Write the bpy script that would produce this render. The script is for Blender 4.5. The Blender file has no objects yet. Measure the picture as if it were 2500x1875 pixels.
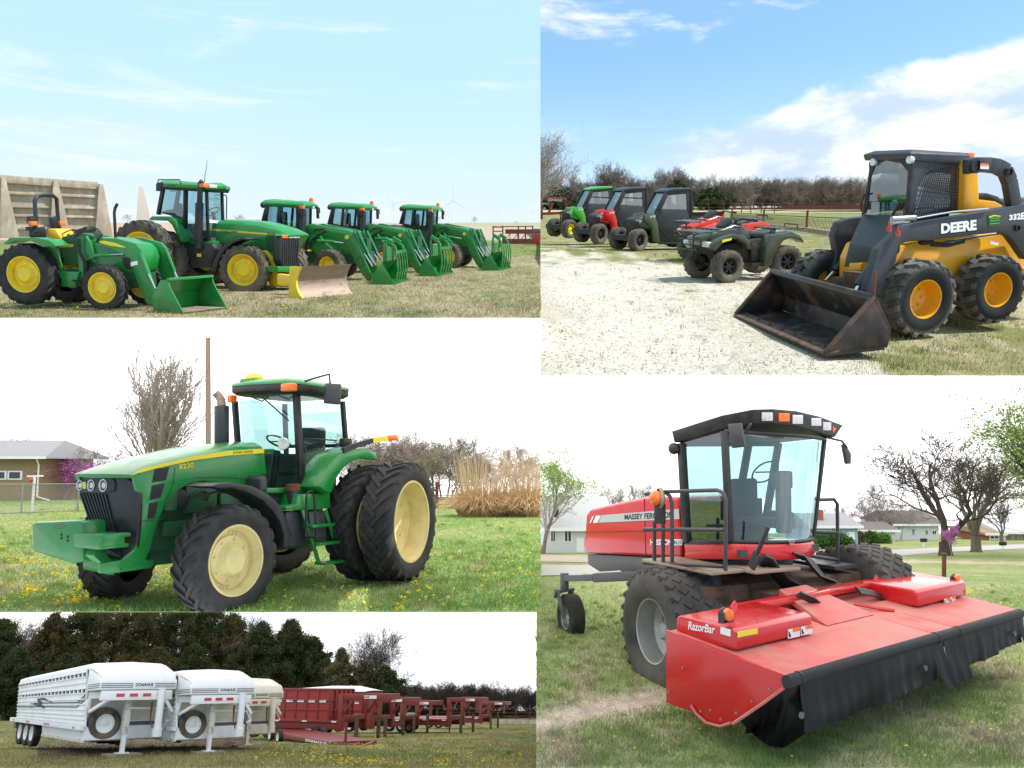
import bpy, bmesh, math, random
import numpy as np
from mathutils import Vector as V, Matrix
sin, cos, pi, R_ = math.sin, math.cos, math.pi, math.radians
S = bpy.context.scene
C = S.collection
# ---------------------------------------------------------------- camera
CX, CY, FF = 1250.0, 937.5, 2100.0          # picture centre and focal length, in photograph pixels (2500 wide)
cd = bpy.data.cameras.new('camera'); cam = bpy.data.objects.new('camera', cd); C.objects.link(cam)
cd.sensor_width = 36; cd.lens = 36 * FF / 2500; cd.clip_start = .1; cd.clip_end = 6000
cam.rotation_euler = (pi / 2, 0, 0); S.camera = cam
# ---------------------------------------------------------------- light
SUN_EL, SUN_AZ = R_(54), R_(108)            # azimuth clockwise from straight ahead
w = bpy.data.worlds.new('World'); S.world = w; w.use_nodes = True

_n = w.node_tree.nodes; _l = w.node_tree.links; _bg = _n['Background']
_sky = _n.new('ShaderNodeTexSky'); _sky.sky_type = 'NISHITA'; _sky.sun_disc = False; _sky.sun_elevation = SUN_EL; _sky.sun_rotation = SUN_AZ
_sky.altitude = 300; _sky.air_density = 1.0; _sky.dust_density = .6; _sky.ozone_density = 1.6
_bg.inputs[1].default_value = .12
def _mth(op, a, b=None, c=None, clamp=False):
    m = _n.new('ShaderNodeMath'); m.operation = op; m.use_clamp = clamp
    for i, x in enumerate((a, b, c)):
        if x is None: continue
        if hasattr(x, 'node'): _l.new(x, m.inputs[i])
        else: m.inputs[i].default_value = x
    return m.outputs[0]
def _ss(x, a, b):
    m = _n.new('ShaderNodeMapRange'); m.interpolation_type = 'SMOOTHSTEP'; m.inputs[1].default_value = a; m.inputs[2].default_value = b; _l.new(x, m.inputs[0]); return m.outputs[0]
_tc = _n.new('ShaderNodeTexCoord'); _sp = _n.new('ShaderNodeSeparateXYZ'); _l.new(_tc.outputs['Generated'], _sp.inputs[0]); _x, _y, _z = _sp.outputs
def _noise(scl, sc, loc=(0, 0, 0), det=7, ro=.6, dist=0.0):
    mp = _n.new('ShaderNodeMapping'); mp.inputs['Scale'].default_value = scl; mp.inputs['Location'].default_value = loc; _l.new(_tc.outputs['Generated'], mp.inputs[0])
    t = _n.new('ShaderNodeTexNoise'); t.inputs['Scale'].default_value = sc; t.inputs['Detail'].default_value = det; t.inputs['Roughness'].default_value = ro; t.inputs['Distortion'].default_value = dist; _l.new(mp.outputs[0], t.inputs[0]); return t.outputs[0]
_east = _ss(_mth('SUBTRACT', _x, _mth('MULTIPLY', _y, (1319.5 - CX) / FF)), -.0004, .0004)       # the blue sky begins where the second sky ends
_bank = _mth('SUBTRACT', _mth('ADD', _mth('MULTIPLY', _x, .31), _mth('MULTIPLY', _y, .235)), _z)    # cumulus bank climbing to the right
_edge = _mth('ADD', _bank, _mth('MULTIPLY', _mth('SUBTRACT', _noise((1, 1, 1.5), 6.0, (.3, .1, .7), 9, .56, .25), .5), .24))
_cum = _mth('MULTIPLY', _ss(_edge, -.006, .026), _ss(_mth('SUBTRACT', _x, _mth('MULTIPLY', _y, .13)), -.02, .12))
_puff = _mth('MULTIPLY', _ss(_noise((1, 1, 3.4), 5.0, (.9, .2, 2.1), 9, .6, .3), .56, .70), _ss(_z, .24, .33))
_cir = _ss(_noise((1.2, 1, 8.0), 3.2, (0, .4, .2), 8, .66, .6), .50, .74)
_low = _ss(_z, .36, .14)
_shade = _ss(_noise((1, 1, 2.4), 7.0, (.1, .6, .3), 8, .6), .40, .60)
def _mix(f, a, b):
    m = _n.new('ShaderNodeMix'); m.data_type = 'RGBA'
    for k, v in ((0, f), (6, a), (7, b)):
        if hasattr(v, 'node'): _l.new(v, m.inputs[k])
        elif k: m.inputs[k].default_value = (*v, 1)
        else: m.inputs[0].default_value = v
    return m.outputs[2]
_tint = _n.new('ShaderNodeMix'); _tint.data_type = 'RGBA'; _tint.blend_type = 'MULTIPLY'; _tint.inputs[0].default_value = 1; _l.new(_sky.outputs[0], _tint.inputs[6]); _tint.inputs[7].default_value = (.88, 1.42, 1.55, 1); _blue = _tint.outputs[2]
_e = _mix(_mth('MULTIPLY', _low, .85), _mix(.22, _blue, (5.2, 6.4, 7.2)), (5.3, 6.3, 7.0)); _e = _mix(_mth('MULTIPLY', _puff, .85), _e, (7.0, 7.1, 7.2)); _e = _mix(_cum, _e, _mix(_shade, (4.1, 5.1, 6.3), (7.0, 7.2, 7.3)))
_w = _mix(.80, _blue, (4.2, 6.1, 6.7)); _w = _mix(_mth('MULTIPLY', _low, .95), _w, (5.4, 6.1, 6.6)); _w = _mix(_mth('MULTIPLY', _cir, .6), _w, (6.6, 6.8, 6.9))
_l.new(_mix(_east, _w, _e), _bg.inputs[0])
ld = bpy.data.lights.new('sun', 'SUN'); sun = bpy.data.objects.new('sun', ld); C.objects.link(sun); ld.energy = 4.6; ld.angle = R_(.6); ld.color = (1, .96, .89)
sun.rotation_euler = V((sin(SUN_AZ) * cos(SUN_EL), cos(SUN_AZ) * cos(SUN_EL), sin(SUN_EL))).to_track_quat('Z', 'Y').to_euler()
S.view_settings.view_transform = 'Standard'; S.view_settings.look = 'None'; S.view_settings.exposure = .42; S.view_settings.gamma = 1
S.cycles.max_bounces = 8; S.cycles.transparent_max_bounces = 12; S.cycles.sample_clamp_indirect = 6
# ---------------------------------------------------------------- the five grounds and the machine frames on them
def Z(x0, y0, k):                           # coordinates read off an enlargement -> photograph pixels
    return lambda p: (x0 + p[0] * k, y0 + p[1] * k)
class Panel:                                # one ground plane, seen from height h, with its own slope
    def __init__(s, xc, yh, h, scale=1.0, roll=0.0):
        d = V(((xc - CX) / FF, 1, -(yh - CY) / FF)); e = V((cos(roll), 0, -sin(roll)))
        up = e.cross(d).normalized(); fwd = (V((0, 1, 0)) - up * up.y).normalized(); rt = fwd.cross(up)
        s.R = Matrix((rt, fwd, up)).transposed(); s.h = h; s.k = scale
        s.mat = Matrix.Scale(scale, 4) @ s.R.to_4x4() @ Matrix.Translation((0, 0, -h))
    def ray(s, p):
        return s.R.transposed() @ V(((p[0] - CX) / FF, 1, -(p[1] - CY) / FF))
    def g(s, p, z=0.0):                     # point on the ground
        r = s.ray(p); return V((0, 0, s.h)) + r * ((z - s.h) / r.z)
    def d(s, p, Y):                         # point at a distance
        r = s.ray(p); return V((0, 0, s.h)) + r * (Y / r.y)
class Frame:                                # a thing's own axes: x ahead, y left, z up
    def __init__(s, P, O, a):
        s.P = P; s.O = O.copy(); s.a = a
        s.L = Matrix.Translation(O) @ Matrix.Rotation(a, 4, 'Z'); s.mat = P.mat @ s.L
        s.i = s.L.inverted(); s.c = s.i @ V((0, 0, P.h))
    @staticmethod
    def px(P, rear, front, yn=0.0, z=0.0):  # from two ground points along its side
        A, B = P.g(rear, z), P.g(front, z); a = math.atan2(B.y - A.y, B.x - A.x)
        O = A + V((sin(a), -cos(a), 0)) * yn; O.z = 0
        return Frame(P, O, a)
    def _r(s, p): return s.i.to_3x3() @ s.P.ray(p)
    def s(s, p, y): r = s._r(p); return s.c + r * ((y - s.c.y) / r.y)
    def f(s, p, x): r = s._r(p); return s.c + r * ((x - s.c.x) / r.x)
    def t(s, p, z): r = s._r(p); return s.c + r * ((z - s.c.z) / r.z)
    def px_of(s, v):
        q = s.P.R @ ((s.L @ V(v)) - V((0, 0, s.P.h))); return (CX + FF * q.x / q.y, CY - FF * q.z / q.y)
P1 = Panel(640, 542, 1.95, .9)              # row of green tractors
P2 = Panel(660, 1130, 1.95, 1.6)            # big tractor on the lawn
P3 = Panel(1910, 440, 1.95, 1.7)             # gravel yard
P4 = Panel(1910, 1080, 3.15, 2.15)          # windrower on the lawn
P5 = Panel(655, 1650, 2.28, .9)             # trailers
# ---------------------------------------------------------------- materials
MATS = {}
def mat(name, col, rough=.5, metal=0.0, col2=None, ns=6.0, amt=.5, lo=.4, hi=.65, bump=0.0, bs=30.0, coat=0.0, spec=.5, col3=None, ns3=1.5, lo3=.5, hi3=.62, stretch=None, emit=0, trans=0, attr=None):
    m = bpy.data.materials.new(name); m.use_nodes = True; n = m.node_tree.nodes; l = m.node_tree.links
    b = n['Principled BSDF']; MATS[name] = m
    b.inputs['Base Color'].default_value = (*col, 1); b.inputs['Roughness'].default_value = rough; b.inputs['Metallic'].default_value = metal
    b.inputs['Coat Weight'].default_value = coat; b.inputs['Coat Roughness'].default_value = .12; b.inputs['Specular IOR Level'].default_value = spec
    tc = n.new('ShaderNodeTexCoord'); co = tc.outputs['Object']
    if stretch:
        mp = n.new('ShaderNodeMapping'); mp.inputs['Scale'].default_value = stretch; l.new(co, mp.inputs[0]); co = mp.outputs[0]
    def noise(sc, det=5):
        t = n.new('ShaderNodeTexNoise'); t.inputs['Scale'].default_value = sc; t.inputs['Detail'].default_value = det; t.inputs['Roughness'].default_value = .62; l.new(co, t.inputs['Vector']); return t.outputs[0]
    def ramp(x, a, c):
        r = n.new('ShaderNodeMapRange'); r.inputs[1].default_value = a; r.inputs[2].default_value = c; l.new(x, r.inputs[0]); return r.outputs[0]
    cur = None
    def mix(f, A, Bc):
        x = n.new('ShaderNodeMix'); x.data_type = 'RGBA'; l.new(f, x.inputs[0])
        if hasattr(A, 'node'): l.new(A, x.inputs[6])
        else: x.inputs[6].default_value = (*A, 1)
        x.inputs[7].default_value = (*Bc, 1); return x.outputs[2]
    if attr:
        at = n.new('ShaderNodeAttribute'); at.attribute_name = attr; cur = at.outputs[0]; l.new(cur, b.inputs['Base Color'])
    if col2:
        f = ramp(noise(ns), lo, hi); g = n.new('ShaderNodeMath'); g.operation = 'MULTIPLY'; g.inputs[1].default_value = amt; l.new(f, g.inputs[0])
        cur = mix(g.outputs[0], cur or col, col2)
        rr = n.new('ShaderNodeMapRange'); rr.inputs[3].default_value = rough; rr.inputs[4].default_value = min(1, rough + .3); l.new(g.outputs[0], rr.inputs[0]); l.new(rr.outputs[0], b.inputs['Roughness'])
    if col3: cur = mix(ramp(noise(ns3), lo3, hi3), cur or col, col3)
    if cur is not None: l.new(cur, b.inputs['Base Color'])
    if bump:
        bp = n.new('ShaderNodeBump'); bp.inputs['Strength'].default_value = bump; bp.inputs['Distance'].default_value = .02; l.new(noise(bs, 6), bp.inputs['Height']); l.new(bp.outputs[0], b.inputs['Normal'])
    if emit: b.inputs['Emission Color'].default_value = (*col, 1); b.inputs['Emission Strength'].default_value = emit
    if trans:
        b.inputs['Subsurface Weight'].default_value = 0
        tr = n.new('ShaderNodeBsdfTranslucent'); mx = n.new('ShaderNodeMixShader'); mx.inputs[0].default_value = trans
        if cur is not None: l.new(cur, tr.inputs[0])
        else: tr.inputs[0].default_value = (*col, 1)
        l.new(b.outputs[0], mx.inputs[1]); l.new(tr.outputs[0], mx.inputs[2]); l.new(mx.outputs[0], n['Material Output'].inputs[0])
    return m
def glass(name, tint, refl=.12):
    m = bpy.data.materials.new(name); m.use_nodes = True; n = m.node_tree.nodes; l = m.node_tree.links; n.clear(); MATS[name] = m
    t = n.new('ShaderNodeBsdfTransparent'); t.inputs[0].default_value = (*tint, 1); g = n.new('ShaderNodeBsdfGlossy'); g.inputs['Roughness'].default_value = .02
    g.inputs[0].default_value = (.85, .92, .95, 1)
    fr = n.new('ShaderNodeLayerWeight'); fr.inputs[0].default_value = .25; mr = n.new('ShaderNodeMapRange'); mr.inputs[3].default_value = refl; mr.inputs[4].default_value = .75; l.new(fr.outputs[1], mr.inputs[0])
    x = n.new('ShaderNodeMixShader'); o = n.new('ShaderNodeOutputMaterial'); l.new(mr.outputs[0], x.inputs[0]); l.new(t.outputs[0], x.inputs[1]); l.new(g.outputs[0], x.inputs[2]); l.new(x.outputs[0], o.inputs[0]); return m
DUST = (.30, .24, .17)
mat('green', (.012, .22, .035), .26, col2=(.05, .20, .065), ns=3, amt=.4, coat=.3)
mat('green_dark', (.012, .10, .028), .5, col2=(.06, .07, .04), ns=9, amt=.5)
mat('green_worn', (.02, .20, .05), .45, col2=(.10, .17, .07), ns=5, amt=.5)
mat('yellow', (.90, .64, .02), .35, col2=(.5, .36, .08), ns=5, amt=.3, coat=.3)
mat('stripe', (.85, .66, .02), .4)
mat('cream', (.74, .60, .25), .45, col2=(.42, .32, .16), ns=4, amt=.55, lo=.45, hi=.8)
mat('amber_yellow', (.78, .36, .01), .35, col2=(.40, .24, .05), ns=5, amt=.45, lo=.5, hi=.75, coat=.2)
mat('rubber', (.014, .014, .015), .72, col2=(.10, .085, .065), ns=5, amt=.35, bump=.25, bs=40)
mat('rubber_dusty', (.03, .027, .024), .85, col2=(.20, .16, .11), ns=1.8, amt=.75, lo=.35, hi=.6, bump=.3, bs=40)
mat('rubber_pale', (.03, .029, .027), .9, col2=(.30, .27, .23), ns=1.3, amt=.8, lo=.36, hi=.66, bump=.5, bs=30)
def dust_tread(m, r0, r1): # pale dust only on the tread, clean black side walls
    n = m.node_tree.nodes; l = m.node_tree.links; b = n['Principled BSDF']; src = b.inputs['Base Color'].links[0].from_socket; tc = [x for x in n if x.type == 'TEX_COORD'][0]; v = n.new('ShaderNodeVectorMath'); v.operation = 'MULTIPLY'; v.inputs[1].default_value = (1, 0, 1); l.new(tc.outputs['Object'], v.inputs[0]); ln = n.new('ShaderNodeVectorMath'); ln.operation = 'LENGTH'; l.new(v.outputs[0], ln.inputs[0]); r = n.new('ShaderNodeMapRange'); r.inputs[1].default_value = r0; r.inputs[2].default_value = r1; l.new(ln.outputs['Value'], r.inputs[0]); x = n.new('ShaderNodeMix'); x.data_type = 'RGBA'; l.new(r.outputs[0], x.inputs[0]); x.inputs[6].default_value = (.014, .014, .015, 1); l.new(src, x.inputs[7]); l.new(x.outputs[2], b.inputs['Base Color'])
dust_tread(MATS['rubber_pale'], .40, .475)
mat('rubber_grey', (.035, .034, .034), .85, col2=(.15, .13, .11), ns=1.2, amt=.8, lo=.35, hi=.7, bump=.3, bs=40)
mat('black', (.012, .012, .014), .42, col2=(.06, .055, .05), ns=7, amt=.35)
mat('black_matte', (.016, .016, .017), .7, col2=(.05, .045, .04), ns=6, amt=.4)
mat('charcoal', (.030, .034, .042), .4, col2=(.07, .07, .07), ns=5, amt=.3)
mat('grey_metal', (.10, .10, .105), .5, col2=(.16, .14, .12), ns=6, amt=.4)
mat('chrome', (.65, .65, .65), .18, 1.0)
mat('silver', (.42, .42, .42), .38, .7, col2=(.3, .28, .25), ns=6, amt=.4)
mat('steel_worn', (.30, .21, .15), .5, .35, col2=(.40, .33, .26), ns=3, amt=.7, lo=.35, hi=.65, col3=(.16, .09, .06), ns3=2.2, lo3=.56, hi3=.75, stretch=(1, .35, 3))
mat('bucket_black', (.014, .013, .014), .42, col2=(.11, .055, .030), ns=3.2, amt=.8, lo=.5, hi=.66, col3=(.20, .15, .09), ns3=2.1, lo3=.63, hi3=.72, bump=.2, bs=25)
mat('rust', (.12, .035, .018), .85, col2=(.20, .07, .03), ns=6, amt=.8, bump=.3)
mat('rust_edge', (.13, .07, .045), .8, col2=(.03, .025, .02), ns=7, amt=.8, bump=.3)
mat('orange', (.85, .16, .01), .3, coat=.4)
mat('red_lens', (.55, .02, .015), .3, coat=.4)
mat('lamp_glass', (.72, .72, .70), .12, .3, col2=(.45, .45, .45), ns=30, amt=.6)
mat('white', (.78, .78, .77), .4, col2=(.6, .57, .5), ns=4, amt=.35, lo=.5, hi=.8)
mat('silver_paint', (.52, .53, .54), .35, coat=.3)
mat('decal_white', (.85, .85, .85), .5)
mat('decal_black', (.012, .012, .012), .5)
mat('decal_yellow', (.85, .68, .03), .5)
mat('seat_yellow', (.70, .40, .02), .6)
mat('seat_dark', (.03, .032, .036), .7, col2=(.06, .06, .06), ns=8, amt=.5)
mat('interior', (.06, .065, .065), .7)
mat('interior_grey', (.13, .14, .135), .7)
mat('red', (.62, .012, .014), .24, col2=(.42, .03, .03), ns=3, amt=.3, coat=.5)
mat('red_dusty', (.60, .06, .06), .42, col2=(.56, .24, .19), ns=1.8, amt=.8, lo=.3, hi=.6, bump=.12, bs=5)
mat('red_trailer', (.21, .022, .017), .5, col2=(.18, .045, .03), ns=3, amt=.6, lo=.4, hi=.7)
mat('red_bright', (.33, .018, .015), .42, col2=(.25, .04, .03), ns=3, amt=.5)
mat('tarp', (.006, .006, .007), .42, spec=.22, col2=(.022, .019, .016), ns=2.5, amt=.6, bump=.15, bs=8)
mat('vinyl', (.016, .017, .018), .38, col2=(.05, .05, .05), ns=5, amt=.4, bump=.15, bs=12)
mat('olive', (.055, .068, .036), .3, col2=(.09, .095, .06), ns=5, amt=.3, coat=.4)
mat('trailer_white', (.78, .78, .78), .42, col2=(.60, .58, .52), ns=2.4, amt=.5, lo=.45, hi=.75)
mat('trailer_cream', (.72, .66, .52), .5, col2=(.55, .45, .32), ns=3, amt=.6, lo=.45, hi=.75)
mat('rusty_white', (.66, .63, .56), .6, col2=(.34, .15, .06), ns=7, amt=.9, lo=.52, hi=.68)
mat('concrete', (.40, .33, .25), .9, col2=(.25, .20, .15), ns=2.0, amt=.75, lo=.4, hi=.75, col3=(.48, .42, .33), ns3=.8, stretch=(1, 1, .45), bump=.25, bs=18)
mat('wood_pole', (.24, .17, .13), .9, col2=(.34, .28, .24), ns=8, amt=.7, stretch=(6, 6, .4), bump=.4, bs=20)
mat('bark', (.13, .10, .08), .95, col2=(.22, .18, .15), ns=5, amt=.7, bump=.5, bs=15)
mat('bark_dark', (.055, .042, .034), .95, col2=(.10, .085, .07), ns=5, amt=.6)
mat('bark_grey', (.29, .24, .215), .95, col2=(.36, .31, .28), ns=5, amt=.6)
mat('twig_brown', (.18, .14, .115), .95, col2=(.25, .20, .17), ns=1.0, amt=.7)
mat('twig_far', (.30, .245, .225), .95, col2=(.36, .31, .28), ns=.6, amt=.7)
mat('house_tan', (.30, .22, .12), .8, col2=(.26, .19, .11), ns=3, amt=.5)
mat('house_white', (.58, .60, .63), .7); mat('house_blue', (.30, .40, .56), .7); mat('trim_white', (.8, .8, .8), .5)
mat('shingle', (.27, .27, .285), .9, col2=(.36, .36, .37), ns=18, amt=.7); mat('shingle_white', (.54, .56, .58), .8, col2=(.42, .43, .45), ns=14, amt=.6)
mat('shingle_dark', (.14, .12, .115), .9, col2=(.2, .18, .17), ns=14, amt=.6)
mat('brick', (.34, .12, .07), .9, col2=(.24, .08, .05), ns=20, amt=.7)
mat('window_dark', (.02, .024, .028), .08, spec=.9)
mat('asphalt_pale', (.44, .42, .41), .9, col2=(.34, .33, .32), ns=2, amt=.5); mat('dirt', (.40, .33, .26), 1, col2=(.3, .25, .18), ns=1.5, amt=.6)
mat('wire', (.30, .31, .33), .5, .6)
mat('turbine', (.78, .80, .83), .5)
mat('hose', (.012, .012, .013), .45)
mat('wood_block', (.34, .28, .2), .9, col2=(.25, .2, .15), ns=8, amt=.6)
mat('utv_body', (.055, .068, .036), .3, col2=(.09, .095, .06), ns=5, amt=.3, coat=.4); mat('utv_roof', (.02, .02, .022), .45, coat=.2); mat('utv_rim', (.014, .014, .015), .35); mat('lime', (.06, .36, .03), .3, coat=.4)
mat('atv_body', (.036, .046, .026), .28, col2=(.10, .10, .07), ns=5, amt=.3, coat=.5); mat('red_atv', (.60, .03, .012), .28, coat=.5); mat('rust_feeder', (.16, .045, .035), .85, col2=(.22, .08, .05), ns=4, amt=.7)
glass('glass', (.60, .79, .765), .10); glass('glass_blue', (.52, .74, .80), .12); glass('glass_dark', (.30, .36, .38), .12); glass('glass_clear', (.66, .70, .72), .22)
# ---------------------------------------------------------------- mesh tools
class MB:
    def __init__(s): s.v = []; s.f = []
    def add(s, vs, fs):
        o = len(s.v); s.v += [tuple(v) for v in vs]; s.f += [tuple(i + o for i in f) for f in fs]; return s
    def loft(s, rings, cap=True, closed=True):
        n = len(rings[0]); vs = [p for r in rings for p in r]; fs = []
        for k in range(len(rings) - 1):
            for i in range(n if closed else n - 1):
                j = (i + 1) % n; fs.append((k * n + i, k * n + j, (k + 1) * n + j, (k + 1) * n + i))
        if cap: fs += [tuple(range(n))[::-1], tuple((len(rings) - 1) * n + i for i in range(n))]
        return s.add(vs, fs)
    def prism(s, pts, off):                 # a traced outline given real thickness
        off = V(off); return s.loft([[V(p) for p in pts], [V(p) + off for p in pts]])
    def box(s, a, b):
        (x0, y0, z0), (x1, y1, z1) = a, b
        return s.loft([[(x0, y0, z0), (x1, y0, z0), (x1, y1, z0), (x0, y1, z0)], [(x0, y0, z1), (x1, y0, z1), (x1, y1, z1), (x0, y1, z1)]])
    def bar(s, p, q, wd, ht, up=(0, 0, 1)): # rectangular bar between two points
        p, q = V(p), V(q); d = (q - p).normalized(); u = V(up)
        if abs(d.dot(u)) > .95: u = V((1, 0, 0))
        r = d.cross(u).normalized() * wd / 2; u = r.cross(d).normalized() * ht / 2
        return s.loft([[p - r - u, p + r - u, p + r + u, p - r + u], [q - r - u, q + r - u, q + r + u, q - r + u]])
    def tube(s, path, r, n=8, cap=True):
        path = [V(p) for p in path]; rings = []; u = None
        for i, p in enumerate(path):
            d = ((path[min(i + 1, len(path) - 1)] - path[max(i - 1, 0)])).normalized()
            if u is None: u = d.cross(V((0, 0, 1))) if abs(d.z) < .9 else d.cross(V((1, 0, 0)))
            u = (u - d * u.dot(d)).normalized(); v = d.cross(u); rr = r[i] if isinstance(r, (list, tuple)) else r
            rings.append([p + u * (rr * cos(2 * pi * k / n)) + v * (rr * sin(2 * pi * k / n)) for k in range(n)])
        return s.loft(rings, cap)
    def cyl(s, p, q, r, n=16): return s.tube([p, q], r, n)
    def lathe(s, prof, c, n=32, axis=(0, 1, 0), cap=False):  # prof: (radius, along the axis)
        ax = V(axis).normalized(); u = ax.cross(V((0, 0, 1))) if abs(ax.z) < .9 else V((1, 0, 0)); u.normalize(); v = ax.cross(u); c = V(c)
        rings = [[c + ax * y + (u * cos(2 * pi * k / n) + v * sin(2 * pi * k / n)) * max(r, 1e-4) for k in range(n)] for r, y in prof]
        return s.loft(rings, cap)
    def ball(s, c, r, n=10, sq=(1, 1, 1)):
        c = V(c); return s.loft([[c + V((sq[0] * r * sin(a) * cos(2 * pi * k / n), sq[1] * r * sin(a) * sin(2 * pi * k / n), sq[2] * r * cos(a))) for k in range(n)] for a in [pi * (i + .02) / (n // 2 + .04) for i in range(n // 2 + 1)]])
    def build(s, name, m, parent=None, bev=0.0, smooth=32, seg=2, fix=True):
        me = bpy.data.meshes.new(name); me.from_pydata(s.v, [], s.f)
        if fix or bev:
            b = bmesh.new(); b.from_mesh(me); bmesh.ops.recalc_face_normals(b, faces=b.faces)
            if bev:
                es = [e for e in b.edges if len(e.link_faces) == 2 and e.calc_face_angle(0) > R_(28)]
                bmesh.ops.bevel(b, geom=es, offset=bev, segments=seg, profile=.5, affect='EDGES', clamp_overlap=True)
            b.to_mesh(me); b.free()
        return link(name, me, m, parent, smooth)
def link(name, me, m, parent=None, smooth=32):
    if smooth:
        me.polygons.foreach_set('use_smooth', [True] * len(me.polygons)); me.set_sharp_from_angle(angle=R_(smooth))
    for k in (m if isinstance(m, (list, tuple)) else [m]): me.materials.append(MATS[k] if isinstance(k, str) else k)
    o = bpy.data.objects.new(name, me); C.objects.link(o)
    if parent is not None:
        if isinstance(parent, bpy.types.Object): o.parent = parent
        else: o.matrix_world = parent if isinstance(parent, Matrix) else parent.mat
    return o
def tag(o, label=None, cat=None, group=None, kind=None):
    for k, v in (('label', label), ('category', cat), ('group', group), ('kind', kind)):
        if v: o[k] = v
    return o
def thing(name, M, label, cat, group=None):
    o = bpy.data.objects.new(name, None); C.objects.link(o); o.empty_display_size = .3
    o.matrix_world = M if isinstance(M, Matrix) else M.mat
    return tag(o, label, cat, group)
def part(name, parent):                     # a part that is only a joint for its sub-parts
    o = bpy.data.objects.new(name, None); C.objects.link(o); o.parent = parent; return o
def dup(o, M=None, parent=None, label=None, swap=None):
    c = o.copy(); C.objects.link(c)
    if parent is not None: c.parent = parent
    if label: c['label'] = label
    if M is not None: c.matrix_world = M if isinstance(M, Matrix) else M.mat
    if swap and c.type == 'MESH':
        mm = [s.material.name for s in c.material_slots]
        if any(x in swap for x in mm):
            c.data = c.data.copy()
            for i, x in enumerate(mm):
                if x in swap: c.data.materials[i] = MATS[swap[x]]
    for ch in list(o.children): dup(ch, None, c, None, swap)
    return c
def lerp(a, b, t): return a + (b - a) * t
def text(s, quad, m, parent, name='lettering', bold=0.0, shear=0.0, off=(0, 0, 0)):  # quad: lower left, lower right, upper right, upper left on the surface
    cu = bpy.data.curves.new('t', 'FONT'); cu.body = s; cu.offset = bold; cu.shear = shear; cu.resolution_u = 3
    o = bpy.data.objects.new('t', cu); C.objects.link(o); bpy.context.view_layer.update()
    me = bpy.data.meshes.new_from_object(o.evaluated_get(bpy.context.evaluated_depsgraph_get())); bpy.data.objects.remove(o)
    n = len(me.vertices); co = np.empty(n * 3); me.vertices.foreach_get('co', co); co = co.reshape(-1, 3)
    x0, y0 = co[:, 0].min(), co[:, 1].min(); dx, dy = co[:, 0].max() - x0, co[:, 1].max() - y0
    q = [np.array(p) for p in quad]; u = ((co[:, 0] - x0) / dx)[:, None]; v = ((co[:, 1] - y0) / dy)[:, None]
    P = (q[0] * (1 - u) + q[1] * u) * (1 - v) + (q[3] * (1 - u) + q[2] * u) * v + np.array(off)
    me.vertices.foreach_set('co', P.ravel()); me.update(); me.name = name
    return link(name, me, m, parent, 0)
def decal(pts, off, m, parent, name='decal', th=.004):  # a thin sticker or plate
    o = V(off).normalized() * th; return MB().prism([V(p) + o * .5 for p in pts], o).build(name, m, parent, smooth=0)
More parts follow.
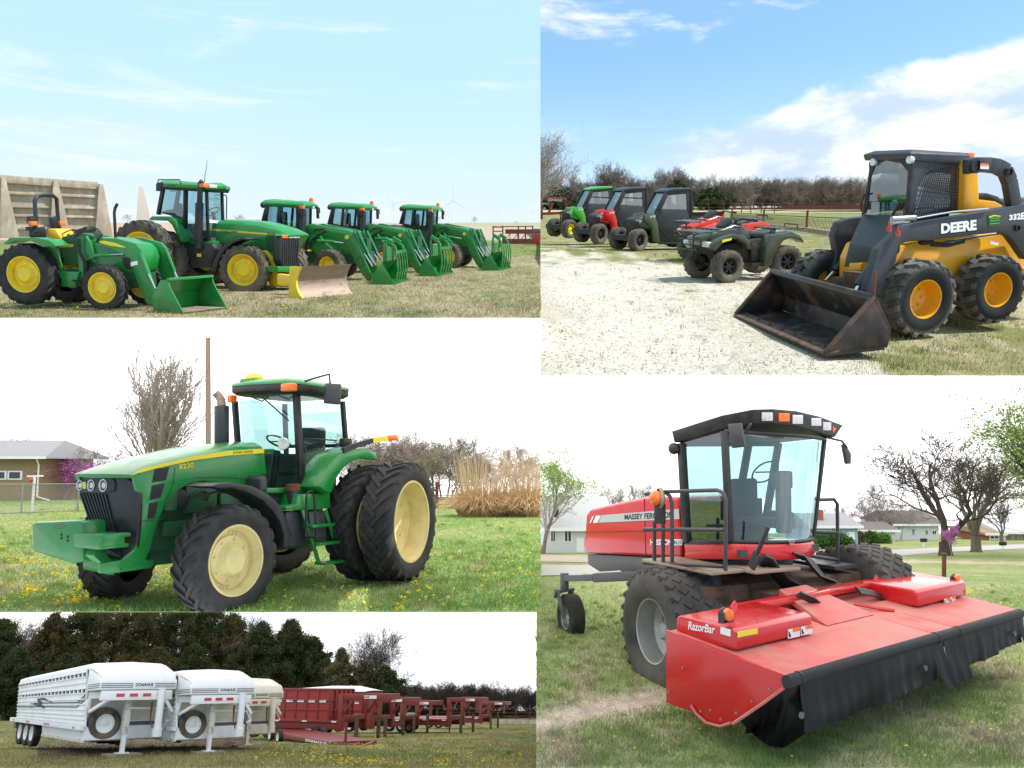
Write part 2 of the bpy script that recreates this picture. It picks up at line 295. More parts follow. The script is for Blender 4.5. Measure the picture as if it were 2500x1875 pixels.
# ---------------------------------------------------------------- wheels
WH = {}
def tyre_mesh(R, rr, w, style, n):
    b = MB(); tr = R * (.955 if style in ('ag', 'skid') else .985); sw = rr + (tr - rr) * .55
    prof = [(rr, -w * .36), (rr * 1.02, -w * .44), (rr + (tr - rr) * .25, -w * .5), (sw, -w * .515), (rr + (tr - rr) * .85, -w * .49), (tr * .985, -w * .44), (tr, -w * .36), (tr * 1.004, -w * .15), (tr * 1.006, 0)]
    prof += [(r, -y) for r, y in prof[-2::-1]]
    b.lathe(prof, (0, 0, 0), 56)
    def pt(r, a, y): return V((r * cos(a), y, r * sin(a)))
    def lug(a0, y0, a1, y1, da, h, dn=0.0, tp=.8):  # raised bar on the tread from the centre out over the shoulder
        ring = []
        for k, (a, y) in enumerate(((a0, y0), (lerp(a0, a1, .5), lerp(y0, y1, .5)), (lerp(a0, a1, .85), lerp(y0, y1, .86)), (a1, y1))):
            base = tr * .97 if k < 3 else tr - dn; top = tr + h if k < 3 else tr + h * .35 - dn * .4
            ring.append([pt(base, a - da, y), pt(top, a - da * tp, y), pt(top, a + da * tp, y), pt(base, a + da, y)])
        b.loft(ring)
    p = 2 * pi / n
    for i in range(n):
        a = i * p
        if style == 'ag':
            for s, o in ((1, 0), (-1, p / 2)): lug(a + o, -s * w * .05, a + o + p * 1.15, s * w * .5, p * .2, R * .045, R * .07)
        elif style == 'skid':
            for s, o in ((1, 0), (-1, p / 2)): lug(a + o, -s * w * .06, a + o + p * .45, s * w * .5, p * .25, R * .075, R * .06, .9)
        elif style == 'diamond':
            for j in range(-2, 3):
                a2 = a + (p / 2 if j % 2 else 0); y = j * w * .2; q = .42
                b.loft([[pt(tr * .985, a2 - p * q, y), pt(tr * .985, a2, y - w * .12), pt(tr * .985, a2 + p * q, y), pt(tr * .985, a2, y + w * .12)],
                        [pt(tr * 1.03, a2 - p * q * .8, y), pt(tr * 1.03, a2, y - w * .095), pt(tr * 1.03, a2 + p * q * .8, y), pt(tr * 1.03, a2, y + w * .095)]])
            for s in (1, -1): lug(a, s * w * .36, a, s * w * .49, p * .22, R * .012, R * .06)
        elif style == 'knob':
            for j, o in ((-1.5, 0), (-.5, .5), (.5, 0), (1.5, .5)):
                a2 = a + o * p; y = j * w * .24
                b.loft([[pt(tr * .97, a2 + x * p * .34, y + yy * w * .095) for x, yy in ((-1, -1), (1, -1), (1, 1), (-1, 1))], [pt(tr * 1.03, a2 + x * p * .27, y + yy * w * .08) for x, yy in ((-1, -1), (1, -1), (1, 1), (-1, 1))]])
        elif style == 'rib':
            pass
    if style == 'rib':
        for j in (-1.5, -.5, .5, 1.5): b.lathe([(tr * .99, j * w * .2 - w * .085), (tr * 1.012, j * w * .2 - w * .075), (tr * 1.012, j * w * .2 + w * .075), (tr * .99, j * w * .2 + w * .085)], (0, 0, 0), 56)
    return b
def rim_mesh(rr, w, kind):                  # outer face towards +y
    b = MB(); f = w * .44
    if kind == 'dish':                      # deep farm rim with a hub
        pr = [(rr * 1.03, f), (rr * 1.02, f + .012), (rr * .97, f + .01), (rr * .95, f * .82), (rr * .86, f * .6), (rr * .84, f * .25), (rr * .72, f * .22), (rr * .70, f * .42), (rr * .52, f * .46), (rr * .5, f * .5), (rr * .40, f * .86), (rr * .37, f * .95), (0, f * .97)]
        b.lathe(pr, (0, 0, 0), 40)
        for k in range(8): a = 2 * pi * k / 8 + .2; b.cyl((rr * .60 * cos(a), f * .42, rr * .60 * sin(a)), (rr * .60 * cos(a), f * .56, rr * .60 * sin(a)), rr * .035, 6)
        for k in range(12): a = 2 * pi * (k // 3) / 4 + .17 * (k % 3); b.cyl((rr * .78 * cos(a), f * .2, rr * .78 * sin(a)), (rr * .78 * cos(a), f * .34, rr * .78 * sin(a)), rr * .03, 6)
    elif kind == 'deep':                    # dual rim, empty drum
        b.lathe([(rr * 1.03, f), (rr * 1.02, f + .012), (rr * .97, f + .008), (rr * .955, f * .8), (rr * .93, f * .7), (rr * .92, -f * .5), (rr * .75, -f * .75), (rr * .5, -f * .78), (0, -f * .78)], (0, 0, 0), 40)
        for k in range(10): a = 2 * pi * k / 10; b.cyl((rr * .66 * cos(a), -f * .8, rr * .66 * sin(a)), (rr * .66 * cos(a), -f * .64, rr * .66 * sin(a)), rr * .03, 6)
    elif kind == 'hub':                     # shallow disc with bolts, recessed
        b.lathe([(rr * 1.03, f * .92), (rr, f), (rr * .95, f * .97), (rr * .92, f * .72), (rr * .86, f * .25), (rr * .62, f * .05), (rr * .55, f * .16), (rr * .3, f * .2), (rr * .26, f * .42), (rr * .22, f * .5), (0, f * .52)], (0, 0, 0), 36)
        for k in range(8): a = 2 * pi * k / 8; b.cyl((rr * .44 * cos(a), f * .14, rr * .44 * sin(a)), (rr * .44 * cos(a), f * .32, rr * .44 * sin(a)), rr * .055, 6)
    elif kind == 'bowl':                    # skid steer bowl
        b.lathe([(rr * 1.03, f * .95), (rr * 1.0, f * 1.02), (rr * .95, f * 1.0), (rr * .93, f * .75), (rr * .86, f * .3), (rr * .8, -f * .25), (rr * .7, -f * .38), (rr * .2, -f * .4), (0, -f * .4)], (0, 0, 0), 36)
        for k in range(8): a = 2 * pi * k / 8; b.cyl((rr * .55 * cos(a), -f * .42, rr * .55 * sin(a)), (rr * .55 * cos(a), -f * .22, rr * .55 * sin(a)), rr * .06, 6)
    elif kind == 'spoke':
        b.lathe([(rr * 1.03, f * .95), (rr, f), (rr * .93, f * .9), (rr * .86, f * .35), (rr * .80, f * .3)], (0, 0, 0), 36)
        b.lathe([(rr * .34, f * .2), (rr * .34, f * .62), (rr * .2, f * .7), (0, f * .7)], (0, 0, 0), 24)
        for k in range(6):
            a = 2 * pi * k / 6; b.bar((rr * .28 * cos(a), f * .5, rr * .28 * sin(a)), (rr * .88 * cos(a), f * .42, rr * .88 * sin(a)), rr * .2, f * .3, (0, 1, 0))
        b.lathe([(rr * .82, -f * .1), (0, -f * .1)], (0, 0, 0), 24)
    return b
def wheel(parent, c, R, rr, w, style='ag', n=20, rim='dish', tm='rubber', rm='yellow', side=1, yaw=0.0, lab=None, rot=0.0):
    key = (round(R, 3), round(rr, 3), round(w, 3), style, n, rim)
    j = part('wheel', parent); j.location = c; j.rotation_euler = (0, 0, yaw + (0 if side > 0 else pi))
    if lab: j['label'] = lab
    if key not in WH:
        a = tyre_mesh(R, rr, w, style, n); b = rim_mesh(rr, w, rim)
        WH[key] = (a.build('tyre', tm, j, smooth=40).data, b.build('rim', rm, j, smooth=40).data)
        for o in j.children: o.rotation_euler = (0, rot, 0)
        return j
    for nm, me, m in (('tyre', WH[key][0], tm), ('rim', WH[key][1], rm)):
        if me.materials[0] != MATS[m]: me = me.copy(); me.materials[0] = MATS[m]
        o = bpy.data.objects.new(nm, me); C.objects.link(o); o.parent = j; o.rotation_euler = (0, rot, 0)
    return j
def wyaw(F, c, side, aspect):               # steering turn at which a wheel shows its disc with this width to height ratio
    v = V(c) - F.c; be = math.atan2(-v.y, -v.x); t = math.acos(aspect)
    return min(((be + q - side * pi / 2 + pi) % (2 * pi) - pi for q in (t, -t)), key=abs)
# ---------------------------------------------------------------- ground, grass, sky
def attr_mat(name, rough=.95, fine=60.0, big=3.0, amt=.55, bump=.4, trans=0.0, stretch=(1, .5, 1)):  # colour from the mesh, broken up by noise
    m = mat(name, (.5, .5, .5), rough, attr='Col', trans=0); n = m.node_tree.nodes; l = m.node_tree.links; b = n['Principled BSDF']
    at = [x for x in n if x.type == 'ATTRIBUTE'][0]; tc = [x for x in n if x.type == 'TEX_COORD'][0]
    mp = n.new('ShaderNodeMapping'); mp.inputs['Scale'].default_value = stretch; l.new(tc.outputs['Object'], mp.inputs[0]); cur = at.outputs[0]; hs = []
    for sc, lo, hi in ((fine, 1 - amt, 1 + amt), (big * 4, 1 - amt * .55, 1 + amt * .55), (big, 1 - amt * .35, 1 + amt * .35)):
        t = n.new('ShaderNodeTexNoise'); t.inputs['Scale'].default_value = sc; t.inputs['Detail'].default_value = 6; t.inputs['Roughness'].default_value = .7; l.new(mp.outputs[0], t.inputs['Vector'])
        r = n.new('ShaderNodeMapRange'); r.inputs[1].default_value = .3; r.inputs[2].default_value = .7; r.inputs[3].default_value = lo; r.inputs[4].default_value = hi; l.new(t.outputs[0], r.inputs[0])
        v = n.new('ShaderNodeVectorMath'); v.operation = 'SCALE'; l.new(cur, v.inputs[0]); l.new(r.outputs[0], v.inputs['Scale']); cur = v.outputs[0]; hs.append(t.outputs[0])
    l.new(cur, b.inputs['Base Color'])
    bp = n.new('ShaderNodeBump'); bp.inputs['Strength'].default_value = bump; bp.inputs['Distance'].default_value = .05; l.new(hs[0], bp.inputs['Height']); l.new(bp.outputs[0], b.inputs['Normal'])
    b.inputs['Specular IOR Level'].default_value = .15
    if trans:
        tr = n.new('ShaderNodeBsdfTranslucent'); mx = n.new('ShaderNodeMixShader'); mx.inputs[0].default_value = trans; l.new(cur, tr.inputs[0]); l.new(b.outputs[0], mx.inputs[1]); l.new(tr.outputs[0], mx.inputs[2]); l.new(mx.outputs[0], n['Material Output'].inputs[0])
    return m
attr_mat('soil', .97, 45, 1.6, .5, .5); attr_mat('gravel', .95, 38, 2.0, .22, .55)
attr_mat('blade', .8, 3, 1, .15, 0, .25, (1, 1, 1)); attr_mat('leaf', .75, 2.0, .6, .3, 0, .2, (1, 1, 1))
for nm in ('soil', 'gravel'): pass
def vnoise(x, y, seed=0, oct=4):            # plain value noise for patches of ground
    x = np.asarray(x, float); y = np.asarray(y, float); out = np.zeros(np.broadcast(x, y).shape); a = 1.0; tot = 0
    rs = np.random.RandomState(seed); T = rs.rand(256, 256)
    for o in range(oct):
        xi = np.floor(x).astype(int); yi = np.floor(y).astype(int); fx = x - xi; fy = y - yi; fx = fx * fx * (3 - 2 * fx); fy = fy * fy * (3 - 2 * fy)
        g = lambda i, j: T[(xi + i) & 255, (yi + j) & 255]
        out += a * ((g(0, 0) * (1 - fx) + g(1, 0) * fx) * (1 - fy) + (g(0, 1) * (1 - fx) + g(1, 1) * fx) * fy); tot += a; a *= .55; x = x * 2.1 + 7.3; y = y * 2.1 + 3.1
    return out / tot
def set_terrain(P, yk, yh, far): P.yk, P.yh, P.far = yk, yh, far; P.Dk = P.g((CX, yk)).y   # level near by, then falling gently away to the far edge
def Yrow(P, y): return P.Dk * (P.far / P.Dk) ** ((P.yk - y) / (P.yk - P.yh))
def G(P, p):
    if p[1] < P.yk: return P.d(p, Yrow(P, p[1]))
    return P.g(p, -P.dip[2] * min(1, max(0, (p[1] - P.dip[0]) / P.dip[1]))) if hasattr(P, 'dip') else P.g(p)
def set_col(me, cols, dom='POINT'):
    a = me.color_attributes.new('Col', 'FLOAT_COLOR', dom); c = np.ones((len(cols), 4)); c[:, :3] = np.clip(cols, 0, 1); a.data.foreach_set('color', c.ravel())
def raw_mesh(name, v, f, k):                # fast mesh from arrays, k corners a face
    me = bpy.data.meshes.new(name); v = np.asarray(v, np.float32); f = np.asarray(f, np.int32)
    me.vertices.add(len(v)); me.vertices.foreach_set('co', v.ravel()); me.loops.add(f.size); me.loops.foreach_set('vertex_index', f.ravel())
    me.polygons.add(len(f)); me.polygons.foreach_set('loop_start', np.arange(0, f.size, k, dtype=np.int32)); me.update(calc_edges=True); return me
def ground(P, name, x0, x1, yf, colf, m='soil', nx=260, ny=170):
    xs = np.linspace(x0, x1, nx); ys = P.yh + (yf - P.yh) * np.linspace(0, 1, ny) ** 1.35
    v = [G(P, (x, y)) for y in ys for x in xs]; X, Y = np.meshgrid(xs, ys); i = np.arange((ny - 1) * nx).reshape(ny - 1, nx)[:, :-1].ravel()
    me = raw_mesh(name, [tuple(p) for p in v], np.stack([i, i + nx, i + nx + 1, i + 1], 1), 4)
    L = np.array(v); set_col(me, colf(X.ravel(), Y.ravel(), L[:, 0], L[:, 1] * .5))
    o = link(name, me, m, P, 60); tag(o, kind='structure'); return o
def cmix(a, b, t): t = np.clip(t, 0, 1)[:, None]; return np.asarray(a) * (1 - t) + np.asarray(b) * t
def blades(P, name, x0, x1, y0, y1, n, h0, h1, colf, label, keep=None, wd=.006, seed=1, bias=1.0, tuft=420):
    rs = np.random.RandomState(seed); px = rs.uniform(x0, x1, n); py = y0 + (y1 - y0) * rs.rand(n) ** bias
    if tuft: # some of it grows in clumps
        m = int(n * .4); q = rs.randint(0, n, tuft); j = rs.randint(0, tuft, m); s = (py[q][j] - P.yh) / (y1 - P.yh); px[:m] = np.clip(px[q][j] + rs.normal(0, 15, m) * s, x0, x1); py[:m] = np.clip(py[q][j] + rs.normal(0, 5, m) * s, y0, y1)
    if keep is not None: k = keep(px, py, rs); px, py = px[k], py[k]
    n = len(px); b = np.array([tuple(G(P, (x, y))) for x, y in zip(px, py)]); a = rs.uniform(0, 2 * pi, n); h = rs.uniform(h0, h1, n) * (.6 + .8 * vnoise(b[:, 0] * .8, b[:, 1] * .4, seed)); ln = rs.uniform(.2, .9, n) * h; d = rs.uniform(0, 2 * pi, n)
    wv = np.stack([np.cos(a), np.sin(a) * .3, a * 0], 1) * (wd * (1 + b[:, 1] / 25))[:, None]; tip = b + np.stack([np.cos(d) * ln, np.sin(d) * ln, h], 1)
    b[:, 2] -= .005
    v = np.stack([b - wv, b + wv, tip], 1).reshape(-1, 3); me = raw_mesh(name, v, np.arange(3 * n).reshape(n, 3), 3)
    c = colf(px, py, b[:, 0], b[:, 1] * .5) * rs.uniform(.7, 1.35, (n, 1)); set_col(me, np.repeat(c, 3, 0)); o = link(name, me, 'blade', P, 0)
    tag(o, label, 'grass', kind='stuff'); return o
def flowers(P, name, pts, r0, r1, hz, label, seed=3, col=(.85, .60, .01), cat='wildflowers'):
    rs = np.random.RandomState(seed); v = []; f = []; cols = []
    for x, y in pts:
        c = G(P, (x, y)); r = rs.uniform(r0, r1); z = rs.uniform(.3, 1) * hz; t = rs.uniform(-.5, .5, 2); k = len(v)
        for q in range(6): a = q * pi / 3; v.append((c.x + r * cos(a), c.y + r * sin(a), c.z + z + r * (cos(a) * t[0] + sin(a) * t[1] - .35)))
        v.append((c.x, c.y, c.z + z + r * .3)); cc = np.array(col) * rs.uniform(.75, 1.15)
        for q in range(6): f.append((k + q, k + (q + 1) % 6, k + 6))
        cols += [cc] * 7
    me = raw_mesh(name, v, f, 3); set_col(me, np.array(cols)); o = link(name, me, 'blade', P, 0); return tag(o, label, cat, kind='stuff')
def scatter(x0, x1, y0, y1, n, seed, dens=None):
    rs = np.random.RandomState(seed); px = rs.uniform(x0, x1, n); py = rs.uniform(y0, y1, n)
    if dens is not None: k = rs.rand(n) < dens(px, py); px, py = px[k], py[k]
    return list(zip(px, py))
# ---------------------------------------------------------------- cutting at the border of a ground
def cut(o, x=None, y=None, keep=1):         # slice a mesh along the upright or level plane that bounds its land
    n = V((1, -(x - CX) / FF, 0)) if x is not None else V((0, (y - CY) / FF, 1))
    for q in [o] + list(o.children_recursive):
        if q.type != 'MESH': continue
        bpy.context.view_layer.update(); M = q.matrix_world.inverted(); q.data = q.data.copy(); b = bmesh.new(); b.from_mesh(q.data)
        co = M @ V((0, 0, 0)); no = (q.matrix_world.to_3x3().transposed() @ n).normalized()
        bmesh.ops.bisect_plane(b, geom=b.verts[:] + b.edges[:] + b.faces[:], plane_co=co, plane_no=no * (1 if keep > 0 else -1), clear_inner=True); b.to_mesh(q.data); b.free()
# ---------------------------------------------------------------- trees
def bare_tree(seed, H=8.0, trunk=.18, kids=(8, 6, 5, 4), spread=.75, bole=.28, up=.25, ratio=.62, r_min=.008, fork=0, wob=.16):
    rnd = random.Random(seed); T, Cn = MB(), MB(); tips = []
    def grow(p, d, ln, r, lv, b):
        segs = (7, 5, 4, 3, 2)[min(lv, 4)]; path = [p]; rad = [r]; dd = d.copy()
        for i in range(segs):
            dd = (dd + V((rnd.gauss(0, wob), rnd.gauss(0, wob), rnd.gauss(0, wob) + up * .22))).normalized(); path.append(path[-1] + dd * (ln / segs)); rad.append(max(r_min, r * (1 - .72 * (i + 1) / segs)))
        b.tube(path, rad, (7, 5, 4, 3, 3)[min(lv, 4)], cap=False)
        if lv >= len(kids): tips.append((path[-1], dd)); tips.append((path[-2], dd)); return
        for k in range(kids[lv]):
            t = (bole if lv == 0 else .22) + (1 - (bole if lv == 0 else .22)) * (k + rnd.random()) / kids[lv]; x = t * segs; i = min(int(x), segs - 1); q = path[i].lerp(path[i + 1], x - i)
            a = rnd.uniform(0, 2 * pi) if lv else 2.4 * k + rnd.uniform(-.5, .5); ax = (path[i + 1] - path[i]).normalized(); u = ax.cross(V((0, .1, 1))) if abs(ax.z) < .9 else ax.cross(V((1, 0, 0))); u.normalize(); v = ax.cross(u)
            s = spread * rnd.uniform(.7, 1.3); nd = (ax * cos(s) + (u * cos(a) + v * sin(a)) * sin(s)).normalized()
            grow(q, nd, ln * ratio * rnd.uniform(.7, 1.25) * (1.15 - .5 * t if lv == 0 else 1), max(r_min, lerp(rad[i], rad[i + 1], x - i) * .62), lv + 1, Cn)
    if fork:
        base = V((0, 0, H * bole * .6)); T.tube([V((0, 0, -.1)), V((0, 0, .3)), base * .6, base], [trunk * 1.35, trunk * 1.1, trunk, trunk], 8, cap=False)
        for k in range(fork):
            a = 2 * pi * k / fork + rnd.uniform(-.4, .4); s = rnd.uniform(.15, .5) * (spread / .75); grow(base - V((0, 0, .08)), V((cos(a) * sin(s), sin(a) * sin(s), cos(s))), H * (1 - bole * .6) * rnd.uniform(.8, 1.05), trunk * .62, 0, Cn)
    else: grow(V((0, 0, -.1)), V((0, 0, 1)), H, trunk, 0, T)
    k = H / max(v[2] for v in Cn.v); T.v = [(a * k, b * k, c * k) for a, b, c in T.v]; Cn.v = [(a * k, b * k, c * k) for a, b, c in Cn.v]; tips = [(p * k, d) for p, d in tips]
    return T, Cn, tips
def leaf_mesh(name, pts, per, size, spread, cols, seed=5, flat=.0):
    rs = np.random.RandomState(seed); n = len(pts) * per; b = np.repeat(np.array([tuple(p) for p in pts]), per, 0) + rs.normal(0, spread, (n, 3))
    a = rs.normal(0, 1, (n, 3)); a /= np.linalg.norm(a, axis=1)[:, None]; c = rs.normal(0, 1, (n, 3)); c -= a * (a * c).sum(1)[:, None]; c /= np.linalg.norm(c, axis=1)[:, None]; s = rs.uniform(.6, 1.3, (n, 1)) * size
    k = 1 - flat; v = np.stack([b - a * s * .5 - c * s * .3 * k, b + a * s * (.5 + flat * .4) - c * s * .3 * k, b + a * s * .1 + c * s * .6 * k], 1).reshape(-1, 3); me = raw_mesh(name, v, np.arange(3 * n).reshape(n, 3), 3)
    pick = np.repeat(np.array(cols)[rs.randint(0, len(cols), len(pts))], per, 0) * rs.uniform(.7, 1.3, (n, 1)); set_col(me, np.repeat(pick, 3, 0)); return me
TREES = {}
def tree(M, key, label, group=None, bark='bark_grey', twig='twig_brown', leaves=None, cat='tree', name='bare_tree', **kw):
    if key not in TREES:
        t = thing(name, M, label, cat, group); T, Cn, tips = bare_tree(**kw); T.build('trunk', bark, t, fix=False); Cn.build('crown', twig, t, fix=False)
        if leaves: link('foliage', leaf_mesh('foliage', [p for p, d in tips], *leaves), 'leaf', t, 0)
        TREES[key] = t; return t
    t = dup(TREES[key], M, None, label); t['category'] = cat
    if group: t['group'] = group
    return t
def at(P, p, rz=0, s=(1, 1, 1), loc=None):
    if isinstance(s, (int, float)): s = (s, s, s)
    return P.mat @ Matrix.Translation(loc if loc is not None else G(P, p)) @ Matrix.Rotation(rz, 4, 'Z') @ Matrix.Diagonal((*s, 1))
def height_px(P, base, top):                # height in metres of something standing at base and reaching up to top
    g = G(P, base); return P.d((base[0], top[1]), g.y).z - g.z
def cedar(M, seed, H, W, label, group=None, cols=((.030, .050, .018), (.022, .040, .016), (.055, .060, .020)), n=420, lean=0.0, bare=.08, name='cedar_tree', size=.34, per=34):
    rnd = random.Random(seed); t = thing(name, M, label, 'tree', group); b = MB(); b.tube([(0, 0, -.1), (lean * .3, 0, H * .4), (lean, 0, H * .93)], [H * .028, H * .02, .02], 7, cap=False); pts = []
    nb = max(24, n // 7)
    for i in range(nb):                     # boughs, each a spray of leaf clumps with gaps between
        z = bare + (1 - bare) * ((i + rnd.random()) / nb) ** .9; pr = min(1, (1 - z) ** .7 * 1.3) * (.6 + .4 * min(1, z / .22)); a = 2.4 * i + rnd.uniform(-.6, .6); r = W / 2 * pr * rnd.uniform(.62, 1.22) + .02 * H; ris = rnd.uniform(-.05, .42)
        o_ = V((lean * z, 0, z * H * .96)); d = V((cos(a), sin(a), ris)); b.tube([o_, o_ + d * r], [max(.012, .05 * (1 - z)), .008], 3, cap=False)
        for k in range(7): q = .30 + .72 * k / 6; w_ = r * .20 * (1.15 - .6 * q); pts.append(o_ + d * (r * q) + V((rnd.gauss(0, w_), rnd.gauss(0, w_), rnd.gauss(0, w_ * .6) - .05 * r * q * q)))
    pts += [V((lean + rnd.gauss(0, .02) * H, rnd.gauss(0, .02) * H, H * rnd.uniform(.88, 1.0))) for k in range(6)]
    b.build('trunk', 'bark_dark', t, fix=False); link('crown', leaf_mesh('crown', pts, per, size, W * .026 + .06, cols, seed, .5), 'leaf', t, 0); return t
def sky_mat(name, col, st, col2=None, sc=.02):
    m = bpy.data.materials.new(name); m.use_nodes = True; n = m.node_tree.nodes; l = m.node_tree.links; n.clear(); MATS[name] = m
    e = n.new('ShaderNodeEmission'); e.inputs[0].default_value = (*col, 1); e.inputs[1].default_value = st; o = n.new('ShaderNodeOutputMaterial'); l.new(e.outputs[0], o.inputs[0])
    if col2:
        tc = n.new('ShaderNodeTexCoord'); mp = n.new('ShaderNodeMapping'); mp.inputs['Scale'].default_value = (1, 1, 2.5); t = n.new('ShaderNodeTexNoise'); t.inputs['Scale'].default_value = sc; t.inputs['Detail'].default_value = 7
        r = n.new('ShaderNodeMapRange'); r.inputs[1].default_value = .35; r.inputs[2].default_value = .65; x = n.new('ShaderNodeMix'); x.data_type = 'RGBA'; x.inputs[6].default_value = (*col, 1); x.inputs[7].default_value = (*col2, 1)
        l.new(tc.outputs['Object'], mp.inputs[0]); l.new(mp.outputs[0], t.inputs[0]); l.new(t.outputs[0], r.inputs[0]); l.new(r.outputs[0], x.inputs[0]); l.new(x.outputs[2], e.inputs[0])
sky_mat('overcast', (1, 1, 1), 1.65); sky_mat('overcast_grey', (.98, .985, 1.0), 1.5, (.66, .71, .80), .03)
def overcast(P, x0, x1, yt, yb, D, near, m):  # overcast sky upright far away; unseen glowing ceiling added overhead to light the ground
    xs = [lerp(x0, x1, i / 12) for i in range(13)]; rows = [[P.d((x, y), D) for x in xs] for y in (yb, lerp(yb, yt, .5), yt)] + [[P.d((x, yt), D * (near / D) ** t) for x in xs] for t in (.33, .66, 1)]
    b = MB(); b.loft(rows, cap=False, closed=False); o = b.build('sky', m, P, fix=False, smooth=0); return tag(o, kind='structure')
# ================================================================ the big tractor on the lawn
set_terrain(P2, 1275, 1213, 62)
def col2(X, Y, x, y):
    n = vnoise(x * .5, y * .5, 21); n2 = vnoise(x * 1.7, y * 1.7, 22); c = cmix((.18, .28, .07), (.30, .34, .13), (n - .35) * 2.2)
    c = cmix(c, (.38, .33, .18), (n2 - .62) * 4 + (np.abs(X - 60) < 130) * (np.abs(Y - 1418) < 40) * .5); return c
ground(P2, 'lawn', -250, 1319.5, 1494.5, col2)
blades(P2, 'grass', -60, 1319, 1216, 1494, 52000, .03, .085, lambda X, Y, x, y: cmix(col2(X, Y, x, y) * 1.15, (.44, .42, .20), (vnoise(x * 2, y * 2, 5) - .5) * 1.6), 'short spring lawn around the big green tractor', bias=.8, seed=2)
d2 = lambda X, Y: np.clip((vnoise(X / 70, Y / 30, 31) - .45) * 3, .03, 1) * np.where(X < 650, 1, .16) * np.where((X > 880) & (Y < 1300), 1.6, 1)
flowers(P2, 'dandelions', scatter(0, 1310, 1240, 1492, 9000, 4, d2), .018, .034, .07, 'yellow dandelions scattered over the lawn by the big tractor')
A = Z(0, 800, .42787); B = Z(500, 880, .37975)
F = Frame(P2, V((-4.836, 12.44, 0)), 4.1918)
t = thing('tractor', F, 'big green tractor with dual rear wheels, front weight block and cream rims on the lawn', 'tractor')
s_ = lambda pts, y, Q=A: [F.s(Q(p), y) for p in pts]
f_ = lambda pts, x, Q=A: [F.f(Q(p), x) for p in pts]
# wheels
def put(px, Q, y, hpx, w, rr, asp, **k):
    c = F.s(Q(px), y); R = hpx / 2 * (F.L @ c).y / FF; sd = 1 if y > 0 else -1; c.y -= sd * w * .45; ya = wyaw(F, c, sd, asp)
    return wheel(t, c, R, R * rr, w, side=sd, yaw=ya, **k), c, R
wf, cf, Rf = put((1350, 1328), A, 1.32, 268, .46, .625, .74, n=21, rm='cream')
cut(wf, y=1494.5)
wheel(t, (cf.x + .1, -1.0, Rf - .06), Rf, Rf * .625, .46, n=21, rm='cream', side=-1, yaw=.42)
wr, cr, Rr = put((1326, 1036), B, 1.92, 286, .5, .675, .44, n=24, rim='deep', rm='cream')
wheel(t, (cr.x + .02, cr.y - .56, Rr), Rr, Rr * .675, .5, n=24, rim='dish', rm='cream', side=1, yaw=.0)
for y in (-1.05, -1.7): wheel(t, (cr.x, y, Rr), Rr, Rr * .675, .5, n=24, rim='deep', rm='cream', side=-1)
# hood
st = [((765, 842), .015), ((880, 796), .05), ((1010, 764), .07), ((1250, 713), .09), ((1380, 698), .10), ((1505, 688), .11)]
b = MB(); rings = []
for p, dz in st:
    q = F.s(A(p), .415); zb = q.z - (.03 if p[0] < 800 else .10 if p[0] < 900 else .22); rings.append([(q.x, y, z) for y, z in ((.415, zb), (.415, q.z - .02), (.36, q.z + .3 * dz), (.22, q.z + .8 * dz), (-.22, q.z + dz), (-.66, q.z + .8 * dz), (-.8, q.z + .3 * dz), (-.85, q.z - .02), (-.85, zb))])
b.loft(rings); hood = b.build('hood', 'green', t, bev=.012, smooth=50)
side = [(765, 838), (880, 794), (1010, 762), (1130, 735), (1250, 712), (1380, 697), (1505, 688), (1522, 835), (1492, 838), (1490, 905), (1330, 893), (1240, 884), (1160, 874), (1090, 886), (1020, 925), (965, 985), (930, 1040), (905, 1090), (880, 1170), (860, 1260), (830, 1330), (790, 1365), (730, 1388), (640, 1402), (575, 1402), (575, 1345), (700, 1325), (772, 1268), (790, 1105), (792, 955), (772, 880)]
MB().prism(s_(side, .42), (0, -.07, 0)).build('side_panel', 'green', t, bev=.012)
MB().prism([p + V((0, -1.27, 0)) for p in s_(side[:19], .42)], (0, .07, 0)).build('side_panel', 'green', t)
for v in ([(885, 808), (965, 795), (945, 870), (870, 883)], [(868, 900), (938, 888), (915, 970), (855, 982)], [(852, 1003), (903, 993), (880, 1085), (842, 1090)]):
    q = s_(v, .423); o = MB(); o.prism(q, (0, .006, 0)); vent = o.build('side_vent', 'black_matte', hood); o = MB()
    for k in range(1, 7): o.bar(q[0].lerp(q[3], k / 7) + V((0, .008, 0)), q[1].lerp(q[2], k / 7) + V((0, .008, 0)), .006, .008, (0, 1, 0))
    o.build('vent_slat', 'charcoal', vent, smooth=0)
decal(s_([(762, 830), (800, 808), (900, 783), (1100, 735), (1300, 702), (1505, 690), (1505, 715), (1300, 730), (1100, 757), (900, 800), (800, 827)], .425), (0, 1, 0), 'stripe', hood, 'stripe')
text('JOHN DEERE', s_([(1330, 726), (1443, 719), (1443, 699), (1330, 705)], .434), 'green_dark', hood, bold=.006); text('8230', s_([(1022, 808), (1105, 797), (1105, 768), (1022, 781)], .428), 'stripe', hood, bold=.012)
b = MB()
for pts in ([(1110, 857), (1240, 852), (1380, 862), (1490, 876)], [(792, 1106), (880, 1098), (930, 1092)], [(1000, 800), (985, 900), (930, 1030)]): b.tube([F.s(A(p), .424) for p in pts], .004, 4)
b.build('panel_seam', 'black', hood); b = MB()
for p in ((1480, 820), (1480, 760), (1350, 840), (830, 1330), (770, 1360), (800, 1140), (690, 1380)): c = F.s(A(p), .42); b.cyl(c, c + V((0, .012, 0)), .014, 6)
b.build('bolt', 'grey_metal', hood)
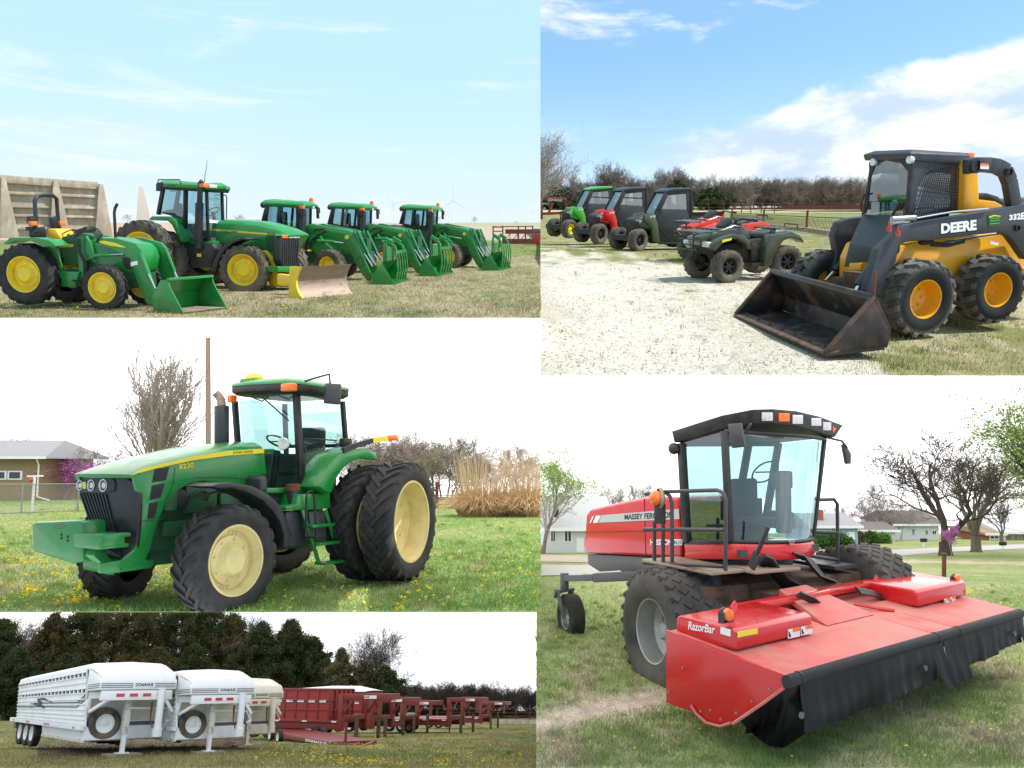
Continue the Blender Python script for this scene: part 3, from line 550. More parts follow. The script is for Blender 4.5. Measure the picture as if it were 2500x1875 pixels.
# nose and grille
gx = .93
gr = [(440, 856), (720, 853), (757, 885), (791, 948), (787, 1100), (773, 1266), (700, 1324), (610, 1312), (575, 1270), (500, 1090), (450, 930)]
gq = f_(gr, gx); MB().prism(gq, (-.07, 0, 0)).build('grille', 'black', t, bev=.02); o = MB()
for k in range(9):
    u = k / 8; a0 = F.f(A((lerp(458, 600, u), 945 + 4 * u)), gx + .012); a1 = F.f(A((lerp(560, 690, u ** .8), lerp(1235, 1312, u))), gx + .012); o.bar(a0, a1, .018, .022, (1, 0, 0))
o.build('grille_rib', 'charcoal', t, smooth=0)
MB().prism(f_([(442, 858), (640, 858), (655, 880), (652, 930), (590, 942), (450, 938)], gx + .02), (-.03, 0, 0)).build('lamp_panel', 'black', t, bev=.008)
for x, r in ((590, 27), (521, 25), (457, 22)):
    c = F.f(A((x, 900)), gx + .02); h = MB().lathe([(r * .0028 * 1.1, 0), (r * .0028 * 1.15, .012), (r * .0028, .014), (r * .0024, -.005), (0, .01)], c, 20, (1, 0, 0)).build('headlight', 'lamp_glass', t)
decal(f_([(473, 882), (490, 880), (492, 918), (476, 920)], gx + .02), (1, 0, 0), 'stripe', t, 'badge')
MB().prism(f_([(437, 850), (765, 838), (770, 862), (720, 858), (441, 860)], gx + .02), (-.3, 0, 0)).build('hood_lip', 'green', t, bev=.01)
MB().prism(f_([(470, 1335), (575, 1300), (612, 1316), (700, 1330), (735, 1340), (720, 1388), (640, 1402), (575, 1402), (470, 1380)], gx + .06), (-.4, 0, 0)).build('front_frame', 'green', t, bev=.02)
wx = 1.42
o = MB(); o.prism(f_([(178, 1120), (205, 1110), (455, 1100), (472, 1112), (474, 1335), (400, 1346), (186, 1276)], wx), (-.34, 0, 0)); wb = o.build('weight_block', 'green', t, bev=.03)
decal(f_([(303, 1130), (372, 1125), (370, 1140), (305, 1145)], wx), (1, 0, 0), 'interior_grey', wb, 'slot')
for p in ((352, 1180), (352, 1200), (388, 1193), (388, 1214)): MB().cyl(F.f(A(p), wx - .02), F.f(A(p), wx + .006), .018, 8).build('pin_hole', 'black', wb)
o = MB(); q = f_([(418, 1176), (574, 1182), (578, 1262), (560, 1268), (420, 1252)], wx + .14); o.prism(q, (-.03, 0, 0)); o.prism([q[0] + V((-.03, 0, 0)), q[1] + V((-.03, 0, 0)), q[1] + V((-.03, 0, -.05)), q[0] + V((-.03, 0, -.05))], (-.4, 0, 0)); o.prism([q[3] + V((-.03, 0, .05)), q[3] + V((-.03, 0, 0)), q[4] + V((-.03, 0, 0)), q[4] + V((-.03, 0, .05))], (-.4, 0, 0)); o.box((min(p.x for p in q) - .36, q[0].y + .02, q[4].z + .03), (q[0].x - .05, q[1].y - .02, q[0].z - .03)); o.build('hitch_bracket', 'green', t, bev=.012)
MB().bar(F.f(A((520, 1270)), wx), F.f(A((640, 1385)), gx + .05), .12, .14).build('weight_carrier', 'green', t, bev=.01)
# engine and chassis
b = MB(); b.box((-1.4, -.7, .75), (.75, .25, 1.75)); b.box((-1.3, .2, .95), (-.5, .38, 1.5)); b.box((-.45, .2, 1.25), (.1, .36, 1.7)); b.cyl((.35, .3, 1.3), (.35, .3, 1.6), .12, 12); b.box((.0, .2, .95), (.45, .36, 1.15)); b.build('engine', 'green_dark', t, bev=.01)
MB().prism(s_([(990, 945), (1020, 910), (1065, 930), (1075, 1005), (1040, 1035), (990, 1010)], .4), (0, -.14, 0)).build('filter', 'black_matte', t, bev=.02)
MB().tube([F.s(A(p), .6) for p in ((1170, 985), (1185, 945), (1240, 925), (1300, 930))], .03).tube([F.s(A(p), .42) for p in ((1060, 1040), (1090, 960), (1150, 930), (1210, 940))], .02).build('hose', 'hose', t)
b = MB(); b.box((-3.6, -.45, .55), (.9, .2, .95)); b.bar((cf.x, -1.1, Rf), (cf.x, 1.1, Rf), .2, .22); b.bar((cr.x, -1.6, Rr), (cr.x, cr.y - .5, Rr), .22, .22); b.build('chassis', 'green_dark', t, bev=.02)
arc = [(1205, 905), (1250, 888), (1330, 884), (1440, 903), (1530, 948), (1592, 1008), (1642, 1100), (1664, 1180), (1645, 1262)]; arc2 = [(1618, 1255), (1622, 1180), (1598, 1105), (1550, 1035), (1500, 985), (1425, 945), (1330, 915), (1260, 918)]
MB().prism([V((p.x, p.y, p.z)) for p in s_(arc + arc2, 1.28)], (0, -.5, 0)).build('front_fender', 'black', t, bev=.015)
# cab
yc = .74; B_ = lambda pts, y=yc: s_(pts, y, B)
xw = F.s(B((585, 205)), yc).x; fw = lambda p, x=None: F.f(B(p), xw if x is None else x)
tl, tr_, brn = fw((200, 268)), F.s(B((580, 208)), yc), F.s(B((618, 818)), yc); bl = V((brn.x, tl.y, brn.z)); yfar = tl.y
b = MB(); b.bar(F.s(B((588, 200)), yc), F.s(B((620, 822)), yc), .085, .10); b.bar(fw((192, 262)), bl, .07, .09); rt_, rb_ = F.s(B((886, 262)), yc), F.s(B((908, 548)), yc)
b.bar(rt_, rb_, .07, .07); fr_ = lambda p: V((p.x, yfar, p.z)); b.bar(fr_(rt_), fr_(rb_) + V((0, 0, -.6)), .07, .07); b.bar(F.s(B((735, 815)), yc), rb_, .06, .06); b.bar(rb_, fr_(rb_), .06, .06)
b.bar(F.s(B((610, 818)), yc), F.s(B((745, 812)), yc), .06, .08); b.build('cab_frame', 'black', t, bev=.008)
dg = [(603, 212), (885, 285), (905, 540), (800, 665), (742, 812), (640, 815)]
b = MB(); b.add([tl, tr_, brn, bl], [(0, 1, 2, 3)]); b.build('windshield', 'glass', t, fix=False, smooth=0)
MB().add(B_(dg), [tuple(range(6))]).build('door_glass', 'glass', t, fix=False, smooth=0)
MB().add([fr_(p) for p in B_(dg)], [tuple(range(6))]).build('door_glass', 'glass', t, fix=False, smooth=0)
MB().add([rt_, rb_, fr_(rb_), fr_(rt_)], [(0, 1, 2, 3)]).build('rear_window', 'glass', t, fix=False, smooth=0)
MB().tube([F.s(B(p), yc + .03) for p in ((640, 800), (650, 505), (720, 505), (850, 515))], .012, 5).build('door_handle', 'black', t)
zr = F.s(B((588, 204)), .86).z; x0 = F.s(B((590, 204)), .9).x + .02; x1 = F.s(B((925, 258)), .9).x; yf2 = F.f(B((150, 240)), x0 + .1).y
def roofring(z, i, cr_=0): return [(x0 - i + .12, yf2 + i + .1, z), (x0 - i + .2, lerp(yf2, .9, .4), z + cr_), (x0 - i + .12, .9 - i - .1, z), (x0 - i - .1, .9 - i, z), (x1 + i, .9 - i, z - .02), (x1 + i, yf2 + i, z - .02), (x0 - i - .1, yf2 + i, z)]
b = MB(); b.loft([roofring(zr - .02, .06), roofring(zr + .03, 0), roofring(zr + .13, .0)]); rf = b.build('roof_fascia', 'black', t, bev=.012)
b = MB(); b.loft([roofring(zr + .125, -.012), roofring(zr + .17, .0), roofring(zr + .225, .09), roofring(zr + .25, .28)]); b.build('roof', 'green', t, bev=.01, smooth=50)
for px, w_, h_ in (((530, 172), .15, .06), ((165, 246), .06, .06)):
    c = F.f(B(px), x0 + .19 if px[0] > 300 else x0 + .15); MB().box((c.x - .1, c.y - w_ / 1.3, c.z - h_), (c.x + .03, c.y + w_ / 1.3, c.z + h_)).build('marker_lamp', 'orange', rf, bev=.02)
c = F.f(B((318, 142)), x0 - .05); c.z += .03; g = MB().box((c.x - .16, c.y - .17, c.z - .06), (c.x + .16, c.y + .17, c.z + .03)).build('receiver', 'green', t, bev=.03); MB().ball((c.x, c.y, c.z + .03), .15, 14, (1, 1, .62)).build('receiver_dome', 'decal_yellow', g)
MB().tube([fw(p, x0 + .12) for p in ((285, 175), (310, 240), (370, 262), (410, 230))], .012, 5).bar(fw((370, 235), xw + .05), fw((540, 388), xw + .03), .02, .015).build('wiper', 'black', t)
c = fw((508, 535), xw + .1); MB().lathe([(.0, -.06), (.09, -.03), (.1, .02), (.085, .03), (0, .02)], c, 16, (1, .2, 0)).build('work_lamp', 'lamp_glass', t)
# inside the cab
cx = xw - .75; cy = (yc + yfar) / 2
b = MB(); b.box((cx - .3, cy - .28, 1.75), (cx + .22, cy + .28, 1.95)); b.box((cx - .42, cy - .27, 1.9), (cx - .26, cy + .27, 2.55)); b.box((cx - .4, cy + .3, 1.6), (cx + .2, cy + .52, 2.1)); b.build('seat', 'seat_dark', t, bev=.05)
b = MB(); b.tube([(xw - .28, cy - .1, 1.5), (xw - .38, cy - .1, 2.15)], .06); b.lathe([(.2, -.018), (.218, 0), (.2, .018), (.182, 0), (.2, -.018)], (xw - .42, cy - .1, 2.3), 24, (-.5, 0, .9)); b.bar((xw - .42, cy - .29, 2.3), (xw - .42, cy + .1, 2.3), .03, .02); b.build('steering_wheel', 'black', t)
b = MB(); b.box((x1 + .02, yfar + .05, 1.45), (x1 + .5, yc - .06, 2.1)); b.box((x1, yfar, 1.3), (xw, yc - .04, 1.52)); b.build('cab_floor', 'interior', t)
# fender, sill, steps
fo = [(742, 815), (800, 672), (860, 602), (940, 566), (1040, 560), (1100, 592), (1118, 645), (1085, 640), (1000, 632), (940, 655), (885, 705), (845, 765), (820, 850), (800, 860)]
MB().prism(B_(fo, 1.2), (0, -.5, 0)).build('rear_fender', 'green', t, bev=.03); MB().prism([V((p.x, -1.4, p.z)) for p in B_(fo, 1.2)], (0, .5, 0)).build('rear_fender', 'green', t, bev=.03)
MB().prism(B_([(402, 822), (805, 815), (803, 855), (402, 852)], .78), (0, -.3, 0)).build('sill', 'green', t, bev=.01)
MB().prism(B_([(596, 860), (806, 855), (808, 950), (640, 964), (524, 964), (526, 940), (590, 925)], 1.05), (0, -.35, 0)).build('step_platform', 'green', t, bev=.012)
MB().prism(B_([(520, 975), (602, 968), (645, 1190), (545, 1205)], 1.0), (0, -.5, 0)).prism(B_([(355, 760), (390, 735), (405, 760), (405, 870), (520, 870), (535, 960), (455, 960), (360, 870)], .72), (0, -.4, 0)).build('fuel_tank', 'charcoal', t, bev=.03)
MB().prism(B_([(670, 970), (770, 962), (800, 1150), (690, 1160)], .98), (0, -.4, 0)).build('battery_box', 'grey_metal', t, bev=.03)
b = MB(); y = 1.1
b.bar(F.s(B((628, 965)), y), F.s(B((735, 1308)), y), .06, .03, (0, 1, 0)); b.bar(F.s(B((775, 960)), y), F.s(B((870, 1290)), y), .06, .03, (0, 1, 0)); lad = b.build('ladder', 'green', t, bev=.005)
for l_, r_ in (((655, 1065), (800, 1050)), ((700, 1180), (835, 1168)), ((735, 1305), (875, 1288))): q = F.s(B(l_), y), F.s(B(r_), y); MB().box((q[1].x, y - .1, q[0].z - .025), (q[0].x, y + .12, q[0].z + .02)).build('step', 'green', lad, bev=.006)
MB().tube([F.s(B(p), 1.2) for p in ((650, 1130), (654, 870), (668, 842), (690, 842), (703, 875), (718, 1115), (708, 1140), (648, 1128))], .018, 8).build('handrail', 'black', t)
o = MB().cyl(F.s(B((572, 920)), .9), F.s(B((568, 800)), .9), .1, 16).build('intake_pipe', 'charcoal', t); MB().cyl(F.s(B((568, 835)), .9), F.s(B((568, 795)), .9), .105, 16).build('pipe_cap', 'rust', o)
c0, c1 = F.f(A((1265, 700)), -1.25), F.f(A((1265, 447)), -1.25); o = MB().cyl(c0, c1, .115, 20).build('exhaust', 'charcoal', t, bev=.01)
MB().tube([c1, F.f(A((1262, 415)), -1.25), F.f(A((1250, 392)), -1.25), F.f(A((1228, 370)), -1.2)], [.07, .07, .066, .062], 12).build('exhaust_tip', 'steel_worn', o)
b = MB(); b.tube([F.s(B(p), 1.2) for p in ((645, 133), (700, 115), (800, 88), (806, 150))], .018, 6); arm = b.build('mirror_arm', 'black', t); MB().prism([F.s(B(p), 1.28) for p in ((782, 145), (880, 150), (876, 282), (776, 272))], (-.08, -.12, 0)).build('mirror', 'charcoal', arm, bev=.02)
b = MB(); q = [F.s(B(p), 1.2) for p in ((890, 580), (960, 550), (1078, 515), (1172, 500), (1240, 495))]; b.bar(q[0], q[1], .04, .09).bar(q[1], q[2], .04, .085); arm = b.build('marker_arm', 'black', t); MB().bar(q[2], q[3], .042, .085).build('reflector', 'decal_yellow', arm); MB().bar(q[3], q[4], .05, .1).build('marker_lamp', 'orange', arm, bev=.02)
MB().box(*[(lambda c, d: (c.x + d, c.y + d * .6, c.z + d * .7))(F.s(B((905, 528)), .9), d) for d in (-.1, .1)]).build('tail_lamp', 'black', t, bev=.02)
# ---- behind it
g = G(P2, (60, 1222)); hx0, hx1 = P2.d((-160, 1), g.y).x, P2.d(A((270, 0)), g.y).x; Yh = g.y; zz = lambda y: P2.d((60, y), Yh).z
h = thing('house', P2.mat @ Matrix.Translation((hx1, Yh, g.z)), 'low tan house with grey shingle roof and two small windows behind the wire fence', 'house')
zl = lambda ya: zz(800 + ya * .42787) - g.z; W_ = hx0 - hx1; he = zl(745); hr = zl(665); D_ = 7.0
o = MB().box((W_, 0, -.3), (0, D_, he)); wl = o.build('wall', 'house_tan', h); o = MB()
for k in range(1, 9): o.box((W_, -.012, he * k / 9 - .012), (0, -.001, he * k / 9 + .012))
o.build('siding', 'house_tan', wl)
e = .75; o = MB().loft([[(W_, -e, he - .02), (W_, -e, he + .1), (W_, D_ / 2, hr + .35), (W_, D_ + e, he + .1), (W_, D_ + e, he - .02)], [(e, -e, he - .02), (e, -e, he + .1), (0.0 - .3, D_ / 2, hr + .35), (e, D_ + e, he + .1), (e, D_ + e, he - .02)]]); rf = o.build('roof', 'shingle', h); MB().box((W_, -e - .05, he - .04), (e, -e + .03, he + .11)).build('gutter', 'trim_white', rf)
xw_ = lambda xa: P2.d(A((xa, 0)), Yh).x - hx1
for a0, a1 in ((-20, 84), (90, 172)): o = MB().box((xw_(a0), -.06, zl(868)), (xw_(a1), .05, zl(817))).build('window', 'trim_white', h, bev=.01); MB().box((xw_(a0) + .12, -.07, zl(860)), (xw_(a1) - .12, -.05, zl(824))).build('pane', 'window_dark', o)
MB().tube([(-.02, -.5, he), (-.05, -.12, he - .4), (-.05, -.12, .25), (.9, -.4, .02)], .06, 6).build('downspout', 'trim_white', h)
def wire_fence(P, p0, p1, hgt, posts, label, name='chain_link_fence', m='wire', mesh=.13, rails=(1.0,), pr=.035, grp=None, rail_r=.022):
    a, b_ = G(P, p0), G(P, p1); L = (b_ - a).length; ux = (b_ - a) / L; M = P.mat @ Matrix.Translation(a); f = thing(name, M, label, 'fence', grp)
    o = MB()
    for k in rails: o.tube([V((0, 0, hgt * k)), ux * L + V((0, 0, hgt * k))], rail_r, 5)
    o.build('rail', m, f)
    for q in posts: o = MB().cyl(ux * L * q - V((0, 0, .1)), ux * L * q + V((0, 0, hgt * 1.04)), pr, 8).build('post', m, f)
    if mesh:
        o = MB(); n = int((L + hgt) / mesh)
        for k in range(n):
            for d in (1, -1):
                s0 = k * mesh - (hgt if d > 0 else 0); s1 = s0 + d * hgt + (0 if d > 0 else 0); lo, hi = 0.0, hgt
                pa, pb = ux * max(0, min(L, s0)), ux * max(0, min(L, s1)); o.tube([V((pa.x, pa.y, pa.z + max(0, (max(0, min(L, s0)) - s0)) * (1 if d > 0 else 0))), V((pb.x, pb.y, pb.z + min(hgt, abs(max(0, min(L, s1)) - s0)))) ], .0055, 3, cap=False)
        o.build('wire_mesh', m, f, fix=False, smooth=0)
    return f
wire_fence(P2, A((-60, 1066)), A((452, 1046)), 1.25, (.02, .33, .98), 'low chain link fence in front of the tan house', mesh=.16, rails=(1.0, .03))
g = G(P2, A((181, 1056))); hp = height_px(P2, A((181, 1056)), A((184, 848)))
po = thing('clothesline_post', P2.mat @ Matrix.Translation(g), 'white T shaped clothesline post on the lawn in front of the house', 'post'); MB().tube([(0, 0, -.1), (.05, 0, hp)], .055, 10).build('pole', 'trim_white', po); MB().bar((-.28, 0, hp), (.42, 0, hp + .02), .08, .07).build('crossbar', 'trim_white', po); MB().ball((-.05, -.1, hp - .16), .09).build('peg_bag', 'red_lens', po)
def pole(P, base, top, r, label): g = G(P, base); q = P.d(top, g.y) - g; o = MB().tube([(0, 0, -.2), V(q) * .5, q], [r, r * .92, r * .8], 12).build('utility_pole', 'wood_pole', P.mat @ Matrix.Translation(g)); return tag(o, label, 'utility pole')
pole(P2, (A((1189, 0))[0], 1232), A((1187, 57)), .17, 'bare wooden utility pole standing behind the green tractor')
p = (A((880, 0))[0], 1222); H = height_px(P2, p, A((900, 35))); tree(at(P2, p, 0, (1.22, 1.22, 1)), 'vase', 'tall bare vase shaped tree behind the tractor hood', bark='bark_grey', twig='bark_grey', seed=4, H=H * .98, trunk=.26, kids=(11, 7, 5), spread=.42, bole=.08, up=.35, ratio=.45, r_min=.017, fork=8, wob=.07)
RB = ((.55, .14, .48), (.62, .20, .55), (.48, .10, .40))
for i, (x, yt, wd) in enumerate(((375, 745, 1), (525, 752, .9))):
    p = (A((x, 0))[0], 1219); H = height_px(P2, p, A((x, yt))); t_ = tree(at(P2, p, i, (1.15, 1.15, H / 5)), 'redbud', ('pink flowering tree nearest the tan house', 'pink flowering tree behind the tractor grille')[i], 'pink flowering trees by the fence', leaves=(8, .10, .18, RB), seed=9, H=5, trunk=.12, kids=(7, 5, 4), spread=.8, bole=.3, r_min=.008)
k = 0
for x, yt, sd in ((20, 575, 1), (100, 590, 2), (330, 665, 1), (440, 660, 2), (560, 640, 3), (660, 665, 1), (760, 690, 2)):
    p = (A((x, 0))[0], 1216); H = height_px(P2, p, A((x, yt))); tree(at(P2, p, k * 1.3, (H / 8 * 1.05, H / 8, H / 8)), 'far%d' % sd, 'bare brown tree in the wood line behind the tan house', 'bare trees behind the house', bark='twig_far', twig='twig_far', seed=20 + sd, H=8, trunk=.16, kids=(10, 6, 5, 3), spread=.72, bole=.22, ratio=.55, r_min=.022); k += 1
GL = ((.26, .30, .10), (.32, .33, .15), (.24, .24, .10))
for i, (x, yt, sd) in enumerate(((930, 450, 1), (1010, 470, 2), (1090, 430, 3), (1180, 385, 4), (1270, 470, 1), (1350, 440, 4), (1430, 460, 2), (1520, 470, 4), (1580, 430, 3), (1660, 500, 1), (1740, 560, 4), (1830, 560, 2), (1920, 520, 3), (2010, 500, 1), (2090, 520, 2), (2150, 540, 3), (1130, 560, 4), (1400, 580, 1), (1225, 430, 2), (1320, 450, 1), (1480, 480, 3), (1560, 455, 1), (970, 500, 1), (1060, 480, 3), (1625, 480, 2), (1500, 540, 4), (1250, 540, 3), (1780, 590, 1), (1600, 590, 4), (1300, 600, 2), (960, 560, 3))):
    p = (B((x, 0))[0], 1215 + i % 3); H = height_px(P2, p, B((x, yt)))
    if sd == 4: o = tree(at(P2, p, i, (H / 8 * 1.3, H / 8, H / 8)), 'budding', 'pale green budding tree in the wood line right of the tractor', 'budding trees behind the big tractor', bark='twig_far', twig='twig_far', leaves=(1, .12, .2, GL), seed=33, H=8, trunk=.16, kids=(10, 6, 4, 3), spread=.7, bole=.2, ratio=.55, r_min=.02)
    else: o = tree(at(P2, p, i * 1.7, (H / 8 * 1.35, H / 8, H / 8)), 'far%d' % sd, 'bare grey tree in the wood line right of the tractor', 'bare trees behind the big tractor')
    if x > 1900: cut(o, x=1319.5, keep=-1)
gt = thing('pipe_gate', at(P2, B((1600, 952))), 'rusty pipe gate and fence post between the rear wheel and the tall grass', 'gate'); gY = G(P2, B((1600, 952))).y; o_ = G(P2, B((1600, 952))); gp = lambda x, y: P2.d(B((x, y)), gY) - o_
b = MB()
for y in (800, 838, 866, 895, 925, 945): b.tube([gp(1440, y), gp(1760, y + 3)], .025, 6)
b.build('rail', 'rust', gt); MB().cyl(gp(1492, 955), gp(1492, 780), .085, 10).build('post', 'rust', gt)
for x in (1590, 1655, 1700): MB().cyl(gp(x, 950), gp(x, 800), .028, 8).build('upright', 'rust', gt)
def tall_grass(P, base, wpx, hpx, seed, label, n=2600):
    rs = np.random.RandomState(seed); g = G(P, base); s = g.y / FF; W, H = wpx * s / 2, hpx * s; v = []; cols = []
    for i in range(n):
        plume = i < n * .10; a = rs.uniform(0, 2 * pi); r = W * .55 * math.sqrt(rs.rand()); b0 = V((r * cos(a), r * sin(a), 0)); h = H * (rs.uniform(.7, 1.0) if plume else rs.uniform(.22, .52)); ln = (.30 * rs.rand() if plume else rs.uniform(.1, .5) + .45 * (r / (.55 * W)) ** 2) * W ; dr = V((cos(a + rs.normal(0, .5)), sin(a + rs.normal(0, .5)), 0)); wv = V((rs.uniform(-1, 1), rs.uniform(-1, 1), 0)).normalized() * (.014 if plume else .02)
        pts = [b0 + dr * (ln * q ** 1.7) + V((0, 0, h * (q if plume else q * (1.25 - (.55 + .5 * (r / (.55 * W)) ** 2) * q) / .7))) for q in (0, .35, .7, 1)]
        for k in range(3):
            w0, w1 = wv * (1 - k * .25), wv * (1 - (k + 1) * .25); v += [pts[k] - w0, pts[k] + w0, pts[k + 1] + w1, pts[k + 1] - w1]
        c = np.array((.66, .47, .27)) * rs.uniform(.75, 1.25) if not plume else np.array((.58, .44, .27)); cols += [c] * 12
    me = raw_mesh('tall_grass_clump', [tuple(p) for p in v], np.arange(len(v)).reshape(-1, 4), 4); set_col(me, np.array(cols)); o = link('tall_grass_clump', me, 'blade', P.mat @ Matrix.Translation(g), 0); return tag(o, label, 'ornamental grass')
for bx, wpx, hpx, sd, lb in ((1790, 560, 420, 1, 'dry straw coloured tall grass clump next to the pipe gate'), (2080, 560, 440, 2, 'dry straw coloured tall grass clump farther from the pipe gate')): o = tall_grass(P2, B((bx, 1000)), wpx * .38, hpx * .38, sd, lb); cut(o, x=1319.5, keep=-1)
overcast(P2, -500, 1319.5, 774, 1235, 80, 11.2, 'overcast')
# ================================================================ the red windrower on the lawn
set_terrain(P4, 1430, 1302, 120)
D = Z(1300, 960, 700 / 2151); E = Z(1860, 960, 640 / 1966); H_ = Z(1300, 1350, 650 / 2054); I_ = Z(1850, 1350, 650 / 2054)
def col4(X, Y, x, y):
    n = vnoise(x * .7, y * .7, 41); n2 = vnoise(x * 1.9, y * 1.9, 42); c = cmix((.20, .26, .085), (.30, .32, .14), (n - .35) * 2.2); c = cmix(c, (.36, .31, .20), (n2 - .50) * 3.6 * np.clip((Y - 1440) / 200, .25, 1))
    path = np.exp(-((Y - 1735 + (X - 1450) * .22) / 26) ** 2) * (X < 1720); c = cmix(c, (.44, .35, .27), path * 1.2 * n2 * 1.4)
    c = cmix(c, (.44, .37, .27), ((np.abs(Y - 1372 + (X - 2300) * -.02) < 3) & (X > 2080)) * .8); return c
ground(P4, 'lawn', 1319.5, 2760, 1876, col4)
o = ground(P4, 'lawn', 1309.5, 1319.5, 1876, col4, nx=4); cut(o, y=1494.5, keep=-1)
blades(P4, 'grass', 1310, 2500, 1400, 1876, 62000, .025, .075, lambda X, Y, x, y: cmix(col4(X, Y, x, y) * 1.1, (.40, .36, .21), (vnoise(x * 2.4, y * 2.4, 6) - .5) * 2), 'short patchy lawn grass around the red windrower', keep=lambda X, Y, rs: ((X > 1320) | (Y > 1497)) & (rs.rand(len(X)) > 1.3 * np.exp(-((Y - 1735 + (X - 1450) * .22) / 26) ** 2) * (X < 1720)), bias=.75, seed=4, wd=.0045)
flowers(P4, 'dandelions', scatter(1330, 2490, 1420, 1860, 520, 8, lambda X, Y: np.where((Y < 1560), .9, .12)), .014, .022, .05, 'yellow dandelions in the lawn around the red windrower')
def strip(P, name, up, lo, m, z=.02, n=40):
    b = MB(); xs = np.linspace(up[0][0], up[-1][0], n); U = np.interp(xs, *zip(*up)); L = np.interp(xs, *zip(*lo)); b.loft([[G(P, (x, a + (c - a) * k / 4)) + V((0, 0, z)) for k in range(5)] for x, a, c in zip(xs, U, L)], cap=False, closed=False); return tag(b.build(name, m, P, fix=False, smooth=0), kind='structure')
strip(P4, 'road', [(1320, 1379), (1436, 1381), (2045, 1349), (2267, 1338.5), (2700, 1320)], [(1320, 1407), (1436, 1404), (2104, 1366), (2296, 1349), (2700, 1330)], 'asphalt_pale')
strip(P4, 'driveway', [(1320, 1355), (1440, 1357)], [(1320, 1372), (1440, 1374)], 'dirt', .02, 6)
F = Frame(P4, V((3.364, 12.772, 0)), -1.0732)
t = thing('windrower', F, 'red and black windrower with a tall glass cab and diamond tread tyres on the lawn', 'windrower')
s_ = lambda pts, y, Q=D: [F.s(Q(p), y) for p in pts]; f_ = lambda pts, x, Q=E: [F.f(Q(p), x) for p in pts]
c = F.s(H_((925, 610)), -1.85); R = 296 / 2 * (F.L @ c).y / FF; w_ = .75; c.y += w_ * .46
wheel(t, c, R, R * .525, w_, 'diamond', 26, 'hub', 'rubber_grey', 'silver', -1, wyaw(F, c, -1, .50))
cw = c.copy(); cw.y = 2.0; q = F.s(E((640, 1240)), 1.95); wheel(t, (c.x + .35, 1.75, R - .03), R * 1.0, R * .525, w_, 'diamond', 26, 'hub', 'rubber_grey', 'silver', 1, .1)
# hood
hp = [(392, 1200), (378, 1130), (392, 1030), (400, 905), (432, 866), (700, 808), (900, 772), (1092, 780), (1112, 1120), (1118, 1240), (850, 1222)]
yh = -.78; hood = MB().prism(s_(hp, yh), (0, 1.56, 0)).build('hood', 'red', t, bev=.05, seg=3)
on = (0, -1, 0); ys = yh - .004
decal(s_([(520, 915), (1100, 868), (1104, 944), (498, 971)], ys), on, 'silver_paint', hood, 'stripe')
for p in ([(462, 922), (440, 973), (430, 973), (450, 924)], [(515, 917), (490, 971), (455, 973), (478, 920)]): decal(s_(p, ys), on, 'decal_white', hood, 'stripe')
text('MASSEY FERGUSON', s_([(690, 950), (1052, 936), (1052, 886), (690, 910)], ys - .008), 'decal_black', hood, bold=.03); text('HESSTON', s_([(884, 1140), (1046, 1140), (1046, 1096), (884, 1096)], ys - .003), 'decal_white', hood, bold=.03)
text('9635', s_([(1056, 1136), (1118, 1134), (1118, 1102), (1056, 1104)], ys - .01), 'decal_black', hood, bold=.01); decal(s_([(1050, 1142), (1124, 1140), (1124, 1096), (1050, 1096)], ys), on, 'decal_white', hood, 'plate')
b = MB(); p0, p1 = s_([(838, 790), (850, 1222)], yh - .002); b.bar(p0, p1, .012, .008, (0, 1, 0)); p0, p1 = s_([(384, 1042), (1106, 1030)], yh - .002); b.bar(p0, p1, .008, .01, (0, 1, 0)); b.build('panel_seam', 'black', hood, smooth=0)
# chassis
b = MB(); b.prism(s_([(410, 1206), (1110, 1240), (1400, 1260), (1400, 1340), (900, 1330), (750, 1395), (650, 1330), (500, 1340), (415, 1285)], -.72), (0, 1.44, 0)); b.build('chassis', 'grey_metal', t, bev=.02)
b = MB(); b.box((-.5, -1.5, .78), (.95, 1.5, 1.28)); b.box((.6, -.75, .95), (1.35, .75, 1.2)); b.box((.75, -.6, .5), (.95, -.45, 1.0)); b.box((.75, .45, .5), (.95, .6, 1.0)); b.build('axle_beam', 'rust_edge', t, bev=.02)
MB().prism(s_([(1210, 1330), (1300, 1290), (1340, 1300), (1410, 1600), (1390, 1610), (1310, 1420)], -1.25), (0, .12, 0)).build('lift_arm', 'charcoal', t, bev=.015)
# caster wheel
y = -1.15; Hs = lambda pts, y=y: [F.s(H_(p), y) for p in pts]; q = Hs([(245, 195), (480, 190), (620, 190), (800, 185)])
b = MB(); b.bar(q[0], q[1], .10, .10).bar(q[1], q[3] + V((0, .5, 0)), .14, .14); ax = b.build('caster_arm', 'grey_metal', t, bev=.012)
q = Hs([(247, 155), (247, 285), (145, 300), (350, 300), (170, 400), (385, 420), (195, 470), (385, 490)]); wc = Hs([(297, 495)])[0]
b = MB(); b.cyl(q[0], q[1], .075, 12); dv = V((.25, -.97, 0)).normalized() * .17
for s in (-1, 1): b.bar(q[1] + dv * s, q[1] + dv * s + V((-.05, 0, -.12)), .1, .03); b.bar(q[1] + dv * s + V((0, 0, -.02)), wc + dv * s, .1, .025, (0, 1, 0))
b.bar(q[1] - dv * 1.1, q[1] + dv * 1.1, .14, .05); fk = b.build('caster_fork', 'grey_metal', t, bev=.008); Rc = 346 * .3164 / 2 * (F.L @ wc).y / FF
wheel(t, wc, Rc, Rc * .5, .25, 'rib', 16, 'hub', 'rubber', 'silver', -1, wyaw(F, wc, -1, .36))
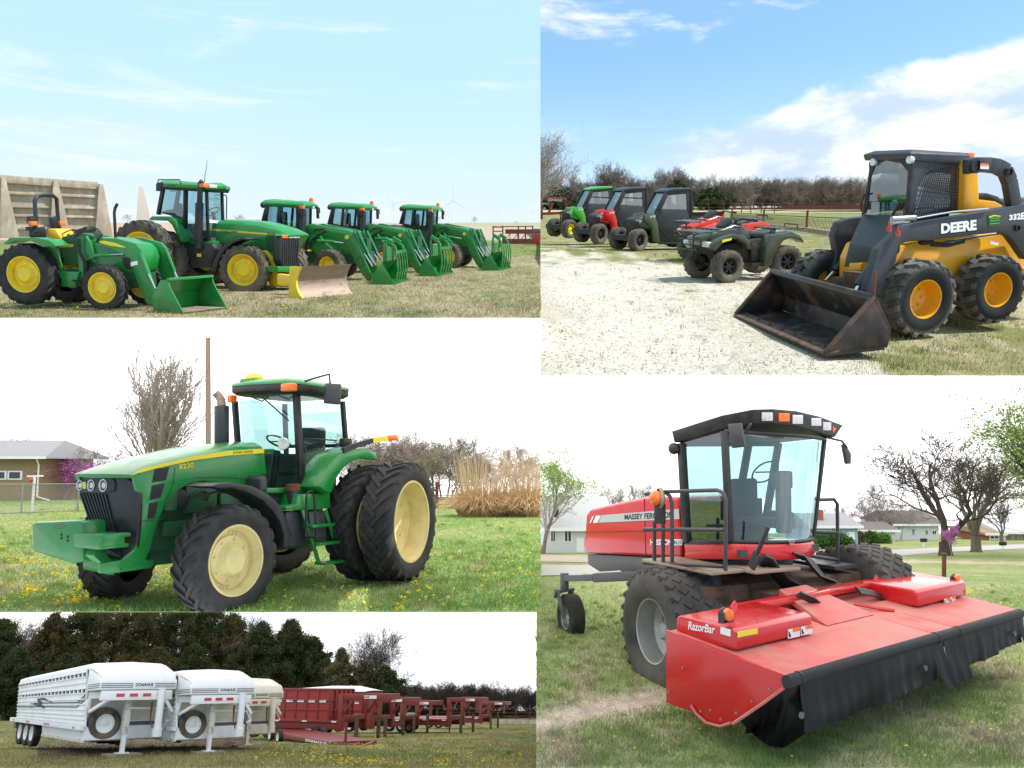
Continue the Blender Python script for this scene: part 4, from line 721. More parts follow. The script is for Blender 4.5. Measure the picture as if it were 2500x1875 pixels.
# cab
yn, yf = -.92, .98; pr_, pf = F.s(D((1118, 375)), yn), F.s(D((1162, 1122)), yn); a1, a0 = F.s(D((1440, 285)), yn), F.s(D((1482, 1112)), yn)
xw = a0.x; e1, e0 = F.f(E((470, 345)), a1.x), F.f(E((383, 1088)), a0.x); rx = min(pr_.x, pf.x)
N = 12
def arc3(p, q, bulge): return [p.lerp(q, k / N) + V((bulge * 4 * (k / N) * (1 - k / N), 0, 0)) for k in range(N + 1)]
top, bot = arc3(a1, e1, .34), arc3(a0, e0, .30)
b = MB(); b.loft([top, bot], cap=False, closed=False); b.build('windshield', 'glass', t, fix=False, smooth=60)
MB().add([pr_, pf, a0, a1], [(0, 1, 2, 3)]).build('side_window', 'glass', t, fix=False, smooth=0)
fr1, fr0 = V((rx, e1.y, pr_.z)), V((rx, e0.y, pf.z)); MB().add([fr1, fr0, e0, e1], [(0, 1, 2, 3)]).build('side_window', 'glass', t, fix=False, smooth=0)
b = MB(); b.bar(pr_, pf, .10, .10); b.bar(a1, a0, .075, .09); b.bar(e1, e0, .05, .06); b.bar(fr1, fr0, .09, .09); b.bar(pr_, fr1, .08, .1); b.bar(pf, fr0, .08, .2); b.bar(pf, a0, .05, .06); b.tube(bot, .03, 6); b.tube(top, .035, 6)
b.bar(fr1.lerp(fr0, 0) + V((0, -.62, 0)), fr0 + V((0, -.62, 0)), .12, .06); b.build('cab_frame', 'black', t, bev=.01)
MB().add([V((rx, yn, 2.3)), V((rx, e0.y, 2.3)), V((rx, e0.y, pf.z)), V((rx, yn, pf.z))], [(0, 1, 2, 3)]).build('rear_panel', 'interior', t, fix=False, smooth=0)
MB().add([pr_ + V((0, 0, 0)), V((rx, yn, 2.3)), V((rx, e1.y, 2.3)), fr1], [(0, 1, 2, 3)]).build('rear_window', 'glass', t, fix=False, smooth=0)
# roof
per = []
def pp(px, Q, y=None, x=None): return F.s(Q(px), y) if x is None else F.f(Q(px), x)
rb = pp((1062, 372), D, -1.02); rt_ = pp((1042, 286), D, -1.02)
fx = a1.x; fl = [(D((1430, 268)), D((1420, 165))), (E((-60, 228)), E((-70, 120))), (E((80, 225)), E((80, 116))), (E((250, 245)), E((260, 132))), (E((400, 285)), E((430, 172))), (E((550, 330)), E((610, 240)))]
xs = [fx - .12, fx + .28, fx + .42, fx + .44, fx + .34, fx + .12]
ring_b = [rb] + [F.f(p, x) for (p, _), x in zip(fl, xs)]; ring_t = [rt_] + [F.f(p, x + .03) for (_, p), x in zip(fl, xs)]
yb = ring_b[-1].y; ring_b += [V((rb.x, yb, rb.z))]; ring_t += [V((rt_.x, yb, rt_.z))]
fas = MB().loft([ring_b, ring_t]).build('roof_fascia', 'black', t, bev=.015)
ctr = sum(ring_t, V()) / len(ring_t); MB().loft([[p + V((0, 0, -.005)) for p in ring_t], [p.lerp(ctr, .04) + V((0, 0, .04)) for p in ring_t], [p.lerp(ctr, .3) + V((0, 0, .13)) for p in ring_t], [p.lerp(ctr, .7) + V((0, 0, .17)) for p in ring_t]]).build('roof', 'white', t, smooth=60)
def on_fascia(Q, p):
    best = None
    for k in range(1, 6):
        A0, B0, C0 = ring_b[k], ring_b[k + 1], ring_t[k]; n = (B0 - A0).cross(C0 - A0); r = F._r(Q(p)); u = n.dot(A0 - F.c) / n.dot(r); q = F.c + r * u; f = (q - A0).dot(B0 - A0) / (B0 - A0).length_squared
        if -.02 <= f <= 1.02: best = (q, n.normalized()); break
    return best
for cx_, y0, y1, hw, m in ((40, 143, 207, 42, 'lamp_glass'), (163, 148, 212, 40, 'orange'), (265, 162, 230, 38, 'lamp_glass'), (403, 185, 245, 36, 'lamp_glass'), (483, 215, 278, 30, 'lamp_glass'), (547, 238, 293, 22, 'orange')):
    qs = [on_fascia(E, p) for p in ((cx_ - hw, y1), (cx_ + hw, y1), (cx_ + hw, y0), (cx_ - hw, y0))]
    if None in qs: qs = [q or [x for x in qs if x][0] for q in qs]
    n = qs[0][1]; n = n if n.x > 0 else -n; MB().prism([q[0] - n * .01 for q in qs], n * .03).build('roof_lamp', m, fas, bev=.01)
for p, m in (((1060, 415), 'black'),): c = F.s(D(p), -1.0); MB().ball(c, .1, 10, (1, .7, .9)).build('rear_lamp', m, fas)
# lower cab skirt
def off(p, dz, dx=0): return V((p.x + dx, p.y, p.z + dz))
sk = [V((rx + .05, yn - .03, pf.z - .02))] + [off(p, -.02, .02) for p in bot] + [V((rx + .05, e0.y + .03, pf.z - .02))]; dz = F.s(D((1490, 1237)), yn).z - a0.z
MB().loft([[p + V((0, 0, dz)) for p in sk], [p + V((.02, 0, dz * .55)) for p in sk], sk]).build('cab_skirt', 'red', t, bev=.025)
em = [on for on in (F.f(E((195, 1112)), xw + .33), F.f(E((240, 1112)), xw + .33), F.f(E((222, 1145)), xw + .33))]
b = MB()
for x in (205, 222, 239): q = [F.f(E((x + d, y_)), xw + .345) for d, y_ in ((-9, 1105), (9, 1105), (0, 1122))]; b.prism(q, (.006, 0, 0))
for x in (214, 231): q = [F.f(E((x + d, y_)), xw + .345) for d, y_ in ((-9, 1124), (9, 1124), (0, 1143))]; b.prism(q, (.006, 0, 0))
tag(b.build('emblem', 'silver', t, smooth=0), kind=None)
# inside
sx = xw - .45
b = MB(); b.box((sx - .25, -.22, 1.95), (sx + .22, .25, 2.08)); b.box((sx - .32, -.22, 2.05), (sx - .2, .25, 2.62)); b.box((sx - .15, -.12, 1.6), (sx + .1, .15, 1.95)); b.box((sx - .2, .3, 1.9), (sx + .3, .48, 2.15)); b.build('seat', 'seat_dark', t, bev=.04)
cp = F.f(E((165, 1050)), xw - .02); ct = F.f(E((160, 690)), xw - .05)
b = MB(); b.bar(cp, ct, .22, .12, (1, 0, 0)); b.box((ct.x - .1, ct.y - .14, ct.z - .05), (ct.x + .06, ct.y + .14, ct.z + .2)); b.build('steering_column', 'interior_grey', t, bev=.03)
MB().lathe([(.2, -.016), (.218, 0), (.2, .016), (.184, 0), (.2, -.016)], (ct.x - .22, ct.y - .12, ct.z + .18), 24, (-.75, .1, .65)).bar((ct.x - .22, ct.y - .3, ct.z + .18), (ct.x - .22, ct.y + .06, ct.z + .18), .03, .02).build('steering_wheel', 'black', t)
MB().box((rx, yn + .05, pf.z - .1), (xw + .15, e0.y - .05, pf.z + .0)).build('cab_floor', 'interior', t)
# platform, rails, lamp
yp = -1.5; r = .026
b = MB(); q = [F.s(D(p), yp) for p in ((840, 1300), (1440, 1345))]; zf = q[1].z - .02; b.box((q[0].x, yp - .05, zf - .04), (a0.x + .35, yn, zf)); b.box((a0.x - .05, -1.0, zf - .04), (a0.x + .55, -.2, zf)); b.build('platform', 'steel_worn', t, bev=.008)
def rail(pts, y=yp, r=r): return [F.s(D(p), y) for p in pts]
b = MB(); b.tube(rail([(850, 757), (1000, 738), (1385, 727), (1430, 748), (1450, 800), (1448, 1332)]), r); b.tube(rail([(838, 1020), (1440, 1026)]), r); b.tube(rail([(835, 1272), (1000, 1278), (1435, 1300)]), r)
for x, y0, y1 in ((915, 960, 1270), (980, 960, 1272)): b.tube(rail([(x, y0), (x, y1)]), r)
b.tube(rail([(990, 740), (1030, 770), (1046, 830), (1048, 1272)]), r); hr = b.build('handrail', 'charcoal', t, smooth=60)
MB().prism(rail([(912, 828), (988, 828), (988, 980), (912, 980)], yp - .04), (0, .03, 0)).build('sign_plate', 'black_matte', hr, bev=.006)
q = rail([(926, 785)], yp - .12)[0]; MB().ball(q, .105, 14, (1, .8, 1)).build('flasher', 'orange', hr); MB().lathe([(.13, -.02), (.15, .02), (.11, .05), (0, .06)], q + V((0, .06, 0)), 16, (.4, 1, 0)).build('flasher_housing', 'steel_worn', hr)
q = [F.f(E(p), .75) for p in ((420, 800), (540, 795), (566, 830), (570, 1270))]; b = MB(); b.tube(q, r); b.tube([F.f(E(p), .75) for p in ((400, 1040), (568, 1046))], r); b.tube([F.f(E(p), .75) for p in ((330, 1215), (570, 1250))], r); b.box((.2, q[3].y - .35, q[3].z - .05), (1.0, q[3].y + .1, q[3].z)); b.build('handrail', 'charcoal', t, smooth=60)
b = MB(); b.tube([F.s(D(p), -1.0) for p in ((1640, 228), (1600, 290), (1560, 315))], .02, 6); b.prism([F.s(D(p), -1.1) for p in ((1480, 232), (1575, 226), (1608, 402), (1510, 412))], (.05, -.08, 0)); b.build('mirror', 'charcoal', t, bev=.02)
b = MB(); b.tube([F.f(E(p), a1.x + .1) for p in ((480, 330), (600, 358), (640, 410))], .02, 6); b.prism([F.f(E(p), a1.x + .1) for p in ((612, 385), (628, 378), (672, 455), (670, 530), (640, 532))], (-.08, .03, 0)); b.build('mirror', 'charcoal', t, bev=.02)
b = MB(); b.bar(F.s(D((1640, 1310)), -.95), F.s(D((1690, 1200)), -.95), .12, .03, (0, 1, 0)); b.tube([F.s(D(p), -.95) for p in ((1685, 1205), (1770, 1000))], .03, 8); b.build('lever', 'charcoal', t)
# ---- the header in front
FH = Frame.px(P4, I_((222, 985)), I_((2008, 464)), 0, .84); L = (P4.g(I_((2008, 464)), .84) - P4.g(I_((222, 985)), .84)).length
h = thing('mower_header', FH, 'wide red mower header with black rubber curtain in front of the windrower', 'mower header')
e_ = lambda pts, x=0.0: [FH.f(H_(p), x) for p in pts]
ep = e_([(1028, 592), (1028, 1155), (1240, 1235), (1320, 1290), (1450, 1340), (1550, 1312), (1955, 1045), (1958, 945)])
MB().prism(ep, (.04, 0, 0)).build('end_plate', 'red', h, bev=.012); MB().prism([p + V((L - .04, 0, 0)) for p in ep], (.04, 0, 0)).build('end_plate', 'red', h, bev=.012)
b = MB(); fl_ = e_([(1222, 1175), (1262, 1240), (1340, 1310), (1450, 1338), (1530, 1310)], -.02); b.tube(fl_, .016, 6); b.tube(e_([(1545, 1318), (1770, 1165), (1940, 1040)], -.015), .018, 6); b.build('skid_edge', 'red_dusty', h)
for p in ((1162, 885), (1055, 1070), (1300, 1222), (1375, 1212), (1455, 1282), (1830, 1045), (1697, 1140), (1575, 1232)): q = e_([p], 0)[0]; MB().cyl(q, q - V((.015, 0, 0)), .013, 6).build('bolt', 'steel_worn', h)
y1, z1 = ep[0].y, ep[0].z; yb_, z0 = ep[7].y, ep[7].z - .0
def deck(u, x): return V((x, lerp(yb_, y1, u), lerp(z0, z1, u)))
b = MB(); nrm = V((0, (z0 - z1), (y1 - yb_))).normalized()
for xa, xb, ua, ub in ((.02, L * .555, 0, .42), (L * .558, L * .655, 0, .42), (L * .658, L - .02, 0, .42)): b.loft([[deck(u, x) + nrm * k for u, k in ((ua, -.03), (ub - .004, -.03), (ub - .004, 0), (ua, 0))] for x in (xa, xb)])
b.loft([[deck(u, x) + nrm * k for u, k in ((.42, -.03), (.98, -.03), (.98, -.004), (.42, -.004))] for x in (.02, L - .02)]); b.build('deck', 'red_dusty', h, bev=.006)
MB().tube([V((-.03, yb_ - .02, z0 - .05)), V((L + .03, yb_ - .02, z0 - .05))], .062, 16).build('front_roll', 'black_matte', h, bev=.01)
for x in (.16, L * .555, L * .655): MB().cyl((x, yb_ - .02, z0 - .05), (x + .02, yb_ - .02, z0 - .05), .069, 16).build('roll_clip', 'black', h)
# drive boxes on the deck
bx = e_([(1102, 595), (1110, 495), (1132, 482), (1535, 582), (1572, 618), (1576, 752), (1300, 700)], .10); xl = FH.s(I_((425, 640)), bx[5].y).x
dv = 'drive_cover'; o1 = MB().prism(bx, (xl - .10, 0, 0)).build(dv, 'red', h, bev=.03, seg=3); o2 = MB().prism([p + V((L - xl - .02, 0, 0)) for p in bx], (xl - .10, 0, 0)).build(dv, 'red', h, bev=.03, seg=3)
text('RazorBar', e_([(1200, 590), (1408, 625), (1408, 560), (1200, 525)], .094), 'decal_white', o1, bold=.02, shear=.2); decal(e_([(1452, 622), (1530, 645), (1530, 590), (1454, 570)], .098), (-1, 0, 0), 'decal_white', o1, 'sticker')
fy = bx[5].y; fd = lambda pts: [FH.s(I_(p), fy - .003) for p in pts]; hh = lambda pts: [FH.s(H_(p), fy - .003) for p in pts]
decal(hh([(1580, 652), (1735, 622), (1735, 580), (1580, 608)]), (0, -1, 0), 'decal_yellow', o1, 'reflector')
def sticker(x0, x1, yt, yb2, par, Q=fd, sl=-.2):
    w = x1 - x0; q = Q([(x0, yb2), (x1, yb2 + w * sl), (x1, yt + w * sl), (x0, yt)]); s = decal(q, (0, -1, 0), 'decal_white', par, 'warning_sticker'); k = V((0, -.006, 0))
    decal([q[3].lerp(q[2], .4) + k, q[2] + k, q[2].lerp(q[1], .35) + k, q[3].lerp(q[0], .35).lerp(q[2].lerp(q[1], .35), .4) + k], (0, -1, 0), 'orange', s, 'band'); decal([q[0].lerp(q[1], .1).lerp(q[3], .15) + k, q[0].lerp(q[1], .3).lerp(q[3], .2) + k, q[0].lerp(q[1], .32).lerp(q[3], .75) + k, q[0].lerp(q[1], .15).lerp(q[3], .8) + k], (0, -1, 0), 'decal_black', s, 'symbol')
sticker(230, 322, 590, 662, o1); sticker(330, 418, 570, 638, o1); sticker(1435, 1475, 355, 400, o2); sticker(1482, 1522, 342, 388, o2)
decal(fd([(1602, 312), (1658, 303), (1658, 278), (1602, 288)]), (0, -1, 0), 'decal_yellow', o2, 'reflector')
def flasher(Q, p, hgt, par):
    q = FH.s(Q(p), fy + .12); b = MB(); b.box((q.x - .075, q.y - .02, q.z), (q.x + .075, q.y + .05, q.z + .012))
    for s in (-1, 1): b.box((q.x + s * .075 - .006, q.y - .02, q.z), (q.x + s * .075 + .006, q.y + .05, q.z + hgt * .7))
    b.lathe([(hgt * .42, .02), (hgt * .46, -.01), (hgt * .4, -.015), (0, -.01)][::-1], (q.x, q.y + .03, q.z + hgt * .5), 8, (0, 1, 0)); o = b.build('flasher_bracket', 'charcoal', par)
    MB().lathe([(hgt * .37, -.045), (hgt * .40, -.01), (hgt * .38, .01), (0, .01)], (q.x, q.y, q.z + hgt * .5), 14, (0, 1, 0)).build('flasher', 'orange', o); MB().lathe([(hgt * .37, -.045), (0, -.06)], (q.x, q.y, q.z + hgt * .5), 14, (0, 1, 0)).build('flasher_lens', 'orange', o)
flasher(H_, (1500, 538), .17, o1); flasher(I_, (1532, 250), .17, o2)
# cross beam, pan and hoses
yr = bx[1].y - .05; q0, q1 = FH.s(H_((1735, 385)), yr), FH.s(I_((1100, 250)), yr)
b = MB(); b.bar((xl - .35, yr, q0.z), (L - xl + .35, yr, q0.z), .20, .03); b.bar((xl - .35, yr - .1, q0.z - .03), (L - xl + .35, yr - .1, q0.z - .03), .015, .06)
for x, s in ((xl - .35, -1), (L - xl + .35, 1)): b.bar((x, yr, q0.z), (x + s * .18, yr, q0.z - .14), .20, .02, (0, 1, 0))
b.build('cross_beam', 'red', h, bev=.006)
cx_ = L * .47; MB().loft([[deck(.5, cx_ + s * .55) + nrm * .004 for s in (-1, 1)] + [deck(1.05, cx_ + s * .3) + nrm * .2 for s in (1, -1)], [deck(.62, cx_ + s * .5) + nrm * .0 for s in (-1, 1)] + [deck(1.05, cx_ + s * .3) + nrm * .1 for s in (1, -1)]]).build('drive_hump', 'red_dusty', h, bev=.01)
for s in (-1, 1): MB().tube([deck(.72, cx_ + s * .62) + nrm * .04, deck(.58, cx_ + s * .75) + nrm * .03, deck(.48, cx_ + s * .95) + nrm * .01], .022, 6).build('deck_rib', 'red', h)
MB().tube([V((.1, y1 + .02, z1 - .08)), V((L - .1, y1 + .02, z1 - .08))], .05, 6).tube([V((xl, y1 - .1, z1 + .0)), V((L - xl, y1 - .1, z1))], .035, 6).build('rear_tube', 'red_dusty', h)
Hs4 = lambda Q, pts, y: [FH.s(Q(p), y) for p in pts]
for k in range(3): MB().tube([p + V((k * .03, -.01 * k, .015 * k)) for p in Hs4(I_, [(300, 330), (400, 370), (470, 430), (500, 500), (470, 545), (420, 560)], yr - .2)], .022, 6).build('hose', 'hose', h, smooth=60)
for k in range(4): MB().tube([p + V((0, .02 * k, .02 * k)) for p in Hs4(I_, [(790, 310), (900, 330), (1010, 375), (1120, 400), (1250, 385), (1370, 352)], yr - .3)], .018, 6).build('hose', 'hose', h, smooth=60)
for k in range(4): o = MB().tube([F.f(Q(p), 1.05 + .05 * k) + V((0, .03 * k, .03 * k)) for Q, p in ((D, (1700, 1275)), (D, (1760, 1300)), (D, (1820, 1390)), (D, (1880, 1450)), (D, (1960, 1490)))], .03, 6).build('hose', 'hose', t, smooth=60)
for k in range(5): MB().tube([F.f(E(p), 1.0 + .06 * k) + V((0, -.04 * k, .02 * k)) for p in ((300, 1240), (380, 1260), (430, 1330), (500, 1410), (600, 1445))], .024, 6).build('hose', 'hose', t, smooth=60)
# rubber curtain with folds
def curtain(x0, x1, n, zb, flare=0.0, seed=0):
    rnd = np.random.RandomState(seed); xs = np.linspace(x0, x1, n); ph = rnd.uniform(0, 6, 5); rows = []
    for j in range(9):
        v = j / 8; row = []
        for i, x in enumerate(xs):
            fo = (.020 * sin(x * 4.3 + ph[0]) + .012 * sin(x * 13 + ph[1] + 2 * sin(x * 3)) + .006 * sin(x * 31 + ph[2])) * v + .014 * sin(v * 8 + 2 * sin(x * 2.1 + ph[3])) * v; bz = zb[i * (len(zb) - 1) // (n - 1)] if not callable(zb) else zb(x)
            row.append(V((x, yb_ - .05 - .05 * v + fo - flare * v * v, lerp(z0 - .06, bz, v) + .006 * sin(x * 7) * v)))
        rows.append(row)
    return MB().loft(rows, cap=False, closed=False).build('curtain', 'tarp', h, fix=False, smooth=80)
cz = [FH.s(I_(p), yb_ - .1) for p in ((375, 1388), (620, 1298), (860, 1210), (1060, 1118), (1262, 1022), (1545, 912), (1740, 830), (1945, 722))]; zb_ = lambda x: float(np.interp(x, [p.x for p in cz], [p.z for p in cz]))
curtain(.14, L * .53, 110, zb_); curtain(L * .53, L * .575, 16, lambda x: zb_(x) - .10, .14, 2); curtain(L * .58, L * .66, 24, lambda x: zb_(x) - .09, .07, 3); curtain(L * .66, L - .12, 80, zb_, 0, 4); curtain(L - .14, L + .01, 10, lambda x: zb_(x) - .08, .05, 6)
b = MB(); rows = []                         # corner flap flaring out over the grass
tp = [FH.f(H_(p), -.01) for p in ((1600, 1290), (1770, 1165), (1900, 1080), (1960, 1030))] + [V((.06, yb_ - .06, z0 - .06)), V((.14, yb_ - .05, z0 - .06))]
bt = [FH.t(Q(p), .03) for Q, p in ((H_, (1625, 1395)), (H_, (1690, 1390)), (H_, (1745, 1440)), (H_, (1830, 1490)), (I_, (200, 1505)), (I_, (375, 1385)))]
for j in range(9): v = j / 8; rows.append([a.lerp(c_, v) + V((.03 * sin(i * 1.9) * sin(v * 3), -.06 * sin(v * 3.1) * (1 + .4 * sin(i * 2.3)), 0)) for i, (a, c_) in enumerate(zip([tp[int(k)].lerp(tp[min(int(k) + 1, 5)], k % 1) for k in np.linspace(0, 4.999, 24)], [bt[int(k)].lerp(bt[min(int(k) + 1, 5)], k % 1) for k in np.linspace(0, 4.999, 24)]))])
b.loft(rows, cap=False, closed=False).build('corner_flap', 'tarp', h, fix=False, smooth=80)
for p in ((345, 1255), (1300, 890), (1988, 625)): q = FH.s(I_(p), yb_ - .12); MB().cyl(q, q + V((0, .02, 0)), .032, 14).build('washer', 'grey_metal', h)
# ---- houses, bushes, trees and posts behind
def house(P, x0, x1, yb, ye, yr, depth, label, wall, roof, wins, gable=False, e=.4, name='house', extra=None):
    g = G(P, (x0, yb)); Y = g.y; M = P.mat @ Matrix.Translation(g); h = thing(name, M, label, 'house'); X = lambda x: P.d((x, yb), Y).x - g.x; Zz = lambda y: P.d((x0, y), Y).z - g.z; W, he, hr = X(x1), Zz(ye), Zz(yr)
    if gable: pts = [(0, 0, -.3), (W, 0, -.3), (W, 0, he), (W / 2, 0, hr), (0, 0, he)]; MB().prism(pts, (0, depth, 0)).build('wall', wall, h); b = MB(); b.loft([[(-e, -e, he - e * .6), (W / 2, -e, hr + .05), (W + e, -e, he - e * .6), (W + e, -e, he - e * .6 + .2), (W / 2, -e, hr + .28), (-e, -e, he - e * .6 + .2)], [(-e, depth + e, he - e * .6), (W / 2, depth + e, hr + .05), (W + e, depth + e, he - e * .6), (W + e, depth + e, he - e * .6 + .2), (W / 2, depth + e, hr + .28), (-e, depth + e, he - e * .6 + .2)]]); r = b.build('roof', roof, h)
    else: MB().box((0, 0, -.3), (W, depth, he)).build('wall', wall, h); r = MB().loft([[(-e, -e, he - .1), (-e, -e, he + .08), (-e, depth / 2, hr), (-e, depth + e, he + .08), (-e, depth + e, he - .1)], [(W + e, -e, he - .1), (W + e, -e, he + .08), (W + e, depth / 2, hr), (W + e, depth + e, he + .08), (W + e, depth + e, he - .1)]]).build('roof', roof, h); MB().box((-e, -e - .06, he - .12), (W + e, -e + .02, he + .1)).build('fascia', 'trim_white', r)
    for (a, b_, c_, d_, kind) in wins:
        o = MB().box((X(a), -.05, Zz(d_)), (X(b_), .05, Zz(c_))).build('door' if kind == 'door' else 'window', 'trim_white', h); w = (X(b_) - X(a)) * .14
        if kind != 'door': MB().box((X(a) + w, -.07, Zz(d_) + w), (X(b_) - w, -.04, Zz(c_) - w)).build('pane', 'window_dark', o); MB().box(((X(a) + X(b_)) / 2 - w * .3, -.085, Zz(d_) + w), ((X(a) + X(b_)) / 2 + w * .3, -.06, Zz(c_) - w)).build('mullion', 'trim_white', o)
    return h, X, Zz, r
ex = lambda x, y: E((x, y)); ey = lambda y: 960 + y * .32553; exx = lambda x: 1860 + x * .32553; dx = lambda x: 1300 + x * .32543
h1, X, Zz, r = house(P4, dx(95), dx(560), 1350, ey(1015), ey(800), 9, 'white clapboard house with pale roof and dormer left of the windrower', 'house_white', 'shingle_white', [(dx(135), dx(175), ey(1025), ey(1115), ''), (dx(235), dx(297), ey(1022), ey(1117), ''), (dx(330), dx(385), ey(1085), ey(1195), 'door')], e=.5)
o = MB().prism([(X(dx(120)), 1.2, Zz(ey(960))), (X(dx(225)), 1.2, Zz(ey(960))), (X(dx(225)), 1.2, Zz(ey(870))), (X(dx(175)), 1.2, Zz(ey(830))), (X(dx(120)), 1.2, Zz(ey(870)))], (0, 2.6, 0)).build('dormer', 'house_white', h1); MB().box((X(dx(158)), 1.12, Zz(ey(958))), (X(dx(212)), 1.22, Zz(ey(872)))).build('window', 'trim_white', o); MB().box((X(dx(165)), 1.1, Zz(ey(952))), (X(dx(205)), 1.2, Zz(ey(878)))).build('pane', 'window_dark', o)
h2, X, Zz, r = house(P4, exx(380), exx(722), 1330, ey(1000), ey(925), 8, 'blue house with grey roof and brick chimney behind the green hedge', 'house_blue', 'shingle', [(exx(642), exx(698), ey(1040), ey(1115), 'door'), (exx(520), exx(555), ey(1005), ey(1035), '')])
MB().box((X(exx(465)), 1.5, Zz(ey(1000))), (X(exx(510)), 2.4, Zz(ey(885)))).build('chimney', 'brick', r)
house(P4, exx(722), exx(1000), 1322, ey(1030), ey(985), 7, 'long low white house with dark roof between the blue house and the two storey one', 'house_white', 'shingle_dark', [(exx(875), exx(915), ey(1055), ey(1085), '')])
house(P4, exx(1000), exx(1330), 1318, ey(985), ey(900), 8, 'white two storey house with dark roof behind the bare trees on the right', 'house_white', 'shingle_dark', [(exx(1127), exx(1147), ey(1015), ey(1062), ''), (exx(1225), exx(1247), ey(1025), ey(1060), ''), (exx(1275), exx(1312), ey(1025), ey(1062), ''), (exx(1020), exx(1045), ey(1000), ey(1020), '')])
house(P4, exx(1690), exx(1800), 1319, ey(1055), ey(1020), 8, 'small brick shop with flat tan front at the far right', 'brick', 'house_tan', [(exx(1705), exx(1780), ey(1062), ey(1100), '')])
house(P4, exx(1806), exx(2150), 1319, ey(1045), ey(985), 8, 'tan house with pale grey roof at the right edge', 'house_tan', 'shingle_white', [(exx(1875), exx(1893), ey(1060), ey(1102), ''), (exx(1925), exx(1945), ey(1060), ey(1095), ''), (exx(1810), exx(1828), ey(1055), ey(1102), 'door')])
def bush(P, x, yb, yt, wpx, label, cols, seed):
    g = G(P, (x, yb)); s = g.y / FF; H = (yb - yt) * s; W = wpx * s / 2; rnd = random.Random(seed); pts = [V((W * rnd.uniform(-1, 1), W * .5 * rnd.uniform(-1, 1), 0)) for k in range(260)]
    pts = [V((p.x, p.y, H * math.sqrt(max(.02, 1 - (p.x / W) ** 4 * .8)) * rnd.uniform(.05, 1) ** .6)) for p in pts]; t = thing('bush', P.mat @ Matrix.Translation(g), label, 'bush'); b = MB()
    for k in range(0, 260, 9): b.tube([V((pts[k].x * .5, 0, -.05)), pts[k]], .02, 3, cap=False)
    b.build('stem', 'bark_grey', t, fix=False); link('foliage', leaf_mesh('foliage', pts, 18, .16, .14, cols, seed), 'leaf', t, 0)
HG = ((.06, .14, .03), (.09, .18, .04), (.05, .10, .03))
bush(P4, exx(525), ey(1166), ey(1066), 90, 'long low green hedge beside the windrower cab', HG, 1); bush(P4, exx(733), ey(1135), ey(1060), 24, 'brown twiggy shrub next to the blue house', ((.20, .16, .10), (.16, .15, .08)), 2); bush(P4, exx(815), ey(1135), ey(1055), 28, 'dark green round bush left of the bright green one', HG, 3); bush(P4, exx(915), ey(1128), ey(1068), 20, 'small bright green bush in front of the long white house', ((.10, .26, .04), (.12, .22, .05)), 4)
def tr(P, x, yb, yt, key, label, grp=None, rz=0, wx=1.0, **kw):
    p = (x, yb); H = height_px(P, p, (x, yt)); H0 = kw.get('H', 8); return tree(at(P, p, rz, (H / H0 * wx, H / H0 * wx, H / H0)), key, label, grp, **kw)
BT = dict(bark='bark_dark', twig='bark_dark', H=8, trunk=.34, kids=(6, 5, 5, 3), spread=.66, bole=.24, ratio=.60, up=.35, fork=3, r_min=.017)
tr(P4, exx(1378), ey(1218), ey(170), 'street', 'large bare tree with forked trunk behind the pink flowering sapling', wx=1.55, seed=51, **BT)
tr(P4, exx(1608), ey(1192), ey(330), 'street2', 'bare tree with thick trunk right of the pink sapling', wx=1.4, seed=52, bark='bark', twig='bark', H=8, trunk=.36, kids=(8, 5, 5, 3), spread=.5, bole=.36, ratio=.56, up=.35, fork=4, r_min=.017)
GR = ((.24, .36, .06), (.30, .42, .09), (.18, .30, .05))
tr(P4, exx(2130), ey(1230), ey(-60), 'maple', 'pale green leafing tree reaching in from the right edge', seed=53, wx=1.1, bark='bark_dark', twig='bark_dark', leaves=(4, .10, .16, GR), H=8, trunk=.3, kids=(10, 7, 5, 3), spread=.85, bole=.28, ratio=.58, fork=3, r_min=.01)
tr(P4, exx(1800), ey(1125), ey(740), 'street2', 'slim bare tree in front of the tan house at the right edge', rz=2)
tr(P4, exx(1420), ey(1242), ey(985), 'sapling', 'pink flowering sapling beside the rusty post', seed=54, bark='bark_grey', twig='bark_grey', leaves=(14, .055, .07, ((.50, .16, .46), (.56, .22, .50), (.44, .12, .40))), H=3, trunk=.04, kids=(8, 5, 3), spread=.7, bole=.5, up=.4, r_min=.006, ratio=.45)
for i, (x, yt, yb) in enumerate(((470, 850, 1120), (560, 840, 1118), (650, 810, 1112), (740, 790, 1112), (835, 710, 1112), (955, 630, 1110), (1040, 770, 1112), (1110, 800, 1108), (1260, 830, 1105), (880, 790, 1110), (1190, 840, 1104), (1480, 900, 1100), (1560, 950, 1100), (1640, 930, 1100))):
    tr(P4, exx(x), ey(yb) - 4, ey(yt), 'far%d' % (1 + i % 3), 'bare brown tree among the houses right of the cab', 'bare trees among the houses', rz=i * 1.9, wx=1.0)
o = tr(P4, dx(78), ey(1205), ey(370), 'willow', 'leafing pale green tree at the left edge by the white house', seed=57, bark='bark', twig='bark_grey', leaves=(3, .10, .14, GR), H=8, trunk=.26, kids=(12, 7, 5, 3), spread=.62, bole=.25, up=.35, ratio=.56, r_min=.008); cut(o, x=1319.5)
for i, (x, yt) in enumerate(((560, 690), (640, 620), (800, 630), (900, 650), (480, 740))): tr(P4, dx(x), ey(1100), ey(yt), 'far%d' % (1 + i % 3), 'bare tree behind the red hood', 'bare trees behind the red hood', rz=i * 2.3)
